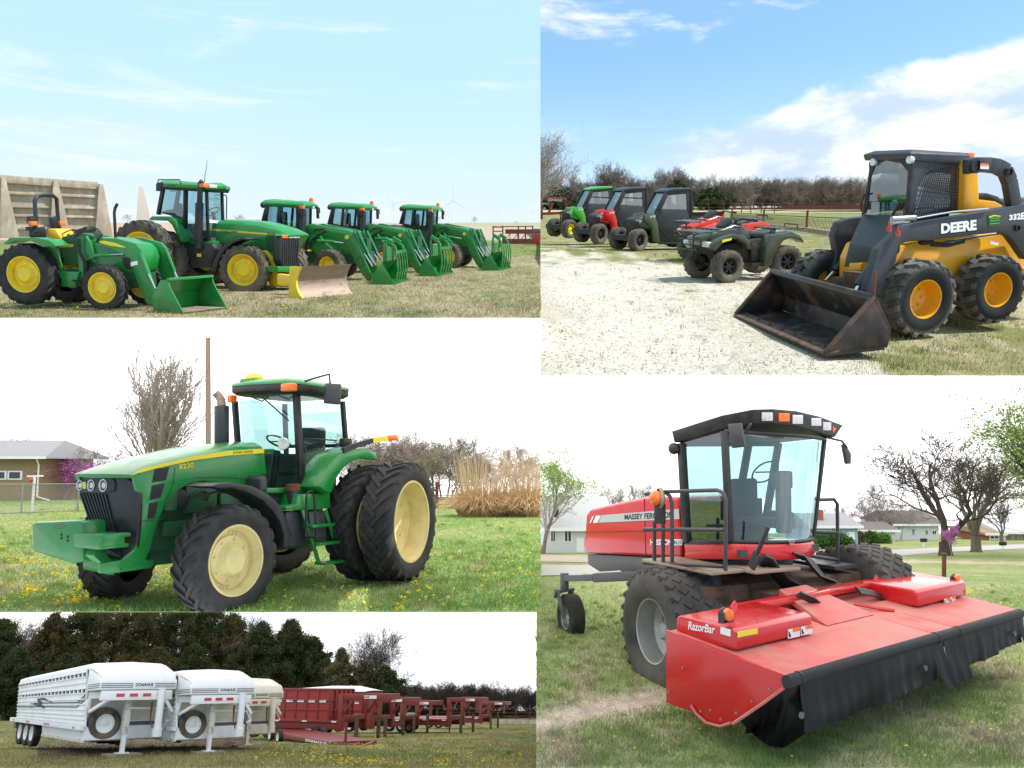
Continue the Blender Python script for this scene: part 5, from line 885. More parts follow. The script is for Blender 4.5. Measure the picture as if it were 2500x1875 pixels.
g = G(P4, ex(1365, 1384)); q = P4.d(ex(1367, 1212), g.y) - g; po = thing('rusty_post', P4.mat @ Matrix.Translation(g), 'short rusty pipe post standing on the lawn behind the header', 'post'); MB().tube([(0, 0, -.1), q], .06, 12).build('pipe', 'rust', po); MB().cyl(q, q + V((0, 0, .05)), .085, 12).build('cap', 'rust', po)
def mailbox(x, yb, yt, label): g = G(P4, ex(x, yb)); q = P4.d(ex(x, yt), g.y) - g; m = thing('mailbox', P4.mat @ Matrix.Translation(g), label, 'mailbox'); MB().box((-.05, -.05, -.1), (.05, .05, q.z - .2)).build('post', 'trim_white', m); MB().box((-.25, -.12, q.z - .25), (.3, .12, q.z + .05)).build('box', 'black_matte', m, bev=.06)
mailbox(1213, 1160, 1093, 'mailbox on a post across the road left of the pink sapling'); mailbox(1806, 1170, 1118, 'mailbox on a post by the road near the tan house')
overcast(P4, 1319.5, 3200, 915, 1335, 150, 7.2, 'overcast')
# ================================================================ the gravel yard
set_terrain(P3, 610, 507, 150); P3.dip = (700, 130, .13)
K = Z(1780, 350, .3497); J = Z(1290, 240, .32098)
def col3(X, Y, x, y):
    n = vnoise(x * .6, y * .6, 61); n2 = vnoise(x * 2.2, y * 2.2, 62); n3 = vnoise(x * 6, y * 6, 63)
    gr = cmix((.15, .16, .05), (.27, .24, .11), (n2 - .3) * 2.2); gr = cmix(gr, (.34, .28, .17), (n - .5) * 2 + np.clip((X - 2050) / 500, 0, .5))
    k = np.clip((Y - 600 - (X - 1319) * .10) / 42 + (n2 - .5) * 3.2, 0, 1) * np.clip((2105 - X + (917 - Y) * -.1 + (Y - 800) * .9 + (n2 - .5) * 260) / 70, 0, 1)
    k = np.clip(k + (Y > 760) * (X > 2050) * (n2 > .56) * .25, 0, 1); c = cmix(gr, cmix((.56, .51, .43), (.45, .40, .32), n * 1.2), k)
    c = cmix(c, (.13, .15, .05), (n3 - .63) * 6 * (n - .15) * 1.6 * (k > .5) * np.clip(1.25 - np.abs(Y - 640) / 300, .3, 1)); c = cmix(c, (.46, .40, .24), (np.abs(Y - 514) < 5) * .8); c = cmix(c, (.15, .19, .07), ((Y > 520) & (Y < 548) & (X > 1700)) * .7); return c
ground(P3, 'yard', 1319.5, 4300, 917.5, col3, 'gravel', 640, 220)
o = ground(P3, 'yard_sun_block', 900, 1319.5, 776, col3, 'gravel', 20, 60); cut(o, y=662, keep=-1)  # unseen sheet added to keep the sun off the lawn below
kk = lambda X, Y, rs: rs.rand(len(X)) < np.where((X > 2085) | (Y < 612 + (X - 1319) * .1), .9, .006 + .5 * (vnoise(X / 22, Y / 8, 64) > .67))
blades(P3, 'grass', 1320, 2500, 512, 917, 34000, .025, .075, lambda X, Y, x, y: cmix((.17, .19, .06), (.44, .38, .20), (vnoise(x * 1.5, y * 1.5, 65) - .3) * 2), 'dry spring grass along the gravel yard', keep=kk, seed=7, wd=.004)
flowers(P3, 'pebbles', scatter(1320, 2100, 640, 915, 5200, 17), .008, .028, .006, 'loose pale pebbles and gravel lying over the yard', 5, (.50, .46, .39), 'gravel')
F = Frame(P3, V((5.277, 12.46, 0)), -2.7594); t = thing('skid_steer', F, 'yellow and charcoal skid steer loader with dirty block tread tyres beside the gravel', 'skid steer')
s_ = lambda pts, y, Q=K: [F.s(Q(p), y) for p in pts]; f_ = lambda pts, x, Q=K: [F.f(Q(p), x) for p in pts]
for px, hp, asp in (((1382, 1090), 530, .72), ((1890, 1024), 465, .70)):
    c = F.s(K(px), 1.1); R = hp * .3497 / 2 * (F.L @ c).y / FF; w_ = .40; c.y -= w_ * .46; wheel(t, c, R, R * .52, w_, 'skid', 17, 'bowl', 'rubber_pale', 'amber_yellow', 1, wyaw(F, c, 1, asp))
    wheel(t, (c.x, -.86, c.z), R, R * .52, w_, 'skid', 17, 'bowl', 'rubber_pale', 'amber_yellow', -1, wyaw(F, c, 1, asp))
# body
b = MB(); b.prism(s_([(1180, 720), (1500, 660), (1900, 622), (1990, 700), (2070, 800), (2120, 870), (2110, 1060), (1560, 1110), (1120, 1010), (1130, 830)], .62), (0, -.98, 0)); b.build('body', 'amber_yellow', t, bev=.03)
MB().prism(s_([(1650, 118), (1690, 104), (1742, 190), (1750, 392), (1870, 405), (1915, 432), (1912, 480), (1640, 490)], .60), (0, -1.2, 0)).build('engine_cover', 'amber_yellow', t, bev=.03)
MB().prism(s_([(1755, 365), (1800, 345), (1880, 370), (1925, 410), (1920, 432), (1860, 405), (1760, 395)], .56), (0, -1.1, 0)).build('engine_hood', 'charcoal', t, bev=.02)
MB().prism(s_([(2060, 870), (2180, 860), (2180, 1080), (2020, 1060)], .68), (0, -1.36, 0)).build('rear_bumper', 'amber_yellow', t, bev=.02)
# cab
yc = .50; q = F.s(K((1285, 95)), yc); xf = q.x; fl = F.f(K((985, 98)), xf); yl = fl.y - .04
cp = s_([(1285, 92), (1650, 122), (1640, 480), (1290, 515), (1225, 500), (1250, 420)], yc)
win = s_([(1398, 192), (1620, 152), (1608, 462), (1292, 503), (1322, 290)], yc + .0)
b = MB(); L4 = [cp[0], cp[1], cp[2], cp[3]]
b.bar(cp[0], cp[1], .05, .1); b.prism(s_([(1285, 92), (1400, 100), (1398, 192), (1322, 290), (1292, 503), (1225, 500), (1250, 420), (1262, 300)], yc), (0, -.05, 0)); b.prism(s_([(1620, 122), (1650, 122), (1640, 480), (1608, 470)], yc), (0, -.05, 0)); b.prism(s_([(1400, 100), (1650, 122), (1620, 152), (1398, 192)], yc), (0, -.05, 0)); b.prism(s_([(1292, 503), (1608, 462), (1640, 480), (1290, 520)], yc), (0, -.05, 0)); b.build('cab_frame', 'charcoal', t, bev=.008)
b = MB()
n = 17
for k in range(1, n): b.bar(win[0].lerp(win[1], k / n) if k < n else win[1], win[3].lerp(win[2], k / n), .007, .007)
for k in range(1, 16): u = k / 16; l_ = win[0].lerp(win[4], u * 1.6) if u < .625 else win[4].lerp(win[3], (u - .625) / .375); b.bar(l_, win[1].lerp(win[2], u), .012, .007)
b.build('window_mesh', 'charcoal', t, smooth=0); MB().add([p + V((0, -.03, 0)) for p in win], [(0, 1, 2, 3, 4)]).build('side_window', 'glass_dark', t, fix=False, smooth=0)
MB().add([V((p.x, yl, p.z)) for p in win], [(0, 1, 2, 3, 4)]).build('side_window', 'glass_dark', t, fix=False, smooth=0)
rz = q.z; xr = cp[1].x
b = MB(); b.loft([[(xf + .06, yl, rz - .03), (xf + .06, yc + .02, rz - .03), (xr - .05, yc + .02, rz - .06), (xr - .05, yl, rz - .06)], [(xf + .09, yl - .01, rz + .05), (xf + .09, yc + .03, rz + .05), (xr - .05, yc + .03, rz + .03), (xr - .05, yl - .01, rz + .03)], [(xf - .02, yl + .08, rz + .10), (xf - .02, yc - .06, rz + .10), (xr, yc - .06, rz + .07), (xr, yl + .08, rz + .07)]]); b.build('cab_roof', 'charcoal', t, bev=.012)
b = MB(); fr = lambda p, x=xf: F.f(K(p), x); b.prism(f_([(985, 95), (1290, 78), (1262, 300), (1255, 420), (1225, 505), (1205, 500), (1232, 400), (1248, 200), (1200, 140), (1090, 118), (1020, 150), (985, 230), (968, 400), (950, 490), (932, 490), (955, 330), (980, 160)], xf + .03), (-.04, 0, 0)); b.build('door_frame', 'black', t, bev=.006)
MB().add(f_([(1248, 200), (1200, 140), (1090, 118), (1020, 150), (985, 230), (968, 400), (950, 490), (990, 600), (1050, 690), (1110, 640), (1205, 500), (1232, 400)], xf + .015), [tuple(range(12))]).build('front_door', 'glass_dark', t, fix=False, smooth=0)
for p in ((1010, 130), (1265, 115)): MB().lathe([(0, .02), (.05, .025), (.055, 0), (.05, -.03)], fr(p, xf + .05), 16, (1, 0, 0)).build('work_lamp', 'lamp_glass', t)
for p, s in (((1667, 92), 1), ((1532, 92), .7)): c = F.s(K(p), .42 if s == 1 else -.1); MB().box((c.x - .07 * s, c.y - .05, c.z - .05 * s), (c.x + .07 * s, c.y + .05, c.z + .05 * s)).build('beacon', 'orange', t, bev=.012)
b = MB(); b.box((xr + .1, yl + .1, 1.0), (xr + .5, yc - .1, 1.25)); b.box((xr + .02, yl + .12, 1.2), (xr + .2, yc - .12, 1.8)); b.build('seat', 'seat_dark', t, bev=.05); MB().box((xr - .02, yl + .02, .6), (xr + .04, yc - .06, 1.45)).box((xr, yl, .5), (xf - .1, yc - .05, .7)).build('cab_floor', 'interior', t)
b = MB(); b.tube([fr((1140, 500), xf + .05), fr((1195, 410), xf + .05)], .02, 6); b.tube([fr((925, 470), xf + .06), fr((920, 430), xf + .06), fr((945, 355), xf + .06), fr((965, 350), xf + .06)], .014, 6); b.tube([fr((1255, 275), xf + .05), fr((1255, 345), xf + .05)], .02, 6); b.build('grab_handle', 'black', t)
MB().loft([f_([(935, 490), (1230, 500), (1120, 690), (1040, 690)], xf + .0), f_([(840, 700), (1190, 760), (1060, 900), (800, 860)], xf + .45)]).build('front_panel', 'charcoal', t, bev=.01)
MB().prism(f_([(880, 625), (935, 640), (860, 850), (820, 860)], xf + .3), (-.2, 0, 0)).prism(f_([(840, 835), (920, 835), (915, 890), (830, 885)], xf + .6), (-.3, 0, 0)).build('mount', 'amber_yellow', t, bev=.01)
MB().prism(f_([(790, 890), (930, 905), (900, 985), (800, 975)], xf + .8), (-.3, 0, 0)).prism(f_([(720, 930), (1060, 980), (1050, 1090), (700, 1010)], xf + .5), (-.3, 0, 0)).build('tool_carrier', 'rust_edge', t, bev=.01)
# loader arms
arm = [(1205, 572), (1640, 500), (2059, 425), (2230, 400), (2290, 520), (2230, 800), (2075, 812), (2010, 715), (1960, 650), (1900, 620), (1240, 690), (1190, 715), (1165, 830), (1100, 930), (1060, 1062), (950, 1065), (1000, 900), (1042, 745), (1150, 640)]
ya = .90; q = s_(arm, ya); ar = MB().prism(q, (0, -.13, 0)).build('loader_arm', 'charcoal', t, bev=.018); fa = [(690, 640), (722, 548), (790, 522), (935, 505), (940, 520), (880, 545), (878, 640), (858, 700), (800, 780), (720, 905), (672, 935), (700, 820), (712, 760)]
MB().prism(s_(fa, -.72), (0, .13, 0)).build('loader_arm', 'charcoal', t, bev=.018)
text('DEERE', s_([(1474, 638), (1734, 609), (1734, 526), (1474, 556)], ya + .004), 'decal_black', ar, bold=.085); text('DEERE', s_([(1480, 631), (1728, 604), (1728, 532), (1480, 561)], ya + .009), 'decal_white', ar, bold=.05); text('332E', s_([(1955, 537), (2064, 530), (2064, 480), (1955, 500)], ya + .006), 'decal_white', ar, bold=.05)
st = decal(s_([(1806, 500), (1897, 490), (1897, 574), (1808, 582)], ya), (0, 1, 0), 'green_dark', ar, 'sticker'); decal(s_([(1812, 512), (1850, 500), (1893, 506), (1893, 512), (1850, 508), (1812, 520)], ya + .005), (0, 1, 0), 'decal_yellow', st, 'stripe')
for y0 in (522, 538, 558): decal(s_([(1820, y0 + 8), (1885, y0 + 2), (1885, y0 - 5), (1820, y0)], ya + .005), (0, 1, 0), 'lime', st, 'text_line')
q = s_([(1650, 165), (1700, 150), (1800, 150), (1868, 160), (1925, 190), (1955, 260), (1985, 430)], .82); b = MB()
for a_, c_ in zip(q, q[1:]): b.bar(a_, c_ + (c_ - a_).normalized() * .02, .12, .20, (0, 0, 1) if abs((c_ - a_).normalized().z) < .8 else (1, 0, 0))
b.build('arm_tower', 'charcoal', t, bev=.02); b = MB()
for a_, c_ in zip(q, q[1:]): b.bar(a_ + V((0, -1.68, 0)), c_ + V((0, -1.68, 0)), .12, .20, (0, 0, 1) if abs((c_ - a_).normalized().z) < .8 else (1, 0, 0))
b.build('arm_tower', 'charcoal', t, bev=.02)
for p, r in (((1710, 157), .10), ((1942, 200), .06), ((1998, 588), .05)): c = F.s(K(p), .88); MB().lathe([(r, 0), (r, .05), (r * .7, .055), (r * .65, .03), (0, .03)], c, 18, (0, 1, 0)).build('pivot', 'black', t)
for qd in ([(1752, 178), (1810, 180), (1810, 142), (1752, 138)], [(1822, 700), (1875, 712), (1880, 680), (1828, 662)]): w4 = decal(s_(qd, .93), (0, 1, 0), 'decal_white', t, 'warning_sticker'); decal([p for p in s_([lerp(V(qd[3]).to_2d(), V(qd[0]).to_2d(), .0), lerp(V(qd[3]).to_2d(), V(qd[2]).to_2d(), 1.), lerp(V(qd[2]).to_2d(), V(qd[1]).to_2d(), .35), lerp(V(qd[3]).to_2d(), V(qd[0]).to_2d(), .35)], .936)], (0, 1, 0), 'orange', w4, 'band')
b = MB(); b.tube(s_([(1345, 700), (1430, 695), (1560, 705), (1650, 670)], .78), .022, 6); b.tube(s_([(1330, 692), (1420, 688)], .8), .03, 6); b.tube(s_([(1410, 712), (1520, 718), (1640, 688)], .78), .018, 6); b.build('hose', 'hose', t); MB().tube(s_([(1500, 690), (1880, 635)], .78), .018, 6).tube(s_([(1310, 522), (1560, 478), (1810, 455)], .92), .012, 5).build('rod', 'chrome', t)
for y, pts in ((-.80, [(842, 738), (735, 890), (670, 960)]), (.62, [(1000, 860), (905, 1000), (880, 1045)])):
    q = s_(pts, y) if y > 0 else [F.s(K(p), -.62) for p in pts]; o = MB().cyl(q[0], q[0].lerp(q[1], 1.0), .075, 14).build('cylinder', 'charcoal', t, bev=.01); MB().cyl(q[1], q[2], .035, 12).build('rod', 'chrome', o); MB().bar(q[2] + V((-.02, -.08, -.03)), q[2] + V((.1, .1, -.05)), .12, .05).build('bracket', 'amber_yellow', o)
b = MB(); c = s_([(1135, 530), (1215, 520), (1300, 520)], .80); b.cyl(c[0], c[2], .04, 10); b.cyl(c[0] + V((0, 0, -.05)), c[1] + V((0, 0, -.05)), .035, 10); cpl = b.build('coupler', 'silver', t, bev=.006)
for p in ((1115, 597), (1178, 630)): q = s_([p], .95)[0]; MB().cyl(q + V((0, 0, -.035)), q + V((0, 0, .035)), .03, 10).tube([q, q + V((0, 0, .1))], .012, 5).build('dust_cap', 'red_lens', cpl)
# bucket
q0, q1 = K((672, 1478)), K((40, 1204)); FB = Frame.px(P3, q0, q1, 0, -.06); A0, B0 = P3.g(q0, -.06), P3.g(q1, -.06); W = (B0 - A0).length
n_ = lambda pts, x=0.0: [FB.f(K(p), x) for p in pts]
tip, top, hl = n_([(672, 1478), (1012, 1078), (1096, 1345)]); bk = part('bucket', t); bk.matrix_world = F.mat.inverted() @ FB.mat if False else Matrix(); bk.parent = t
FBm = F.L.inverted() @ FB.L; bk.matrix_local = FBm
tip = V((0, 0, -.05)); hl.z = min(hl.z, .02); th = .03
def pl(a, c_, x0=0.0, x1=None, k=th): x1 = W if x1 is None else x1; d = V((0, -(c_ - a).z, (c_ - a).y)).normalized() * k; return MB().loft([[V((x, a.y, a.z)), V((x, c_.y, c_.z)), V((x, c_.y, c_.z)) + d, V((x, a.y, a.z)) + d] for x in (x0, x1)])
mid = hl.lerp(top, .35) + V((0, -.10, 0))
pl(tip, hl).build('floor_plate', 'bucket_black', bk, bev=.004); b = pl(hl, mid); b.f += [tuple(i + len(b.v) for i in f) for f in []]; b.build('heel_plate', 'bucket_black', bk); pl(mid, top).build('back_plate', 'bucket_black', bk, bev=.004)
for x in (0, W - .03): MB().prism([V((x, p.y, p.z)) for p in (tip, top, mid, hl)], (.03, 0, 0)).build('side_plate', 'bucket_black', bk, bev=.004); MB().bar(V((x + .015, tip.y, tip.z + .02)), V((x + .015, top.y, top.z + .01)), .07, .035, (0, 1, 0)).build('edge_bar', 'rust_edge', bk, bev=.004)
MB().loft([[V((x, tip.y + .02, tip.z - .012)), V((x, tip.y - .16, tip.z + .02)), V((x, tip.y - .16, tip.z + .045)), V((x, tip.y + .02, tip.z + .01))] for x in (-.02, W + .02)]).build('cutting_edge', 'rust_edge', bk, bev=.003); MB().bar(V((0, top.y, top.z)), V((W, top.y, top.z)), .07, .07).build('top_bar', 'bucket_black', bk, bev=.01)
for k in range(7): x = W * (k + .6) / 7.2; q = V((x, tip.y - .10, tip.z + .05)); MB().ball(q, .022, 8).build('bolt', 'rust', bk)
MB().tube([V((.05, top.y - .02, top.z - .05)), V((.06, top.y - .02, top.z + .30))], .018, 8).build('pin', 'rust', bk)
# ---- utility vehicles: one built from the nearest, then repainted copies
FU = Frame(P3, V((3.297, 25.162, 0)), 3.5679); UTV = thing('utility_vehicle', FU, 'olive utility vehicle with black soft cab and cargo bed, nearest of the three', 'utility vehicle', 'utility vehicles parked at the yard edge')
u_ = lambda pts, y=.72: [FU.s(J(p), y) for p in pts]; t = UTV; yF = -.45
def both(name, pts, m, th=.05, bev=.01, y=.70):
    MB().prism(u_(pts, y), (0, -th, 0)).build(name, m, t, bev=bev); MB().prism([V((p.x, yF - .02, p.z)) for p in u_(pts, y)], (0, th, 0)).build(name, m, t, bev=bev)
wb, wt, rb_, rt_ = u_([(962, 876), (1050, 708), (1240, 870), (1238, 700)], .66); yF = FU.f(J((970, 718)), wt.x).y; W_ = .66 - yF
R = .32
for x in (.0, -1.92):
    for sd in (1, -1): wheel(t, (x, .62 if sd > 0 else -.42, R - .02), R, R * .52, .24, 'knob', 18, 'spoke', 'rubber_dusty', 'utv_rim', sd, .30 if x == 0 else 0)
hp = u_([(845, 940), (880, 908), (962, 874), (985, 960), (985, 1010), (880, 985), (848, 985)], .64); MB().prism(hp, (0, -W_, 0)).build('hood', 'utv_body', t, bev=.06, seg=3)
both('front_fender', [(880, 885), (960, 872), (985, 960), (1003, 1100), (950, 1090), (938, 985), (885, 935)], 'utv_body', .10)
MB().prism([V((p.x, .60, p.z)) for p in u_([(838, 940), (880, 930), (905, 950), (945, 985), (930, 1005), (880, 1000), (860, 1035), (835, 1045)])], (0, -W_ + .06, 0)).build('front_bumper', 'black', t, bev=.03)
for s in (1, -1): c = u_([(856, 938)], .6)[0]; ys = .5 if s > 0 else yF + .16; MB().box((c.x - .1, ys - .13, c.z - .05), (c.x + .06, ys + .13, c.z + .04)).build('headlight', 'lamp_glass', t, bev=.02); MB().box((c.x - .22, ys + .06, c.z - .0), (c.x - .12, ys + .17, c.z + .06)).build('marker', 'orange', t, bev=.01)
b = MB(); c = u_([(835, 925), (830, 1045)], .6); x0 = c[0].x + .12; yM = (.66 + yF) / 2; hw = W_ * .34
for y in (yM - hw, yM - hw / 3, yM + hw / 3, yM + hw): b.tube([(x0 - .18, y, c[1].z), (x0, y, c[1].z + .02), (x0 + .02, y, c[0].z), (x0 - .22, y, c[0].z + .10)], .022, 6)
for z in (c[1].z + .03, lerp(c[1].z, c[0].z, .5), c[0].z): b.tube([(x0, yM - hw - .05, z), (x0, yM + hw + .05, z)], .02, 6)
b.build('brush_guard', 'black', t)
b = MB(); b.add([V((p.x, y, p.z)) for p, y in ((wb, .64), (wb, yF), (wt, yF), (wt, .64))], [(0, 1, 2, 3)]); b.build('windshield', 'glass_blue', t, fix=False, smooth=0)
rf = u_([(1036, 716), (1050, 698), (1110, 684), (1238, 680), (1244, 698), (1070, 714)], .68); MB().prism(rf, (0, -W_ - .04, 0)).build('cab_roof', 'utv_roof', t, bev=.03)
door = [(962, 878), (1052, 702), (1240, 692), (1242, 955), (1228, 1095), (1000, 1098), (985, 960)]; wnd = [(1020, 842), (1065, 738), (1205, 726), (1210, 845)]
dq = u_(door, .68); wq = u_(wnd, .68)
for s in (1, -1):
    f = lambda p, k=0: V((p.x, .66 + k if s > 0 else yF - k, p.z)); b = MB(); o = [f(p) for p in dq]; i = [f(p) for p in wq]
    b.prism([o[0], o[1], i[1], i[0]], (0, -s * .03, 0)).prism([o[1], o[2], i[2], i[1]], (0, -s * .03, 0)).prism([o[2], o[3], i[3], i[2]], (0, -s * .03, 0)).prism([o[3], o[4], o[5], o[6], o[0], i[0], i[3]], (0, -s * .03, 0)); b.build('door', 'vinyl', t, bev=.006); MB().add([f(p, -.012) for p in wq], [(0, 1, 2, 3)]).build('door_window', 'glass_clear', t, fix=False, smooth=0)
    MB().bar(f(dq[6], .01), f(dq[5].lerp(dq[4], .4), .02), .03, .02, (0, 1, 0)).build('door_seam', 'black', t, bev=.01); MB().bar(f(dq[0], .0), f(dq[1], .0), .045, .05, (0, 1, 0)).build('front_pillar', 'black', t, bev=.01); MB().bar(f(dq[2]), f(dq[3]), .05, .05, (0, 1, 0)).build('rear_pillar', 'black', t, bev=.01)
    c = f(u_([(1012, 865)])[0], .03); MB().cyl(c, c + V((0, s * .02, 0)), .05, 12).build('door_latch', 'black', t)
xr = rt_.x; MB().box((xr - .04, yF, .5), (xr, .64, 1.25)).box((xr + .1, -.6, .35), (xr + 1.4, .6, .42)).build('cab_back', 'vinyl', t); MB().box((xr + .15, yF + .1, .6), (xr + .55, .55, .78)).box((xr + .08, yF + .1, .75), (xr + .22, .55, 1.3)).build('seat', 'seat_dark', t, bev=.05); MB().lathe([(.16, 0), (.175, .015), (.19, 0)], (wb.x - .35, .3, 1.12), 18, (-.6, 0, .8)).build('steering_wheel', 'black', t)
MB().box((-2.6, -.55, .28), (.3, .55, .42)).build('chassis', 'black_matte', t)
bq = u_([(1246, 872), (1490, 868), (1492, 952), (1246, 962)], .68); bz0, bz1, bx1 = bq[3].z, bq[0].z, bq[1].x; b = MB(); x0 = xr - .06
b.box((bx1, yF, bz0), (x0, .68, bz0 + .05)); b.box((bx1, .64, bz0), (x0, .68, bz1)); b.box((bx1, yF, bz0), (x0, yF + .04, bz1)); b.box((bx1, yF, bz0), (bx1 + .04, .64, bz1)); b.box((x0 - .04, yF, bz0), (x0, .64, bz1)); b.bar((bx1, .67, bz1), (x0, .67, bz1), .06, .05); bed = b.build('cargo_bed', 'black_matte', t, bev=.008)
MB().box((bx1 - .02, .56, bz1 - .24), (bx1 + .06, .69, bz1 - .04)).build('tail_lamp', 'red_lens', bed, bev=.01); text('RANGER', u_([(1342, 942), (1466, 932), (1466, 910), (1342, 920)], .686), 'decal_white', bed, bold=.03, shear=.2); text('XP 800', u_([(922, 912), (968, 905), (968, 888), (922, 893)], .71), 'decal_white', t, shear=.3)
both('sill', [(1000, 1098), (1228, 1092), (1228, 1110), (1000, 1112)], 'black', .1, .01, .69)
dup(UTV, Frame(P3, V((2.471, 28.087, 0)), 3.60), None, 'red utility vehicle with black soft cab between the olive and the green ones', {'utv_body': 'red'})
dup(UTV, Frame(P3, V((1.723, 31.045, 0)), 3.59), None, 'green utility vehicle with green roof and yellow wheels, farthest of the three', {'utv_body': 'lime', 'utv_roof': 'lime', 'utv_rim': 'stripe'})
# ---- four wheelers
FA = Frame(P3, V((4.107, 17.348, 0)), -2.7637); ATV = t = thing('four_wheeler', FA, 'olive four wheeler with black seat and racks, in front of the red one', 'four wheeler', 'four wheelers on the gravel')
a_ = lambda pts, y=.45: [FA.s(J(p), y) for p in pts]
c1, c2 = FA.s(J((1535, 1291)), .58), FA.s(J((1983, 1242)), .58); R = .32
for c in (c1, c2):
    for sd in (1, -1): wheel(t, (c.x, sd * .47, R - .01 if c is c1 else R + .04), R, R * .54, .24, 'knob', 18, 'spoke', 'rubber_dusty', 'black', sd, wyaw(FA, c, 1, .80 if c is c1 else .84))
ff = a_([(1385, 1115), (1440, 1072), (1560, 1030), (1640, 1038), (1680, 1080), (1692, 1150), (1672, 1150), (1645, 1105), (1590, 1072), (1535, 1072), (1475, 1108), (1415, 1165)], .48); rfd = a_([(1790, 1285), (1800, 1130), (1850, 1042), (2000, 1015), (2062, 1040), (2102, 1102), (2075, 1085), (1990, 1062), (1935, 1085), (1895, 1150), (1862, 1262)], .50)
for s in (1, -1):
    MB().prism([V((p.x, s * .50, p.z)) for p in ff], (0, -s * .26, 0)).build('front_fender', 'atv_body', t, bev=.025); MB().prism([V((p.x, s * .52, p.z)) for p in rfd], (0, -s * .28, 0)).build('rear_fender', 'atv_body', t, bev=.025)
cw_ = a_([(1290, 1060), (1400, 1020), (1560, 960), (1640, 975), (1690, 1060), (1660, 1090), (1560, 1060), (1430, 1090), (1330, 1130)], .2); MB().prism([V((p.x, .24, p.z)) for p in cw_], (0, -.48, 0)).build('cowl', 'atv_body', t, bev=.04, seg=3)
MB().prism([V((p.x, .19, p.z)) for p in a_([(1672, 1040), (1705, 1010), (1800, 1015), (1895, 988), (1890, 1020), (1850, 1062), (1740, 1072)], .2)], (0, -.38, 0)).build('seat', 'seat_dark', t, bev=.05, seg=3)
MB().prism([V((p.x, .26, p.z)) for p in a_([(1400, 1130), (1660, 1090), (1740, 1068), (1850, 1066), (1840, 1255), (1705, 1262), (1640, 1200), (1420, 1200)], .3)], (0, -.52, 0)).build('engine', 'black_matte', t, bev=.03)
for s in (1, -1): MB().prism([V((p.x, s * .44, p.z)) for p in a_([(1702, 1255), (1848, 1238), (1845, 1262), (1705, 1278)], .44)], (0, -s * .2, 0)).build('footwell', 'charcoal', t, bev=.01); MB().prism([V((p.x, s * .36, p.z)) for p in a_([(1690, 1095), (1790, 1130), (1790, 1240), (1700, 1250)], .36)], (0, -s * .1, 0)).build('side_panel', 'black', t, bev=.02)
z1 = a_([(1300, 1022)], .3)[0]; z2 = a_([(1960, 990)], .3)[0]; b = MB(); x0, x1 = z1.x + .12, a_([(1590, 1010)], .3)[0].x
for y in (-.34, -.17, 0, .17, .34): b.tube([(x0, y, z1.z), (x1, y, z1.z + .05)], .014, 6)
for x in (x0, (x0 + x1) / 2, x1): b.tube([(x, -.4, z1.z + .01 + (x0 - x) * .08), (x, .4, z1.z + .01 + (x0 - x) * .08)], .014, 6)
b.build('front_rack', 'black', t); b = MB(); x0, x1 = a_([(1885, 990)], .3)[0].x, a_([(2070, 990)], .3)[0].x
for y in (-.36, -.18, 0, .18, .36): b.tube([(x0, y, z2.z), (x1, y, z2.z)], .014, 6)
for x in (x0, (x0 + x1) / 2, x1): b.tube([(x, -.42, z2.z), (x, .42, z2.z)], .014, 6)
b.tube([(x1, .2, z2.z), (x1, .2, z2.z + .07), (x1, -.2, z2.z + .07), (x1, -.2, z2.z)], .013, 6); b.build('rear_rack', 'black', t)
hb = a_([(1520, 935), (1580, 925)], .0); b = MB(); b.tube([hb[1] + V((-.1, .42, .0)), hb[1] + V((-.02, .2, .03)), hb[1] + V((0, 0, -.02)), hb[1] + V((-.02, -.2, .03)), hb[1] + V((-.1, -.42, .0))], .018, 8); b.tube([hb[1], hb[1] + V((.05, 0, -.25))], .03, 8)
for s in (1, -1): b.tube([hb[1] + V((-.1, s * .42, 0)), hb[1] + V((-.14, s * .5, 0))], .026, 8)
b.build('handlebar', 'black', t); MB().prism([V((p.x, .14, p.z)) for p in a_([(1478, 978), (1530, 925), (1558, 908), (1555, 940), (1515, 985)], .14)], (0, -.28, 0)).build('gauge_pod', 'black', t, bev=.02)
b = MB(); bz = a_([(1262, 1015), (1258, 1150)], .2); xx = bz[0].x
for y in (-.2, .2): b.tube([(xx - .12, y, bz[0].z - .02), (xx, y, bz[0].z - .05), (xx + .02, y, bz[1].z + .05), (xx - .12, y, bz[1].z - .06)], .02, 6)
for k in (0, .35, .7, 1): z = lerp(bz[0].z - .05, bz[1].z, k); b.tube([(xx + .01, -.3, z), (xx + .01, .3, z)], .017, 6)
b.build('bumper', 'black', t)
for s in (1, -1): c = a_([(1380, 1112)], .4)[0]; MB().box((c.x - .04, s * .33 - .09, c.z - .055), (c.x + .08, s * .33 + .09, c.z + .05)).build('headlight', 'lamp_glass', t, bev=.02); q = a_([(1472, 1098), (1545, 1078), (1545, 1062), (1475, 1078)], .503); decal([V((p.x, s * abs(p.y), p.z)) for p in q], (0, s, 0), 'decal_yellow', t, 'reflector')
MB().bar((c1.x, -.4, .3), (c1.x, .4, .3), .06, .06).bar((c2.x, -.4, .3), (c2.x, .4, .3), .08, .08).build('axle', 'black_matte', t)
dup(ATV, Frame(P3, P3.g(J((1330, 1232))), -2.72), None, 'red four wheeler with black racks, half hidden by the olive one', {'atv_body': 'red_atv'})
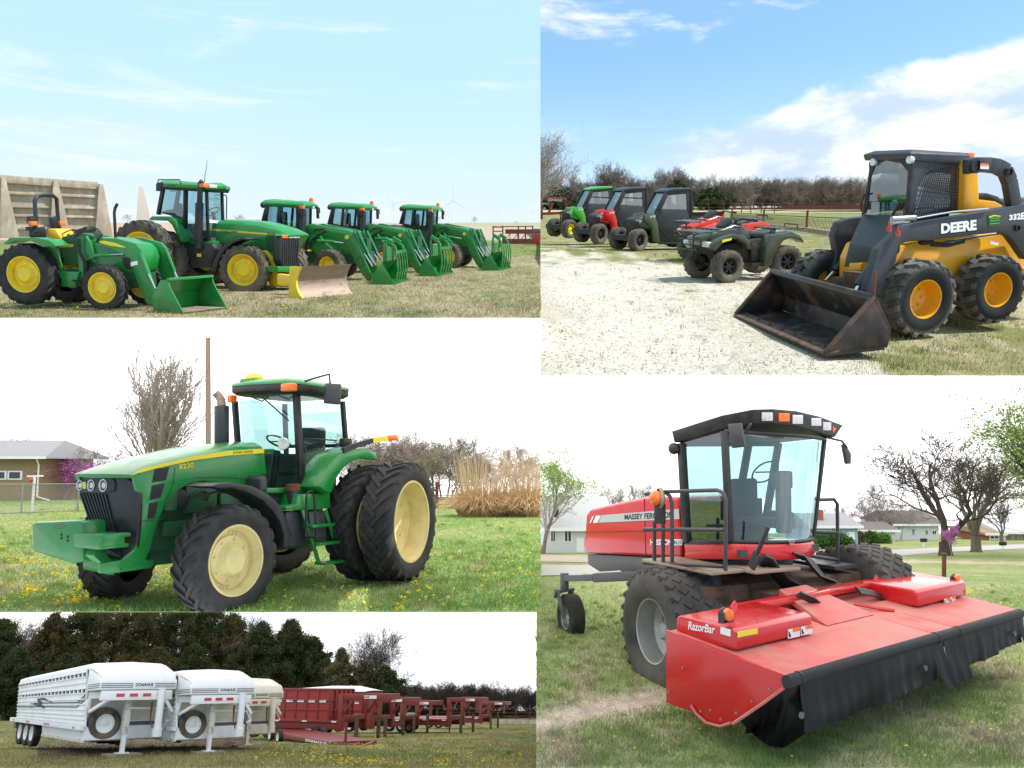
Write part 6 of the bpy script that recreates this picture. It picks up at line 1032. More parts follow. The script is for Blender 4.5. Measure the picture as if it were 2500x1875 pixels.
# ---- fences, trailers, trees, turbines
def rail_fence(P, pts, hgt, posts_px, rails, label, pr, rr, m='rust', name='pipe_fence', curb=0, rods=0, grp=None):
    g0 = G(P, pts[0]); M = P.mat @ Matrix.Translation(g0); f = thing(name, M, label, 'fence', grp); gs = [G(P, p) - g0 for p in pts]
    for k in rails: MB().tube([p + V((0, 0, hgt * k)) for p in gs], rr, 6).build('rail', m, f)
    for p in posts_px: q = G(P, p) - g0; MB().cyl(q - V((0, 0, .1)), q + V((0, 0, hgt * 1.04)), pr, 10).build('post', m, f)
    if rods:
        b = MB(); L = (gs[-1] - gs[0]).length
        for k in range(int(L / rods)): q = gs[0].lerp(gs[-1], k * rods / L); b.tube([q + V((0, 0, .12)), gs[0].lerp(gs[-1], min(1, (k * rods + .22) / L)) + V((0, 0, hgt * .62))], .012, 4)
        b.build('rod', m, f, smooth=0)
    if curb:
        b = MB()
        for p, q in zip(gs, gs[1:]): b.bar(p + V((0, 0, curb / 2 - .05)), q + V((0, 0, curb / 2 - .05)), .3, curb)
        b.build('curb', 'concrete', f)
    return f
rail_fence(P3, [J((1530, 945)), J((1785, 976)), J((2112, 1012)), J((2500, 1072)), J((3300, 1200))], 1.25, [J((1545, 945)), J((1785, 976)), J((2112, 1012)), J((2530, 1075)), J((2950, 1140))], (.99, .72), 'rusty pipe fence with slanted rods along a concrete curb behind the four wheelers', .07, .03, curb=.28, rods=.30)
rail_fence(P3, [J((1240, 868)), J((1530, 880)), J((1900, 876)), J((2300, 872)), J((2700, 870))], 1.3, [J((x, 874)) for x in (1250, 1370, 1480, 1620, 1690, 1770, 1870)], (1.0, .6, .25), 'rusty pen fence in the middle distance behind the utility vehicles', .06, .035, name='pen_fence')
g = G(P3, J((1920, 880))); MB_ = MB().box((0, -.1, .55), (P3.d(J((2900, 880)), g.y).x - g.x, .1, 1.15)); tag(MB_.build('steel_panel', 'rust_feeder', P3.mat @ Matrix.Translation(g)), 'long low rust red steel panel across the pasture', 'panel')
def far_turbine(P, p, top, blade, az, label): # tower, nacelle and three blades
    D_ = P.far * 1.02; c = P.d(p, D_); h = P.d(top, D_) - c; t = thing('wind_turbine', P.mat @ Matrix.Translation(c), label, 'wind turbine', 'far wind turbines'); r = h.z * .022; MB().tube([(0, 0, -2), h], [r, r * .6], 8).build('tower', 'turbine', t); MB().box((h.x - r, -r * 2.2, h.z - r * .9), (h.x + r, r * 2.2, h.z + r * .9)).build('nacelle', 'turbine', t); L_ = blade * D_ / FF
    for k in range(3): a = az + k * 2 * pi / 3; d = V((sin(a), 0, cos(a))); MB().loft([[h + V((0, -r * 2.4, 0)) + d * L_ * u + V((cos(a), 0, -sin(a))) * s * r * w_ + V((0, e_ * r * .2, 0)) for s, e_ in ((-1, -1), (1, -1), (1, 1), (-1, 1))] for u, w_ in ((0, .5), (.15, .9), (1, .12))]).build('blade', 'turbine', t)
far_turbine(P3, J((1572, 600)), J((1570, 552)), 14, .1, 'faint white wind turbine leftmost above the bare wood line'); far_turbine(P3, J((1622, 600)), J((1620, 545)), 16, .5, 'white wind turbine middle one above the bare wood line'); far_turbine(P3, J((1952, 590)), J((1952, 563)), 13, 1.0, 'white wind turbine on the right above the bare wood line')
WOOD = dict(bark='twig_brown', twig='twig_brown'); rnd = random.Random(8); k = 0
for x, yt in [(110, 540), (180, 560), (350, 520), (620, 450), (430, 600), (520, 610), (730, 520), (800, 560), (880, 600), (990, 500), (1060, 540), (1150, 500), (1210, 570), (1300, 580), (1400, 545), (1480, 590)] + [(1530 + 46 * i, 585 + rnd.uniform(-18, 22)) for i in range(36)] + [(1560 + 62 * i, 620 + rnd.uniform(-20, 25)) for i in range(26)] + [(240 + 75 * i, 640 + rnd.uniform(-25, 20)) for i in range(18)]:
    p = (J((x, 0))[0], 508.5 + rnd.uniform(-1, 3)); H = height_px(P3, p, J((x, yt))); o = tree(at(P3, p, k * 1.7, (H / 8 * 1.05, H / 8, H / 8)), 'wood%d' % (1 + k % 4), 'bare brown tree in the wood line behind the pasture', 'bare trees of the wood line', bark='twig_brown', twig='twig_brown', seed=70 + k % 4, H=8, trunk=.17, kids=(15, 8, 5, 4), spread=.66, bole=.05, ratio=.56, r_min=.017, fork=(0, 3, 0, 4)[k % 4]); k += 1
    if x < 260: cut(o, x=1319.5)
for i, (x, yt, hw) in enumerate(((210, 690, 150), (1400, 700, 120), (470, 700, 120), (1120, 640, 130))): # dark evergreens in the wood
    p = (J((x, 0))[0], 512); H = height_px(P3, p, J((x, yt))); o = cedar(at(P3, p, i), 90 + i, H, hw * 2 * .32 * G(P3, p).y / FF, 'dark green shrubby cedar low in the wood line', 'cedars in the wood line', n=150, size=.6, cols=((.07, .085, .035), (.05, .065, .03))); 
    if i == 0: cut(o, x=1319.5)
for i in range(34):
    x = 200 + i * 112 + rnd.uniform(-30, 30); p = (J((x, 0))[0], 509); H = height_px(P3, p, J((x, 745 + rnd.uniform(-25, 15)))); o = tree(at(P3, p, i * 1.3, (H / 3 * 1.9, H / 3 * 1.2, H / 3)), 'brush', 'low bare brush at the foot of the wood line behind the pasture', 'brush along the wood line', bark='twig_brown', twig='twig_brown', cat='shrub', name='bare_shrub', seed=83, H=3, trunk=.05, kids=(10, 7, 5), spread=.8, bole=.02, ratio=.6, r_min=.014, fork=7)
    if x < 420: cut(o, x=1319.5)
o = tree(P3.mat @ Matrix.Translation(G(P3, (1292, 560))), 'yardtree', 'bare tree with branches reaching in at the left edge of the gravel yard', seed=77, bark='bark_grey', twig='bark_grey', H=height_px(P3, (1300, 560), J((90, 60))), trunk=.3, kids=(12, 7, 5, 4), spread=.7, bole=.2, ratio=.58, r_min=.012, fork=3); cut(o, x=1319.5)
g = G(P3, J((100, 920))); tr_ = thing('gooseneck_trailer', P3.mat @ Matrix.Translation(g), 'rust red gooseneck trailer neck at the left edge by the green utility vehicle', 'trailer'); q = lambda x, y: P3.d(J((x, y)), g.y) - g
b = MB(); b.bar(q(60, 755), q(290, 770), .3, .35); b.bar(q(100, 745), q(100, 920), .2, .28); b.bar(q(190, 790), q(150, 880), .2, .25); b.bar(q(282, 765), q(290, 840), .2, .2); b.bar(q(60, 880), q(290, 870), .25, .28); b.build('frame', 'red_trailer', tr_, bev=.01); text('DONAHUE', [p + V((0, -.19, 0)) for p in (q(150, 780), q(255, 786), q(255, 766), q(150, 760))], 'decal_white', tr_); cut(tr_, x=1319.5)
# ================================================================ the row of green tractors
set_terrain(P1, 592, 543.5, 900)
A = Z(0, 400, .29837); B = Z(620, 400, .31646); I0 = lambda p: p
def col1(X, Y, x, y):
    n = vnoise(x * .45, y * .45, 81); n2 = vnoise(x * 1.5, y * 1.5, 82); n3 = vnoise(x * 4, y * 4, 83); c = cmix((.21, .19, .09), (.31, .25, .15), (n - .3) * 2.4); c = cmix(c, (.12, .15, .045), (n2 - .55) * 4); c = cmix(c, (.36, .30, .22), (n3 - .60) * 5 * np.clip((Y - 660) / 80, 0, 1) * (X > 800))
    c = cmix(c, (.13, .17, .04), (Y < 625) * (Y > 588) * .75); f = np.clip((590 - Y) / 6, 0, 1); c = cmix(c, cmix((.42, .31, .25), (.36, .28, .2), n), f); c = cmix(c, (.30, .29, .17), ((Y < 552) & (X > 1100)) * .7); return c
ground(P1, 'field', -420, 1319.5, 776.5, col1, 'soil', 260, 200)
blades(P1, 'grass', -20, 1319, 590, 776, 42000, .03, .085, lambda X, Y, x, y: cmix(col1(X, Y, x, y) * 1.15, (.38, .33, .18), (vnoise(x * 1.8, y * 1.8, 84) - .42) * 2), 'thin tan and green grass around the row of green tractors', seed=11, wd=.0045, bias=.9)
flowers(P1, 'dandelions', scatter(0, 900, 690, 775, 130, 12), .014, .024, .06, 'few yellow dandelions in front of the row of tractors')
# ---- large tractor with a blade
F = Frame(P1, V((-7.405, 25.84, 0)), -.3333); t = thing('tractor', F, 'large green tractor with dusty tyres, dual rear wheels and a front dozer blade', 'tractor')
s_ = lambda pts, y, Q=A: [F.s(Q(p), y) for p in pts]; f_ = lambda pts, x, Q=B: [F.f(Q(p), x) for p in pts]
def wh(F, t, Q, px, y, hp, w, rr, asp, k, **kw):
    c = F.s(Q(px), y); R = hp * k / 2 * (F.L @ c).y / FF; sd = -1 if y < 0 else 1; c.y -= sd * w * .45; return wheel(t, c, R, R * rr, w, side=sd, yaw=wyaw(F, c, sd, asp), **kw), c, R
_, cf, Rf = wh(F, t, A, (1972, 868), -1.2, 405, .45, .62, .93, .29837, n=20, tm='rubber_dusty', rm='yellow')
wheel(t, (cf.x, 1.0, Rf), Rf, Rf * .62, .45, n=20, tm='rubber_dusty', rm='yellow', side=1)
_, cr, Rr = wh(F, t, A, (1128, 705), -1.9, 478, .5, .6, .9, .29837, n=22, tm='rubber_dusty', rm='yellow')
wheel(t, (cr.x + .1, cr.y + .72, Rr), Rr, Rr * .6, .5, n=22, tm='rubber_dusty', rm='yellow', side=-1)
for y in (1.0, 1.72): wheel(t, (cr.x, y, Rr), Rr, Rr * .6, .5, n=22, tm='rubber_dusty', rm='yellow', side=1)
st = [(A((1730, 532)), A((1730, 452))), (A((1950, 550)), A((1950, 456))), (A((2120, 565)), A((2120, 472))), (B((120, 545)), B((120, 470))), (B((190, 548)), B((215, 492)))]
b = MB(); rings = []; yF = F.f(B((357, 560)), F.s(B((190, 548)), -.42).x).y
for p, q in st:
    a0 = F.s(p, -.42); dz = F.s(q, -.2).z - a0.z; ym = (yF - .42) / 2; rings.append([(a0.x, y, z) for y, z in ((-.42, a0.z - .45), (-.42, a0.z), (-.36, a0.z + dz * .6), (-.22, a0.z + dz * .92), (ym, a0.z + dz), (yF - .2, a0.z + dz * .92), (yF - .06, a0.z + dz * .6), (yF, a0.z), (yF, a0.z - .45))])
l = rings[-1]; xe = F.s(B((204, 560)), -.42).x + .25; rings.append([(xe, y * 1.0, max(min(z, l[1][2] + .02), l[1][2] - .03)) for (_, y, z) in l]); b.loft(rings); hood = b.build('hood', 'green', t, bev=.01, smooth=55)
sp = [A((1730, 530)), A((2190, 570)), B((190, 548)), B((207, 562)), B((200, 740)), B((225, 790)), B((180, 830)), B((120, 700)), B((95, 620)), A((2150, 640)), A((2040, 610)), A((1960, 600)), A((1860, 640)), A((1800, 700)), A((1760, 700)), A((1728, 690))]
MB().prism(s_(sp, -.43, I0), (0, .06, 0)).build('side_panel', 'green', t, bev=.01); o = MB()
for k in range(12): o.bar(F.s(B((88 + 6 * k, 558)), -.435), F.s(B((110 + 6 * k, 690 - 3 * k)), -.435), .02, .01, (0, 1, 0))
o.build('side_vent', 'green_dark', hood, smooth=0)
decal(s_([A((1724, 530)), A((2192, 568)), B((187, 540)), B((187, 553)), A((2192, 582)), A((1724, 546))], -.44, I0), (0, -1, 0), 'stripe', hood, 'stripe'); text('JOHN DEERE', s_([(1808, 560), (1946, 570), (1946, 550), (1808, 540)], -.452), 'green_dark', hood, bold=.02); text('8100', [F.s(B(p), -.452) for p in ((103, 553), (165, 557), (165, 534), (103, 530))], 'green_dark', hood, bold=.03)
gx = xe - .05; MB().prism(f_([(210, 562), (356, 550), (352, 620), (335, 785), (228, 792), (202, 740)], gx), (-.25, 0, 0)).build('grille', 'black', t, bev=.015); o = MB()
for k in range(8): o.bar(F.f(B((lerp(222, 345, k / 7), 580)), gx + .01), F.f(B((lerp(225, 328, k / 7), 780)), gx + .01), .02, .02, (1, 0, 0))
o.build('grille_rib', 'charcoal', t, smooth=0)
for x0, x1, m in ((220, 262, 'orange'), (272, 300, 'lamp_glass'), (304, 334, 'lamp_glass'), (338, 352, 'lamp_glass')): MB().prism(f_([(x0, 548), (x1, 549), (x1, 574), (x0, 573)], gx + .03), (-.1, 0, 0)).build('headlight', m, t, bev=.008)
MB().prism(f_([(205, 555), (212, 545), (350, 538), (358, 545), (352, 552), (215, 560)], gx + .02), (-.2, 0, 0)).build('hood_lip', 'green', t, bev=.01); MB().prism(f_([(180, 790), (340, 790), (335, 835), (190, 835)], gx + .06), (-.4, 0, 0)).build('front_frame', 'green', t, bev=.02)
MB().prism([F.s(B(p), -.5) for p in ((60, 665), (92, 668), (142, 722), (185, 845), (260, 852), (305, 900), (290, 945), (170, 948), (110, 930), (118, 760))], (0, .9, 0)).build('blade_mount', 'yellow', t, bev=.03)
b = MB(); b.box((-3.4, -.4, .6), (.9, .4, 1.0)); b.box((-1.2, -.35, .9), (.9, .35, 1.7)); b.bar((cr.x, -1.8, Rr), (cr.x, 1.7, Rr), .25, .25); b.bar((cf.x, -1, Rf), (cf.x, 1, Rf), .2, .2); b.build('chassis', 'green_dark', t)
n0, n1 = B((384, 1036)), B((766, 1002)); FBl = Frame.px(P1, n0, n1); Lb = (P1.g(n1) - P1.g(n0)).length; hb = (1030 - 790) * .31646 * P1.g(n0).y / FF; bp = part('dozer_blade', t); bp.matrix_local = F.L.inverted() @ FBl.L
prof = [(.02 + .26 * (4 * u * (1 - u)) * (1 - .3 * u) + .10 * u * 0, hb * u) for u in [k / 10 for k in range(11)]]
b = MB(); b.loft([[(x, y, z) for y, z in prof] + [(x, y + .04, z) for y, z in prof[::-1]] for x in (0, Lb)]); b.build('blade_plate', 'steel_worn', bp, smooth=50)
b = MB(); b.loft([[(x, y - .01, z) for y, z in prof] + [(x, .55 - .1 * u, hb * u) for u in [k / 10 for k in range(10, -1, -1)]] for x in (-.04, .02)]); b.build('end_plate', 'yellow', bp); MB().box((.4, .3, hb * .25), (Lb - .4, .5, hb * .6)).bar((Lb * .4, .3, hb * .4), (Lb * .3, 1.6, hb * .5), .2, .3).build('back_frame', 'yellow', bp, bev=.02)
arc = [(1722, 882), (1745, 800), (1800, 690), (1880, 630), (1980, 604), (2036, 614), (2030, 627), (1975, 622), (1905, 650), (1835, 712), (1785, 800), (1768, 882)]; MB().prism(s_(arc, -1.25), (0, .5, 0)).build('front_fender', 'black', t, bev=.015)
MB().prism(s_([(1480, 650), (1740, 655), (1760, 700), (1725, 850), (1490, 852)], -.9), (0, .6, 0)).build('fuel_tank', 'black', t, bev=.03); decal(s_([(1612, 760), (1648, 760), (1648, 735), (1612, 735)], -.905), (0, -1, 0), 'decal_yellow', t, 'sticker')
# cab
yn = -.78; r1, r0 = s_([(1338, 185), (1296, 415)], yn); f1, f0 = s_([(1690, 205), (1706, 632)], yn); fx = f1.x; e1 = F.f(A((1815, 215)), fx); yfar = e1.y; e0 = V((f0.x, yfar, f0.z)); fa = lambda p: V((p.x, yfar, p.z))
b = MB(); b.bar(r1, r0, .1, .1); b.bar(f1, f0, .07, .08); b.bar(e1, e0, .07, .08); b.bar(fa(r1), fa(r0), .1, .1); m1, m0 = s_([(1520, 195), (1515, 610)], yn); b.bar(m1, m0, .16, .06); b.bar(fa(m1), fa(m0), .08, .06); b.bar(f0, e0, .06, .08); b.build('cab_frame', 'black', t, bev=.01)
sg = s_([(1338, 190), (1690, 205), (1706, 632), (1510, 612), (1520, 480), (1430, 402), (1300, 396)], yn); MB().add(sg, [tuple(range(7))]).build('door_glass', 'glass_blue', t, fix=False, smooth=0); MB().add([fa(p) for p in sg], [tuple(range(7))]).build('door_glass', 'glass_blue', t, fix=False, smooth=0); MB().add([f1, f0, e0, e1], [(0, 1, 2, 3)]).build('windshield', 'glass_blue', t, fix=False, smooth=0); MB().add([r1, r0, fa(r0), fa(r1)], [(0, 1, 2, 3)]).build('rear_window', 'glass_blue', t, fix=False, smooth=0)
MB().prism(s_([(1302, 396), (1400, 372), (1460, 402), (1530, 478), (1512, 612), (1490, 610), (1440, 450), (1400, 425)], yn + .02), (0, .05, 0)).build('door_trim', 'black', t); MB().box((r0.x + .5, yn + .45, 1.6), (r0.x + 1.0, yfar - .4, 1.9)).box((r0.x + .4, yn + .45, 1.85), (r0.x + .55, yfar - .4, 2.5)).build('seat', 'seat_dark', t, bev=.05); MB().lathe([(.2, 0), (.22, .02), (.24, 0)], (fx - .45, 0, 2.25), 18, (-.6, 0, .8)).cyl((fx - .3, 0, 1.5), (fx - .45, 0, 2.25), .05, 8).build('steering_wheel', 'black', t); MB().box((r0.x, yn + .05, 1.3), (fx, yfar - .05, 1.5)).build('cab_floor', 'interior', t)
rz0 = r1.z - .02; fz = F.s(A((1720, 208)), yn).z
def rr_(i, z): return [(r1.x - .18 + i, yn - .08 + i, rz0 + z), (fx + .25 - i, yn - .08 + i, fz + z - .03), (fx + .4 - i, (yn + yfar) / 2, fz + z), (fx + .25 - i, yfar + .08 - i, fz + z - .03), (r1.x - .18 + i, yfar + .08 - i, rz0 + z)]
b = MB(); b.loft([rr_(.06, -.02), rr_(0, .03), rr_(0, .12), rr_(.12, .19), rr_(.35, .21)]); rf = b.build('cab_roof', 'green', t, bev=.015, smooth=45); MB().loft([rr_(.05, -.06), rr_(.02, .02)]).build('roof_liner', 'black', rf)
for p0, p1, m in (((1655, 165), (1692, 190), 'orange'), ((1706, 172), (1762, 194), 'lamp_glass'), ((1816, 185), (1850, 205), 'lamp_glass')): q = F.f(A(((p0[0] + p1[0]) / 2, (p0[1] + p1[1]) / 2)), fx + .3); w = (p1[0] - p0[0]) * .29837 * 26 / FF / 2; MB().box((q.x - .1, q.y - w * 1.6, q.z - .05), (q.x + .05, q.y + w * 1.6, q.z + .05)).build('roof_lamp', m, rf, bev=.01)
q = s_([(1640, 158), (1632, 320), (1622, 690)], -.95); b = MB(); b.tube([q[0] + V((.06, 0, .05)), q[0], q[1]], .075, 14); b.cyl(q[1], q[2], .115, 16); b.build('exhaust', 'black', t)
MB().prism(s_([(1218, 455), (1240, 428), (1385, 430), (1435, 462), (1478, 575), (1502, 640), (1472, 636), (1405, 500), (1370, 466), (1225, 462)], -1.1), (0, .5, 0)).build('rear_fender', 'green', t, bev=.02); MB().prism(s_([(1470, 634), (1740, 632), (1742, 655), (1472, 655)], -.8), (0, .4, 0)).build('sill', 'green', t, bev=.01)
b = MB(); b.tube(s_([(1320, 200), (1288, 170), (1295, 130), (1470, 130), (1482, 165)], -1.05), .02, 6); b.prism(s_([(1276, 160), (1325, 150), (1315, 225), (1275, 222)], -1.1), (0, .06, 0)); b.build('mirror', 'black', t, bev=.01); b = MB(); b.tube([F.f(A(p), fx + .1) for p in ((1806, 258), (1848, 255), (1855, 275), (1853, 450))], .018, 6); b.build('handrail', 'black', t)
MB().tube([F.s(A(p), 0) for p in ((1675, 150), (1678, 90), (1690, 30), (1694, -30))], [.012, .010, .008, .006], 5).build('antenna', 'black', t)
# ---- small tractor with roll bar and loader
F = Frame(P1, V((-8.838, 20.0, 0)), -.2365); t = thing('tractor', F, 'small green tractor with roll bar, yellow seat and front loader bucket, nearest in the row', 'tractor'); s_ = lambda pts, y, Q=A: [F.s(Q(p), y) for p in pts]; f_ = lambda pts, x, Q=A: [F.f(Q(p), x) for p in pts]
_, cr, Rr = wh(F, t, A, (185, 905), -.86, 498, .42, .58, .80, .29837, n=20, tm='rubber', rm='yellow'); _, cf, Rf = wh(F, t, A, (832, 1014), -.82, 372, .30, .66, .82, .29837, n=18, tm='rubber', rm='yellow')
wheel(t, (cr.x, .62, Rr), Rr, Rr * .58, .42, n=20, rm='yellow', side=1); wheel(t, (cf.x + .1, .62, Rf), Rf, Rf * .66, .3, n=18, rm='yellow', side=1); wheel(t, (cf.x + .1, .5, Rf), Rf * .7, Rf * .64, .1, 'rib', 18, rm='yellow', side=-1)
fp = [(20, 662), (78, 603), (290, 603), (400, 625), (460, 672), (345, 682), (300, 650), (250, 630), (120, 634), (60, 657)]
MB().prism(s_(fp, -.86), (0, .45, 0)).build('rear_fender', 'green', t, bev=.015); MB().prism([p + V((0, 1.25, 0)) for p in s_(fp, -.86)], (0, .45, 0)).build('rear_fender', 'green', t, bev=.015); MB().prism(s_([(365, 680), (460, 680), (515, 880), (470, 890)], -.45), (0, .05, 0)).prism(s_([(450, 880), (640, 885), (610, 1005), (505, 1005), (500, 940)], -.5), (0, .3, 0)).build('step_frame', 'green', t, bev=.01)
b = MB(); xr = cr.x + .05; b.tube(f_([(292, 560), (290, 420), (284, 300), (305, 262), (355, 255), (430, 257), (462, 285), (472, 420), (486, 565)], xr), .045, 8); rb = b.build('roll_bar', 'black', t, smooth=60)
for p in ([(252, 430), (315, 422), (312, 505), (270, 510), (250, 470)], [(428, 440), (486, 425), (490, 545), (445, 540)], [(270, 520), (370, 515), (382, 600), (290, 608), (272, 590)], [(240, 515), (300, 512), (300, 545), (245, 545)]): MB().prism(f_(p, xr + .02), (-.12, 0, 0)).build('hinge_plate', 'black', rb, bev=.01)
for p in ((272, 488), (505, 488)): q = f_([p], xr + .05)[0]; MB().box((q.x - .06, q.y - .09, q.z - .05), (q.x + .04, q.y + .09, q.z + .05)).build('marker_lamp', 'orange', rb, bev=.012)
MB().prism(s_([(378, 540), (400, 530), (452, 532), (496, 602), (494, 652), (440, 655), (395, 610)], -.28), (0, .52, 0)).prism(s_([(450, 652), (598, 655), (598, 684), (475, 690)], -.28), (0, .5, 0)).build('seat', 'seat_yellow', t, bev=.04)
MB().prism(s_([(500, 600), (640, 560), (800, 600), (790, 700), (640, 830), (520, 830)], -.25), (0, .5, 0)).build('console', 'green_dark', t, bev=.03); q = s_([(560, 575)], 0)[0]; MB().lathe([(.17, 0), (.19, .02), (.21, 0)], q, 18, (-.5, 0, .85)).cyl(q, q + V((.15, 0, -.4)), .035, 8).build('steering_wheel', 'black', t)
hd = [(690, 640), (815, 600), (960, 612), (1110, 655), (1150, 700), (1168, 770), (1150, 880), (1060, 905), (900, 850), (790, 830), (700, 780)]; hq = s_(hd, -.32); hood = MB().prism(hq, (0, .64, 0)).build('hood', 'green', t, bev=.05, seg=3)
decal(s_([(812, 632), (850, 628), (950, 648), (1036, 683), (1000, 684), (900, 668), (825, 648)], -.506), (0, -1, 0), 'stripe', hood, 'stripe'); MB().prism(s_([(1000, 762), (1080, 775), (1075, 860), (1040, 865), (1005, 820)], -.325), (0, .02, 0)).build('side_vent', 'black', hood)
b = MB(); b.box((-2.3, -.28, .5), (.5, .28, .85)); b.box((-1.0, -.25, .7), (.4, .25, 1.1)); b.bar((cf.x, -.65, Rf), (cf.x, .65, Rf), .14, .16); b.bar((cr.x, -.6, Rr), (cr.x, .6, Rr), .2, .2); b.build('chassis', 'green_dark', t, bev=.01)
# loader frame
ap = [(760, 610), (830, 606), (960, 612), (1110, 652), (1152, 700), (1168, 765), (1252, 1000), (1238, 1152), (1195, 1140), (1150, 1040), (1080, 840), (1064, 770), (900, 690), (775, 665)]
for y, sg in ((-.50, 1), (.38, 1)):
    q = s_(ap, -.50); MB().prism([V((p.x, y, p.z)) for p in q], (0, .09, 0)).build('loader_arm', 'green', t, bev=.012)
MB().prism(s_([(632, 605), (700, 588), (735, 640), (772, 770), (690, 802), (690, 940), (640, 955)], -.40), (0, .08, 0)).build('loader_tower', 'green', t, bev=.01); MB().prism([p + V((0, .72, 0)) for p in s_([(632, 605), (700, 588), (735, 640), (772, 770), (690, 802), (690, 940), (640, 955)], -.40)], (0, .08, 0)).build('loader_tower', 'green', t, bev=.01)
for pts, y in (([(772, 752), (900, 745), (1012, 740)], -.52), ([(1148, 730), (1215, 900), (1272, 1020)], -.56)):
    for dy in (0, .95): q = s_(pts, y); q = [p + V((0, dy, 0)) for p in q]; o = MB().cyl(q[0], q[1], .042, 10).build('cylinder', 'green', t); MB().cyl(q[1], q[2], .022, 8).build('rod', 'chrome', o)
for k in range(5): MB().tube([p + V((0, .04 * k, .02 * k)) for p in s_([(600, 610 - 10 * k), (680, 560 - 4 * k), (760, 560), (800, 610), (780, 650)], -.55)], .014, 5).build('hose', 'hose', t, smooth=60)
for k in range(3): MB().tube([p + V((.04 * k, 0, 0)) for p in s_([(630, 610), (640, 720), (680, 800), (690, 920), (640, 975), (590, 950)], -.5)], .014, 5).build('hose', 'hose', t, smooth=60)
q = s_([(945, 600), (935, 400)], .1); MB().tube([q[0], q[1], q[1] + V((.03, 0, .1)), q[1] + V((.1, 0, .2))], .035, 10).build('exhaust', 'black', t)
w4 = decal(s_([(1072, 838), (1130, 825), (1125, 792), (1070, 806)], -.505), (0, -1, 0), 'decal_white', t, 'warning_sticker')
def loader_bucket(P, F, t, near, far, Q, plate, m='green', inner='steel_worn', name='bucket'):
    n0, n1 = Q(near), Q(far); FB = Frame.px(P, n0, n1); L = (P.g(n1) - P.g(n0)).length; bk = part(name, t); bk.matrix_local = F.L.inverted() @ FB.L; pts = [FB.f(Q(p), 0) for p in plate]; s = 1 if sum(p.y for p in pts) > 0 else -1
    for p in pts: p.z = max(p.z, .0)
    return FB, L, bk, pts
FB, L, bk, pts = loader_bucket(P1, F, t, (1505, 1229), (1866, 1186), A, [(1505, 1229), (1255, 1215), (1244, 1085), (1312, 952), (1372, 946), (1388, 1012)])
for x in (0, L - .03): MB().prism([V((x, p.y, p.z)) for p in pts], (.03, 0, 0)).build('side_plate', 'green', bk, bev=.004)
b = MB(); b.loft([[V((x, p.y, p.z)) for p in pts[:5]] + [V((x, p.y, p.z)) + V((0, (-.03 if pts[1].y > 0 else .03), .03)) for p in pts[4::-1]] for x in (.01, L - .01)]); b.build('shell', 'green', bk, bev=.004)
b = MB(); d = V((0, .03 if pts[1].y < 0 else -.03, .006)); b.loft([[V((x, lerp(pts[0].y, pts[1].y, u), .035)) for u in (0, .9)] + [V((x, lerp(pts[0].y, pts[1].y, u), .042)) for u in (.9, 0)] for x in (.04, L - .04)]); b.build('wear_floor', 'steel_worn', bk); MB().bar(V((0, pts[4].y, pts[4].z)), V((L, pts[4].y, pts[4].z)), .08, .06).build('top_edge', 'green', bk, bev=.01)
# ---- three loader tractors with grapple buckets: one built, two more like it
F = Frame(P1, V((-5.80, 29.95, 0)), -.066); LT = t = thing('tractor', F, 'green cab tractor with loader and grapple bucket, left one behind the dozer blade', 'tractor', 'loader tractors with grapple buckets'); s_ = lambda pts, y, Q=B: [F.s(Q(p), y) for p in pts]
_, cf, Rf = wh(F, t, B, (578, 790), -.95, 262, .42, .55, .80, .31646, n=20, tm='rubber_dusty', rm='yellow'); wheel(t, (cf.x, .8, Rf), Rf, Rf * .55, .42, n=20, tm='rubber_dusty', rm='yellow', side=1)
Rr = .92
for y, sd in ((-.95, -1), (.9, 1)): wheel(t, (cf.x - 2.5, y, Rr), Rr, Rr * .58, .48, n=22, tm='rubber_dusty', rm='yellow', side=sd, yaw=.3 if sd < 0 else 0)
yn = -.72; r1, r0, f1, f0 = s_([(108, 325), (88, 470), (338, 335), (335, 520)], yn); yfar = F.f(B((438, 345)), f1.x).y; fa = lambda p: V((p.x, yfar, p.z))
b = MB(); m1, m0 = r1.lerp(f1, .38), r0.lerp(f0, .38)
for p, q in ((r1, r0), (f1, f0), (m1, m0)): b.bar(p, q, .09, .09); b.bar(fa(p), fa(q), .08, .08)
b.bar(r0, f0, .06, .1); b.bar(r0 + V((-.1, 0, .0)), r1 + V((-.02, 0, 0)), .12, .12); b.build('cab_frame', 'black', t, bev=.01)
for q in ([r1, f1, f0, r0], [fa(p) for p in (r1, f1, f0, r0)]): MB().add(q, [(0, 1, 2, 3)]).build('door_glass', 'glass_blue', t, fix=False, smooth=0)
MB().add([f1, f0, fa(f0), fa(f1)], [(0, 1, 2, 3)]).build('windshield', 'glass_blue', t, fix=False, smooth=0); MB().add([r1, r0, fa(r0), fa(r1)], [(0, 1, 2, 3)]).build('rear_window', 'glass_blue', t, fix=False, smooth=0); MB().box((r0.x + .4, -.3, 1.5), (r0.x + .9, .3, 1.8)).box((r0.x + .3, -.3, 1.75), (r0.x + .45, .3, 2.3)).build('seat', 'seat_dark', t, bev=.04); MB().box((r0.x, yn + .05, 1.0), (f0.x, yfar - .05, f0.z)).build('cab_floor', 'interior', t)
def rr_(i, z): return [(r1.x - .22 + i, yn - .06 + i, r1.z + z), (f1.x + .25 - i, yn - .06 + i, f1.z + z - .02), (f1.x + .35 - i, (yn + yfar) / 2, f1.z + z), (f1.x + .25 - i, yfar + .06 - i, f1.z + z - .02), (r1.x - .22 + i, yfar + .06 - i, r1.z + z)]
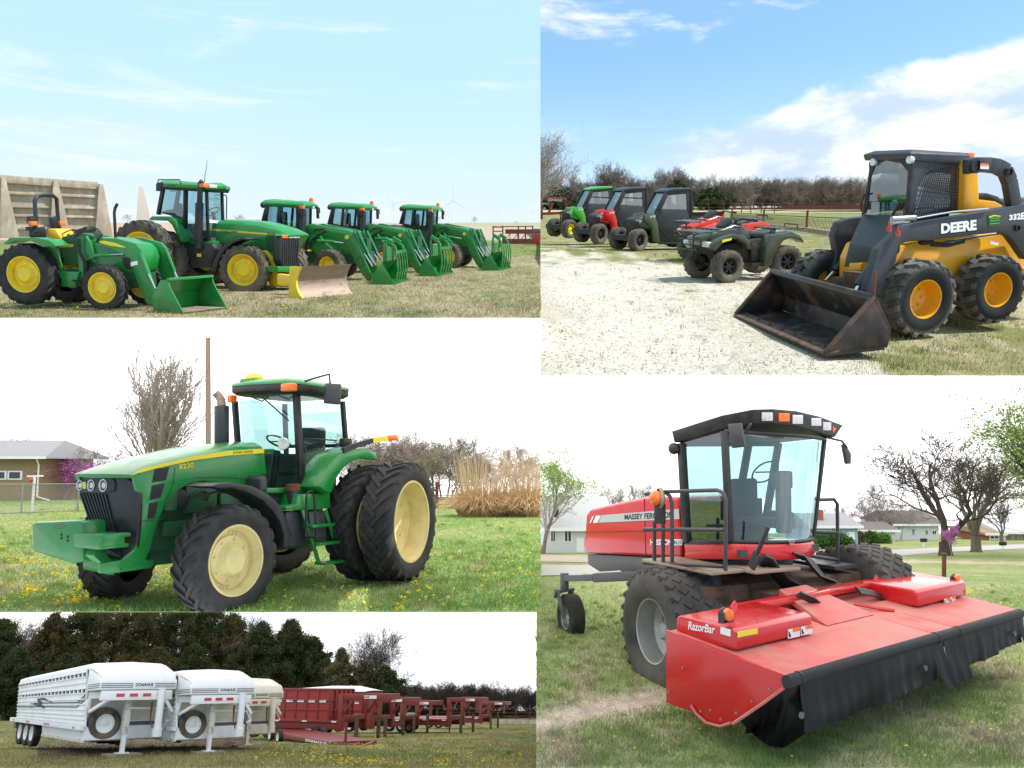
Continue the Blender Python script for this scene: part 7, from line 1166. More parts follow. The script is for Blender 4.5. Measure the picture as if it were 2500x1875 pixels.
b = MB(); b.loft([rr_(.05, -.01), rr_(0, .04), rr_(.0, .12), rr_(.1, .2), rr_(.35, .24)]); rf = b.build('cab_roof', 'green', t, bev=.02, smooth=50); q = F.f(B((443, 300)), f1.x); bc = MB().cyl(q + V((0, 0, -.08)), q, .05, 10).build('beacon_stem', 'black', t); MB().tube([q, q + V((0, 0, .14)), q + V((0, 0, .18))], [.085, .075, .03], 12).build('beacon', 'orange', bc)
for x in (378, 455): q = F.f(B((x, 335)), f1.x + .3); MB().box((q.x - .1, q.y - .1, q.z - .05), (q.x + .04, q.y + .1, q.z + .05)).build('roof_lamp', 'orange' if x == 378 else 'lamp_glass', rf, bev=.01)
b = MB(); b.tube([F.f(B(p), f1.x + .1) for p in ((440, 345), (505, 340), (508, 380))], .018, 6); q = F.f(B((492, 378)), f1.x + .1); b.box((q.x - .03, q.y - .09, q.z - .2), (q.x + .03, q.y + .09, q.z + .2)); b.build('mirror', 'black', t); q = F.s(B((70, 318)), yn); MB().ball(q, .1, 10).build('work_lamp', 'black', t); q = F.s(B((345, 365)), -1.0); MB().box((q.x - .1, q.y - .03, q.z - .18), (q.x + .1, q.y + .03, q.z + .18)).build('mirror', 'black', t, bev=.03)
q = s_([(378, 385), (368, 780)], -.75); MB().tube([q[0] + V((.03, 0, .15)), q[0], q[1]], [.08, .12, .12], 14).build('exhaust', 'black', t)
MB().prism(s_([(340, 465), (480, 480), (720, 510), (770, 570), (770, 700), (480, 720), (420, 640), (350, 560)], -.40), (0, .8, 0)).build('hood', 'green', t, bev=.06, seg=3); decal(s_([(470, 505), (600, 510), (700, 540), (690, 548), (600, 525), (470, 515)], -.405), (0, -1, 0), 'stripe', t, 'stripe')
b = MB(); b.box((-3.0, -.35, .55), (1.0, .35, .95)); b.box((-1.0, -.3, .8), (.9, .3, 1.4)); b.build('chassis', 'green_dark', t)
ap = [(402, 490), (415, 468), (450, 462), (740, 515), (775, 545), (800, 620), (905, 850), (905, 905), (880, 910), (830, 850), (770, 740), (720, 620), (690, 580), (440, 530)]
q0 = s_(ap, -.72)
for y in (-.72, .55): MB().prism([V((p.x, y, p.z)) for p in q0], (0, .12, 0)).build('loader_arm', 'green', t, bev=.015)
MB().prism(s_([(410, 560), (470, 520), (560, 620), (640, 690), (500, 720), (440, 640)], -.62), (0, 1.1, 0)).build('loader_tower', 'green', t, bev=.02); q = s_([(716, 566)], -.725)[0]; MB().cyl(q, q + V((0, -.01, 0)), .07, 14).build('badge', 'decal_yellow', t)
for pts in ([(490, 592), (620, 600), (690, 610)], [(770, 520), (850, 690), (915, 790)], [(800, 520), (880, 690), (940, 780)]):
    for dy in (0, 1.3): q = [p + V((0, dy, 0)) for p in s_(pts, -.76)]; o = MB().cyl(q[0], q[1], .05, 10).build('cylinder', 'green', t); MB().cyl(q[1], q[2], .028, 8).build('rod', 'chrome', o)
for k in range(4): MB().tube([p + V((0, .03 * k, .03 * k)) for p in s_([(455, 525), (480, 510), (540, 505), (560, 520), (520, 545), (450, 600), (420, 660)], -.76)], .016, 5).build('hose', 'hose', t, smooth=60)
MB().tube(s_([(790, 720), (830, 720), (845, 780), (815, 800), (790, 760), (795, 720)], -.735), .02, 6).build('loop_guard', 'green', t)
FB, L, bk, pts = loader_bucket(P1, F, t, (1082, 932), (1195, 893), B, [(1082, 932), (920, 930), (905, 865), (985, 765)]); L = max(L, 1.9); L = min(L, 2.4)
for x in (0, L - .03): MB().prism([V((x, p.y, p.z)) for p in pts], (.03, 0, 0)).build('side_plate', 'green', bk, bev=.004)
b = MB(); s = -.03 if pts[1].y > 0 else .03; b.loft([[V((x, p.y, p.z)) for p in pts] + [V((x, p.y + s, p.z + .03)) for p in pts[::-1]] for x in (.01, L - .01)]); b.build('shell', 'green', bk)
top, tip = pts[3], pts[0]; sy = 1 if pts[1].y > 0 else -1; gh = 1.0
def gp(x, u, z): return V((x, lerp(top.y, tip.y, u), z))
zt = top.z
for x in (L * .22, L * .72):
    b = MB(); pth = [gp(x, -.08, zt), gp(x, .0, zt + .62), gp(x, .1, zt + .70), gp(x, .85, zt + .50), gp(x, 1.0, zt + .30)]
    for a_, c_ in zip(pth, pth[1:]): b.bar(a_, c_, .06, .13, (1, 0, 0))
    b.build('grapple_arm', 'green', bk, bev=.008); MB().cyl(gp(x, .05, zt + .78), gp(x, .75, zt + .62), .04, 8).build('cylinder', 'green', bk)
MB().bar(gp(L * .12, .98, zt + .32), gp(L * .85, .98, zt + .32), .06, .09).build('grapple_bar', 'green', bk)
for k in range(5):
    x = L * (.16 + .165 * k); b = MB(); pth = [gp(x, .95, zt + .36), gp(x, 1.12, zt + .05), gp(x, 1.12, zt - .30), gp(x, .92, zt - .60)]
    for a_, c_ in zip(pth, pth[1:]): b.bar(a_, c_, .04, .10, (1, 0, 0))
    b.build('grapple_tine', 'green', bk, bev=.006)
MB().prism([gp(L * .3, .02, zt + .02), gp(L * .62, .02, zt + .02), gp(L * .62, .02, zt + .42), gp(L * .3, .02, zt + .42)], (0, .03, 0)).build('back_mesh', 'green_worn', bk)
gA = P1.g(B((1082, 932))); OA = V((-5.80, 29.95, 0))
for px, lb, dyaw, fix in (((1420, 868), 'green cab tractor with loader and grapple bucket, middle one of the three', -.10, None), ((1893, 824), 'cab tractor with loader and grapple bucket, right one by the tallest turbine', -.14, None)):
    a = -.066 + dyaw; v = Matrix.Rotation(dyaw, 4, 'Z') @ (gA - OA); dup(LT, Frame(P1, P1.g(B(px)) - v, a), None, lb)
# ---- concrete walls
def bunker(p0, p1, outline, butts, ribs, label, Q=A):
    FW = Frame.px(P1, Q(p0), Q(p1)); t = thing('concrete_wall', FW, label, 'wall', 'concrete bunker walls'); q = [FW.s(Q(p), 0) for p in outline]
    if outline: 
        MB().prism(q, (0, .25, 0)).build('panel', 'concrete', t)
        for (y0a, y1a, hgt) in ribs: a_, b_ = FW.s(Q((-60, y0a)), 0), FW.s(Q((795, y1a)), 0); MB().bar(a_ + V((0, -.2, 0)), b_ + V((0, -.2, 0)), .4, hgt).build('rib', 'concrete', t, bev=.03)
    for pts in butts:
        w = [FW.s(Q(p), -.3) for p in pts]; o = MB().prism(w, (0, -.5, 0)).build('buttress', 'concrete', t, bev=.04); c = sum(w, V()) / len(w)
        for k in (0, 1):
            lo_, hi_ = (.1, .48) if k == 0 else (.54, .84); L_ = [w[0].lerp(w[1], u) for u in (lo_, hi_)]; R__ = [w[3].lerp(w[2], u) for u in (lo_, hi_)]
            i = lambda p, q_: p.lerp(q_, .2); MB().prism([i(L_[0], R__[0]), i(L_[1], R__[1]), i(R__[1], L_[1]), i(R__[0], L_[0])], (0, -.03, 0)).build('recess', 'concrete', o)
    return t
wl = bunker((0, 612), (800, 604), [(-260, 600), (-260, 78), (0, 93), (800, 148), (800, 604)], [[(-10, 606), (5, 108), (40, 112), (155, 608)], [(400, 606), (432, 135), (468, 140), (578, 604)], [(772, 604), (803, 163), (838, 166), (918, 602)]], [(118, 180, .9), (232, 268, .35), (345, 362, .3), (418, 436, .3), (520, 532, .35)], 'tan precast concrete bunker wall with sloped buttresses behind the small tractor')
bunker((1112, 480), (1240, 478), [], [[(1112, 484), (1132, 186), (1168, 188), (1240, 482)]], [], 'single tan concrete wall end beside the large tractor cab')
# ---- far field
for (px, top, bl, az, lb) in ((B((1538, 452)), B((1538, 288)), 40, .02, 'tallest white wind turbine on the horizon right of the loader tractors'), (B((1080, 452)), B((1082, 308)), 34, -.75, 'faint white wind turbine behind the middle loader tractor'), (B((1885, 452)), B((1885, 384)), 10, .3, 'tiny white wind turbine right of the tallest one'), (B((2145, 452)), B((2145, 375)), 9, .6, 'tiny white wind turbine nearest the red feeder'), (B((1500, 452)), B((1500, 390)), 9, .2, 'tiny white wind turbine left of the tallest one'), (B((262, 452)), B((262, 275)), 22, -.3, 'faint white wind turbine tip above the left loader tractor'), (A((965, 480)), A((965, 392)), 10, .9, 'faint white wind turbine above the small tractor exhaust')): far_turbine(P1, (px[0], 545), top, bl, az, lb)
for i, (Q, x, yb, yt, wx) in enumerate(((A, 1040, 490, 405, 1.3), (A, 1965, 470, 402, 1.7), (B, 1385, 452, 385, 1.5), (B, 1705, 465, 402, 1.0), (A, 2115, 470, 448, 1.8), (B, 30, 450, 424, 1.6), (B, 2020, 456, 443, 3.0))):
    p = (Q((x, yb))[0], 546 if i != 3 else 547.5); H = height_px(P1, p, Q((x, yt))); tree(at(P1, p, i, (H / 8 * wx, H / 8 * wx, H / 8)), 'far%d' % (1 + i % 3), ('small bare tree above the small tractor exhaust', 'small bare tree above the large tractor hood', 'bare tree beside the right loader tractor', 'lone bare tree right of the tallest turbine', 'low bare thicket left of the first loader tractor', 'low bare tree at the hood of the large tractor', 'low dark thicket far out in the brown field')[i])
g = G(P1, B((2100, 618))); q = lambda x, y: P1.d(B((x, y)), g.y) - g; t = thing('bale_feeder', P1.mat @ Matrix.Translation(g), 'rusty steel cattle feeder with sloped bars at the right edge of the field', 'feeder'); D_ = V((.8, 3.0, 0)); b = MB()
b.box((q(1918, 0).x, -.1, 0), (q(2230, 0).x, .1, q(0, 578).z)); b.build('base_panel', 'rust_feeder', t); MB().box((q(1938, 0).x, -.1, q(0, 540).z), (q(2150, 0).x, .1, q(0, 505).z)).build('top_panel', 'rust_feeder', t); b = MB()
for k in range(7): b.bar(q(1945 + 30 * k, 578), q(1965 + 30 * k - (20 if k % 2 else -10), 540), .06, .06)
b.build('slant_bar', 'rust_feeder', t); b = MB()
for x in (1845, 1920, 2040, 2095, 2150): b.tube([q(x, 620 if x > 1900 else 585), q(x, 478)], .07, 6)
for y in (488, 520, 555): b.tube([q(1842, y), q(1920, y)], .05, 5)
b.tube([q(1842, 486), q(2150, 482)], .05, 5); b.build('pen_rail', 'rust_feeder', t); cut(t, x=1319.5, keep=-1)
g = G(P1, B((2190, 628))); q = lambda x, y: P1.d(B((x, y)), g.y) - g; t = thing('feed_tank', P1.mat @ Matrix.Translation(g), 'red feed tank with dark lid cut by the right edge of the field', 'tank'); MB().box((q(2162, 0).x, 0, .1), (q(2260, 0).x, 2, q(0, 535).z)).build('tank', 'red_bright', t, bev=.1); MB().box((q(2155, 0).x, .1, q(0, 535).z), (q(2260, 0).x, 1.8, q(0, 500).z)).build('lid', 'grey_metal', t, bev=.1); cut(t, x=1319.5, keep=-1)
for i, x in enumerate((1688, 1775)): g = G(P1, B((x, 466))); o = MB().cyl((0, 0, -.2), P1.d(B((x, 446)), g.y) - g, .12, 6).build('fence_post', 'white', P1.mat @ Matrix.Translation(g)); tag(o, ('white post at the field edge left of the lone tree', 'white post at the field edge right of the lone tree')[i], 'post')
# ================================================================ the trailers under the cedars
set_terrain(P5, 1832, 1750, 150)
A = Z(0, 1480, .31646); B = Z(620, 1480, .32098)
def col5(X, Y, x, y):
    n = vnoise(x * .4, y * .4, 91); n2 = vnoise(x * 1.4, y * 1.4, 92); c = cmix((.15, .145, .045), (.26, .225, .09), (n - .3) * 2.2); c = cmix(c, (.085, .13, .03), (n2 - .52) * 4 * (Y < 1850)); c = cmix(c, (.12, .085, .055), np.exp(-((Y - (1830 - (X - 200) * .05)) / 20) ** 2) * (X < 600) * (X > 90) * 1.1); c = cmix(c, (.30, .25, .14), (Y - 1845) / 60 * (X < 700) * (n2 + .2)); return c
ground(P5, 'meadow', -420, 1309.5, 1876, col5, 'soil', 220, 150)
blades(P5, 'grass', -10, 1309, 1755, 1876, 34000, .04, .11, lambda X, Y, x, y: cmix(col5(X, Y, x, y) * 1.2, (.30, .26, .10), (vnoise(x * 1.6, y * 1.6, 93) - .45) * 2), 'meadow grass in front of the parked trailers', seed=13, wd=.006, bias=.9)
flowers(P5, 'dandelions', scatter(620, 1300, 1775, 1872, 3400, 14, lambda X, Y: np.clip((vnoise(X / 60, Y / 12, 94) - .42) * 4, 0, 1) * np.exp(-((X - 900) / 260) ** 2) + .03), .022, .04, .10, 'yellow dandelions in the meadow before the red trailers', col=(.62, .46, .02))
F = Frame(P5, V((-12.161, 28.562, 0)), -.8335); WT = t = thing('livestock_trailer', F, 'large white livestock trailer with dark swoosh and three axles, nearest of the white ones', 'trailer', 'gooseneck livestock trailers'); yn = -1.07
s_ = lambda pts, y=yn, Q=A: [F.s(Q(p), y) for p in pts]; f_ = lambda pts, x=0.0, Q=A: [F.f(Q(p), x) for p in pts]
xF = s_([(660, 700)])[0].x; yf = f_([(1208, 1020)], xF)[0].y; Wd = yf - yn
tl, tr_, br_, bl_ = s_([(150, 590), (668, 484), (652, 932), (128, 868)]); side = [tl, tr_, br_, bl_]
far = lambda p: V((p.x, yf, p.z))
# side wall with two rows of openings
def onside(u, v, dy=0.0): p = tl.lerp(tr_, u).lerp(bl_.lerp(br_, u), v); return V((p.x, p.y + dy, p.z))
for dy, s in ((0, -1), (Wd, 1)):
    w = part('side_wall', t); b = MB(); rows = [(0, .055), (.135, .345), (.425, 1)]
    for a_, c_ in rows: b.loft([[onside(u, a_, dy), onside(u, a_, dy - s * .05), onside(u, c_, dy - s * .05), onside(u, c_, dy)] for u in (0, 1)])
    n = 19
    for (a_, c_) in ((.055, .135), (.345, .425)):
        for k in range(n + 1): u = k / n; du = .0075; u0, u1 = max(0, u - du), min(1, u + du); b.loft([[onside(q, a_, dy), onside(q, a_, dy - s * .05), onside(q, c_, dy - s * .05), onside(q, c_, dy)] for q in (u0, u1)])
    b.build('panel', 'trailer_white', w, smooth=0); b = MB()
    for v in (.055, .135, .24, .345, .425, .53, .62, .71, .80, .88, .95): b.bar(onside(0, v, dy + s * .01), onside(1, v, dy + s * .01), .035, .03, (0, 0, 1))
    b.build('rail', 'trailer_white', w); b = MB(); b.bar(onside(-.06, 1.02, dy + s * .06), onside(1, 1.02, dy + s * .06), .10, .12); b.build('rub_rail', 'trailer_white', w)
    for u in (.0, .22, .25, .5, .53, .56, .9): q = onside(u, 1.02, dy + s * .115); MB().box((q.x, q.y - .008, q.z - .03), (q.x + .16, q.y + .008, q.z + .03)).build('reflector', 'red_lens', w)
    if dy == 0:
        b = MB(); 
        for k, v in enumerate((.585, .625, .665)): b.tube([onside(u, v + (.035 if u < .3 else 0) - max(0, u - .9) * 1.3, -.012) for u in (0, .2, .3, .6, .9, .96, 1)], .016 if k != 1 else .011, 4)
        b.build('stripe', 'decal_black', w); sw = s_([(285, 714), (335, 707), (398, 742), (345, 727), (312, 722), (318, 752), (342, 790), (285, 768), (230, 750), (298, 757)], yn - .03); MB().prism(sw, (0, .02, 0)).build('swoosh', 'decal_black', w)
fb_l, fb_r = s_([(640, 1038)])[0], None; zb = fb_l.z
MB().prism(s_([(325, 895), (650, 932), (640, 1038), (322, 985)], yn + .02), (0, Wd - .04, 0)).build('lower_body', 'trailer_white', t, bev=.01); MB().box((xF - .03, yn - .01, zb - .05), (xF + .03, yf + .01, zb + .02)).bar(s_([(322, 992)])[0], s_([(640, 1044)])[0], .04, .07).build('lower_edge', 'rusty_white', t)
MB().add([V((xF, yn, zb)), V((xF, yf, zb)), V((xF, yf, tr_.z)), V((xF, yn, tr_.z))], [(0, 1, 2, 3)]).build('front_wall', 'trailer_cream', t, fix=False); b = MB()
for y in (yn + .02, (yn + yf) / 2, yf - .02): b.bar((xF + .01, y, zb), (xF + .01, y, tr_.z), .05, .03)
b.bar((xF + .01, (yn + yf) / 2, 1.15), (xF + .01, yf, 1.15), .04, .03); b.bar((xF + .01, (yn + yf) / 2, .95), (xF + .01, yf, .95), .04, .03); b.build('front_frame', 'trailer_white', t)
MB().box((xF + .0, yn + .02, zb), (xF + .012, yf - .02, zb + .5)).build('kick_plate', 'grey_metal', t)
MB().box((bl_.x, yn + .06, bl_.z - .02), (xF, yf - .06, bl_.z + .02)).box((bl_.x, yn, bl_.z), (bl_.x + .05, yf, tl.z)).build('floor', 'trailer_cream', t)
MB().box((bl_.x + .1, yf - .16, bl_.z + .05), (xF - .05, yf - .12, tl.z - .02)).build('shade_sheet', 'interior', t)  # dark sheet stands in for the shade inside the trailer
# roof and nose
xN = s_([(770, 600)])[0].x; yN = f_([(1368, 600)], xN)[0].y; zN1, zN0 = f_([(1368, 560)], xN)[0].z, f_([(1368, 640)], xN)[0].z
zt = tr_.z; rise = .17; ym = (yn + yf) / 2
def rring(x, dz=0, k=1.0, d=0.0): return [V((x, ym + (y - ym) * k, z + dz)) for y, z in ((yn, zt - .02), (yn + .03, zt + rise * .6), (yn + .22, zt + rise), (ym, zt + rise * 1.25), (yf - .22, zt + rise), (yf - .03, zt + rise * .6), (yf, zt - .02))]
dzr = tl.z - zt
b = MB(); b.loft([rring(tl.x, dzr), rring(xF - .3, 0), rring(xF + (xN - xF) * .15, 0), [V((p.x, p.y, lerp(p.z, zN1, .35))) for p in rring(xF + (xN - xF) * .6)], [V((p.x, p.y, lerp(p.z, zN1 + .12, .8) - (.1 if i in (0, 6) else 0))) for i, p in enumerate(rring(xN - .1, 0, .98))], [V((p.x, p.y, zN1 - (.06 if i not in (0, 6) else .1))) for i, p in enumerate(rring(xN, 0, .97))]]); b.build('roof', 'white', t, bev=.02, smooth=60)
ns = [V((xF, 0, zt)), V((lerp(xF, xN, .8), 0, zN1 + .1)), V((xN, 0, zN1 - .05)), V((xN, 0, zN0)), V((xF, 0, zN0 - .05))]
MB().prism([V((p.x, yn, p.z)) for p in ns], (0, Wd, 0)).build('nose', 'white', t, bev=.03); b = MB()
for k, z in enumerate((.25, .5, .75)): z = lerp(zN0 + .02, zN1 - .08, z); b.bar((xN + .006, yn + .05, z), (xN + .006, yf - .05, z), .012, .016, (0, 0, 1)); b.bar((xF + .1, yn - .004, z - .05), (xN, yn - .004, z), .012, .016)
b.build('stripe', 'decal_black', t); zc = lerp(zN0, zN1, .45)
for yy, w in ((.42, .25),): MB().box((xN + .004, lerp(yn, yf, .42), zc - .08), (xN + .014, lerp(yn, yf, .70), zc + .08)).build('name_plate', 'white', t)
text('DONAHUE', [V((xN + .016, lerp(yn, yf, u), zc + dz)) for u, dz in ((.45, -.05), (.68, -.05), (.68, .05), (.45, .05))], 'decal_black', t, bold=.04)
# gooseneck and jack
zg = zN0 - .16; b = MB(); xg = xN + .12
for y in (yn + .12, yf - .12): b.bar((xF, y, zg), (xg - .3, ym + (y - ym) * .5, zg), .12, .2)
b.bar((xN - .1, yn + .1, zg), (xN - .1, yf - .1, zg), .14, .28); b.bar((xF + .1, yn + .1, zg - .1), (xF + .02, yn + .1, zb + .65), .1, .12); gb = b.build('gooseneck', 'trailer_white', t, bev=.01)
MB().bar((xN - .1, yn + .35, zg - .12), (xF + .05, yn + .1, zb + .75), .09, .1).build('brace', 'trailer_white', t, bev=.01); MB().bar((xN - .1, yf - .3, zg - .1), (xN - .1, yf - .02, zg - .5), .09, .1).build('brace', 'trailer_white', t, bev=.01)
for k in range(4): y = lerp(yn, yf, .28 + .17 * k); MB().box((xN - .02, y - .12, zg - .04), (xN - .012, y + .12, zg + .05)).build('reflector', 'red_lens' if k != 3 else 'trailer_cream', gb)
yc = f_([(1232, 800)], xN)[0].y; MB().cyl((xN, yc, zN0), (xN, yc, zg - 1.05), .11, 14).cyl((xN, yc, zg - .95), (xN, yc, zg - 1.2), .15, 14).build('coupler', 'trailer_white', t)
for k in range(2): MB().tube([(xN - .1, yc - .2 - .05 * k, zg - .2), (xN - .08, yc - .22, zg - .7), (xN - .02, yc - .15, zg - .95)], .02, 5).build('chain', 'rust', t)
xj = xF + .55; yj = f_([(955, 1000)], xj)[0].y; b = MB(); b.box((xj - .09, yj - .09, .62), (xj + .09, yj + .09, 1.75)); jk = b.build('jack', 'rusty_white', t, bev=.008); MB().box((xj - .06, yj - .06, .06), (xj + .06, yj + .06, .7)).box((xj - .17, yj - .17, .05), (xj + .17, yj + .17, .09)).build('jack_leg', 'white', jk); MB().box((xj - .3, yj - .5, -.02), (xj + .3, yj + .5, .06)).build('foot_block', 'wood_block', jk); MB().tube([(xj + .1, yj, 1.35), (xj + .1, yj + 1.2, 1.3), (xj + .25, yj + 1.3, 1.0), (xj + .4, yj + 1.1, .95)], .03, 6).tube([(xF, yj + .1, 1.6), (xF, yf, 1.6)], .03, 6).build('crank', 'trailer_white', jk)
sc = f_([(803, 905)], xF + .18)[0]; j = wheel(t, sc, .47, .27, .24, 'rib', 16, 'hub', 'rubber_dusty', 'white', 1); j.rotation_euler = (0, 0, -pi / 2); j['label'] = 'spare wheel on the front wall'
for k, px in enumerate(((160, 972), (205, 980), (250, 985))):
    c = F.s(A(px), yn); R = .42
    for y, sd in ((yn + .06, -1), (yf - .06, 1)): wheel(t, (c.x, y, R), R, R * .56, .24, 'rib', 16, 'hub', 'rubber', 'white', sd)
MB().box((c.x - 2.2, yn + .3, .35), (c.x + .8, yf - .3, .6)).box((c.x - 2.6, yn + .02, .5), (c.x - 2.3, yf - .02, bl_.z)).build('axle_frame', 'grey_metal', t)
jl = P5.g(A((940, 1178))); OA = F.O
def clone(px, lab, sc_=1.0, sw=None, dyaw=0): v = Matrix.Rotation(dyaw, 4, 'Z') @ (F.L @ V((xj, yj, 0)) - OA); return dup(WT, Frame(P5, P5.g(A(px)) - v * sc_, F.a + dyaw).mat @ Matrix.Scale(sc_, 4), None, lab, sw)
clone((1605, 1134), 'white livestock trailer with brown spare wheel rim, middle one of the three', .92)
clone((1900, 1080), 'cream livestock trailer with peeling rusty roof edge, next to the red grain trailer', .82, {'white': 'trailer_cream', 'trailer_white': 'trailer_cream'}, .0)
# ---- red trailers
def red_trailer(jack, yaw, label, L=7.0, W=2.3, box=0, cover=False, hgt=2.25, arm=2.3, legs=True, text_=True, wheels=True):
    c_ = G(P5, B(jack)); zg_ = c_.z; t = thing('gooseneck_trailer', Matrix(), label, 'trailer', 'red gooseneck trailers'); off = Matrix.Rotation(yaw, 4, 'Z') @ V((1.0, -W / 2 + .1, 0)); FR = Frame(P5, c_ - off, yaw); t.matrix_world = FR.mat; h = W / 2; zd = .95
    b = MB(); b.box((-L, -h, zd - .12), (0, h, zd)); b.box((-L, -h + .1, zd - .45), (0, -h + .3, zd - .12)); b.box((-L, h - .3, zd - .45), (0, h - .1, zd - .12)); b.build('deck', 'red_trailer', t, bev=.01); b = MB()
    for s in (-1, 1): b.box((-.05, s * h - .14, zd - .5), (.22, s * h + .14, hgt)); b.bar((.1, s * h, hgt - .14), (arm, s * h * .75, hgt - .14), .22, .30); b.bar((.2, s * h, hgt - 1.0), (.75, s * h * .95, hgt - .25), .1, .12)
    b.bar((arm - .1, -h * .8, hgt - .14), (arm - .1, h * .8, hgt - .14), .22, .3); b.box((0, -h, zd), (.18, h, zd + .25)); nk = b.build('gooseneck', 'red_trailer', t, bev=.012); MB().cyl((arm - .1, -h * .75, hgt), (arm - .1, -h * .75, hgt - 1.0), .1, 12).build('coupler', 'red_trailer', t)
    if legs:
        for s in (-1, 1): MB().box((.92, s * (h - .1) - .08, 0), (1.08, s * (h - .1) + .08, 1.25)).build('jack', 'rust_edge', t)
    if text_:
        y = -h * .88 - .14; MB().prism([(.55, y, hgt - .22), (arm - .2, -h * .77 - .135, hgt - .22), (arm - .2, -h * .77 - .135, hgt - .06), (.55, y, hgt - .06)], (0, -.012, 0)).build('name_plate', 'trailer_white', nk); text('DONAHUE', [(.9, y - .012, hgt - .19), (arm - .6, -h * .8 - .15, hgt - .19), (arm - .6, -h * .8 - .15, hgt - .09), (.9, y - .012, hgt - .09)], 'red_bright', nk, bold=.03)
    if wheels:
        for x in (-L * .62, -L * .62 - .95):
            for s in (-1, 1): wheel(t, (x, s * (h - .15), .40), .40, .21, .24, 'rib', 16, 'hub', 'rubber', 'white', s)
    for k in range(4): MB().box((-L * .25 * k - .5, -h - .012, zd - .10), (-L * .25 * k - .2, -h + .01, zd - .03)).build('reflector', 'trailer_white', t)
    if box:
        w = part('grain_box', t); b = MB(); z0, z1 = zd, zd + box; e = .06
        for s in (-1, 1): b.box((-L + .3, s * (h - .1) - .03, z0), (-.75, s * (h - .1) + .03, z1))
        for x in (-L + .3, -.75): b.box((x - .03, -h + .13, z0), (x + .03, h - .13, z1))
        b.build('panel', 'red_bright', w)
        b = MB(); n = 9
        for k in range(n + 1):
            x = lerp(-L + .3, -.75, k / n)
            for s in (-1, 1): b.box((x - .05, s * (h - .1) + s * .03 - .04, z0), (x + .05, s * (h - .1) + s * .03 + .04, z1))
        for k in range(6): y = lerp(-h + .1, h - .1, k / 5); b.box((-.72, y - .05, z0), (-.64, y + .05, z1))
        for s in (-1, 1):
            for v in (0, .33, .64, 1): b.box((-L + .3, s * (h - .07) - .05, lerp(z0, z1, v) - .04), (-.75, s * (h - .07) + .05, lerp(z0, z1, v) + .04))
        for v in (0, .33, .64, 1): b.box((-.74, -h + .1, lerp(z0, z1, v) - .04), (-.66, h - .1, lerp(z0, z1, v) + .04))
        b.build('rib', 'red_trailer', w, bev=.006)
        for k in range(n): x = lerp(-L + .3, -.75, (k + .15) / n); MB().box((x, -h + .02, lerp(z0, z1, .58)), (x + .42, -h + .055, lerp(z0, z1, .66))).build('decal', 'trailer_white', w)
        if cover: b = MB(); b.loft([[(x, y, z1 + .05 + .32 * (1 - (y / h) ** 2) * k) for y in (-h, -h * .5, 0, h * .5, h)] for x, k in ((-L + .2, .3), (-L * .5, 1), (-1.6, 1), (-.55, .2))], cap=False, closed=False); b.build('tarp_cover', 'white', w, smooth=60)
    return t, FR
red_trailer((775, 1024), -.42, 'red grain trailer with tall ribbed box, nearest of the red ones', L=7.5, box=1.5)
red_trailer((995, 997), -.42, 'red grain trailer with white tarp cover behind the first grain trailer', L=7.5, box=1.6, cover=True)
red_trailer((1215, 972), -.38, 'red gooseneck flatbed trailer directly right of the covered grain trailer', L=7, hgt=2.2)
red_trailer((1572, 968), -.40, 'red gooseneck flatbed trailer with tall neck standing apart on the right', L=6.5, hgt=2.45)
red_trailer((1800, 935), -.30, 'red gooseneck flatbed trailer farthest right near the fence', L=6.5, hgt=2.3)
def low_trailer(p0, p1, wz, label, txt, post, m='red_trailer'): # low flat deck seen from the side, tongue to the right
    a_, c_ = G(P5, B(p0)), G(P5, B(p1)); L = (c_ - a_).length; Fl = Frame(P5, a_, math.atan2(c_.y - a_.y, c_.x - a_.x)); t = thing('flat_trailer', Fl, label, 'trailer'); b = MB()
    b.box((0, 0, wz), (L * .88, .1, wz + .2)); b.box((0, 2.0, wz), (L * .88, 2.1, wz + .2)); b.bar((L * .86, .05, wz + .1), (L, 1.0, wz + .1), .12, .16); b.bar((L * .86, 2.05, wz + .1), (L, 1.0, wz + .1), .12, .16); fr = b.build('frame', m, t, bev=.01); b = MB()
    for k in range(16): b.box((L * .87 * k / 16, .1, wz + .12), (L * .87 * (k + .85) / 16, 2.0, wz + .2))
    b.build('deck', m, t); MB().box((L * .9, .5, 0), (L * .9 + .1, .6, post)).build('jack', m, t)
    for x in (.15, .27):
        for y, s in ((-.05, -1), (2.2, 1)): wheel(t, (L * x, y, .36), .36, .2, .22, 'rib', 16, 'hub', 'rubber', 'white', s)
    text(txt, [(L * .6, -.006, wz + .05), (L * .84, -.006, wz + .05), (L * .84, -.006, wz + .16), (L * .6, -.006, wz + .16)], 'decal_white', fr, bold=.04)
low_trailer((60, 1020), (672, 1058), .32, 'low red flat deck trailer with tongue jack, in front of the grain trailer', 'DONAHUE', 1.3)
low_trailer((1050, 962), (1525, 962), .62, 'red flatbed bumper trailer with pointed tongue between the gooseneck flatbeds', 'DONAHUE', 1.1)
g = G(P5, B((1180, 900))); t = thing('water_tank', P5.mat @ Matrix.Translation(g), 'round pale stock tank standing behind the red flatbed trailers', 'stock tank'); MB().lathe([(1.2, 0), (1.22, 1.15), (1.25, 1.2), (1.15, 1.2), (1.13, .9), (0, .9)], (0, 0, 0), 28, (0, 0, 1)).build('tank', 'silver', t)
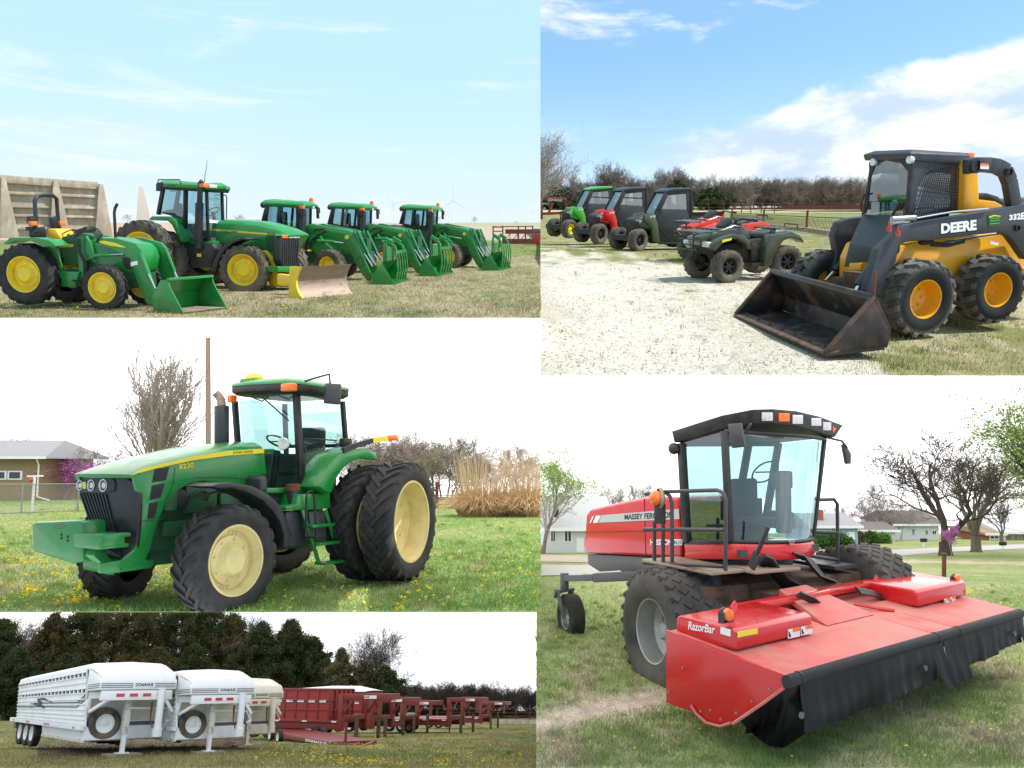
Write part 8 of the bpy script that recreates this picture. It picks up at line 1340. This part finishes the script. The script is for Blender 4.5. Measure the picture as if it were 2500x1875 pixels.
# ---- trees and fence
rnd = random.Random(15); CC = ((.045, .062, .022), (.034, .052, .020), (.075, .070, .024)); CB = ((.085, .078, .028), (.10, .08, .03), (.06, .066, .026))
for i, (x, yt, hw, yb, cc) in enumerate(((60, 330, 330, 880, CC), (300, 60, 330, 850, CB), (560, -120, 420, 850, CC), (800, -160, 470, 850, CB), (1040, -100, 440, 850, CB), (1280, -140, 460, 850, CC), (1520, -60, 400, 850, CC), (1720, 60, 420, 850, CB), (1960, 130, 380, 860, CC), (450, 380, 320, 870, CC), (1150, 330, 380, 870, CB), (1450, 300, 320, 870, CC), (-100, 100, 320, 860, CC), (2200, 110, 420, 860, CC), (2380, 240, 300, 860, CC), (2080, 330, 300, 860, CB))):
    p = (A((x, 0))[0], A((0, yb))[1]); Y = Yrow(P5, p[1]) * (1.0 if yt > 0 else .96); H = height_px(P5, p, A((x, yt))); o = cedar(at(P5, p, i * 1.1), 100 + i, H, hw * .31646 * G(P5, p).y / FF * 1.25, 'dark %s cedar %s' % (('green', 'olive brown')[cc is CB], 'in the row behind the white trailers' if x < 1900 else 'behind the red grain trailer'), 'cedars behind the trailers', cc, n=520, size=.0023 * G(P5, p).y, bare=.02, per=86)
    if yt < 120: cut(o, y=1494.5, keep=-1)
o = tree(at(P5, (B((935, 880))[0], 1756), .4, (1.15, 1.15, 1)), 'meadowtree', 'large bare dark tree rising behind the covered grain trailer', seed=61, bark='bark_dark', twig='bark_dark', H=1.08 * height_px(P5, (B((930, 880))[0], 1756), B((900, 75))), trunk=.26, kids=(8, 6, 5, 4), spread=.70, bole=.30, up=.28, ratio=.64, r_min=.020, fork=5)
for i, (x, yt, hw, cc) in enumerate(((640, 330, 260, ((.13, .12, .05), (.10, .09, .045))), (980, 470, 330, CC), (1060, 560, 200, CC), (820, 420, 240, ((.11, .105, .045), (.08, .08, .035))))): p = (B((x, 0))[0], B((0, 870))[1]); H = height_px(P5, p, B((x, yt))); cedar(at(P5, p, i), 130 + i, H, hw * .321 * G(P5, p).y / FF * 1.2, ('loose olive budding tree left of the large bare tree', 'dark cedar under the large bare tree', 'small dark cedar right of the large bare tree', 'olive shrubby tree just left of the bare trunk')[i], None, cc, n=260, size=.0022 * G(P5, p).y, bare=.02, per=80, name='evergreen_tree')
for i, (x, yt) in enumerate([(20, 60), (120, 130), (240, 180), (330, 250), (1800, 40), (1900, 90), (520, 200)]):
    p = (A((x, 0))[0], 1748); H = height_px(P5, p, A((x, yt - 60))); o = tree(at(P5, p, i * 2.1, (H / 8, H / 8, H / 8)), 'wood%d' % (1 + i % 4), 'tall bare tree among the cedars behind the trailers', 'bare trees among the cedars'); cut(o, y=1494.5, keep=-1)
for i, x in enumerate(range(1090, 2260, 38)):
    yt = 560 + 40 * sin(i * 1.7) + rnd.uniform(-25, 25) + (x - 1150) * .05; p = (B((x, 0))[0], 1752 + rnd.uniform(-1, 1.5)); H = height_px(P5, p, B((x, yt))); o = tree(at(P5, p, i * 1.7, (H / 8 * 1.1, H / 8, H / 8)), 'dwood%d' % (1 + i % 3), 'dark bare tree in the wood line right of the trailers', 'dark bare wood line', bark='bark_dark', twig='bark_dark', seed=140 + i % 3, H=8, trunk=.17, kids=(13, 7, 5, 4), spread=.72, bole=.12, ratio=.55, r_min=.016, fork=(0, 3, 4)[i % 3])
    if x > 1990: cut(o, x=1309.5, keep=-1)
for i in range(30):
    x = 1060 + i * 40 + rnd.uniform(-12, 12); p = (B((x, 0))[0], 1752.5); H = height_px(P5, p, B((x, 770 + rnd.uniform(-25, 15)))); o = tree(at(P5, p, i * 1.3, (H / 3 * 2.0, H / 3 * 1.2, H / 3)), 'brush_dark', 'low dark brush under the wood line right of the trailers', 'dark brush under the wood line', bark='bark_dark', twig='bark_dark', cat='shrub', name='bare_shrub', seed=84, H=3, trunk=.06, kids=(10, 7, 5), spread=.8, bole=.02, ratio=.6, r_min=.02, fork=7)
    if x > 2080: cut(o, x=1309.5, keep=-1)
f = rail_fence(P5, [B((1380, 868)), B((1700, 872)), B((2148, 874))], 1.5, [B((x, 872)) for x in (1390, 1500, 1640, 1730, 1860, 1990, 2100)], (1.0, .7, .4), 'rusty pen fence along the wood line behind the red flatbeds', .06, .035, name='pen_fence', rods=.45); cut(f, x=1309.5, keep=-1)
g0, g1 = G(P5, B((1850, 892))), G(P5, B((2149, 898))); o = MB().bar((0, 0, .2), tuple(g1 - g0 + V((0, 0, .2))), .3, .5).build('concrete_curb', 'concrete', P5.mat @ Matrix.Translation(g0)); tag(o, 'low dark concrete curb along the meadow edge at the far right', 'curb')
overcast(P5, -500, 1309.5, 1493, 1765, 190, 18.5, 'overcast_grey')
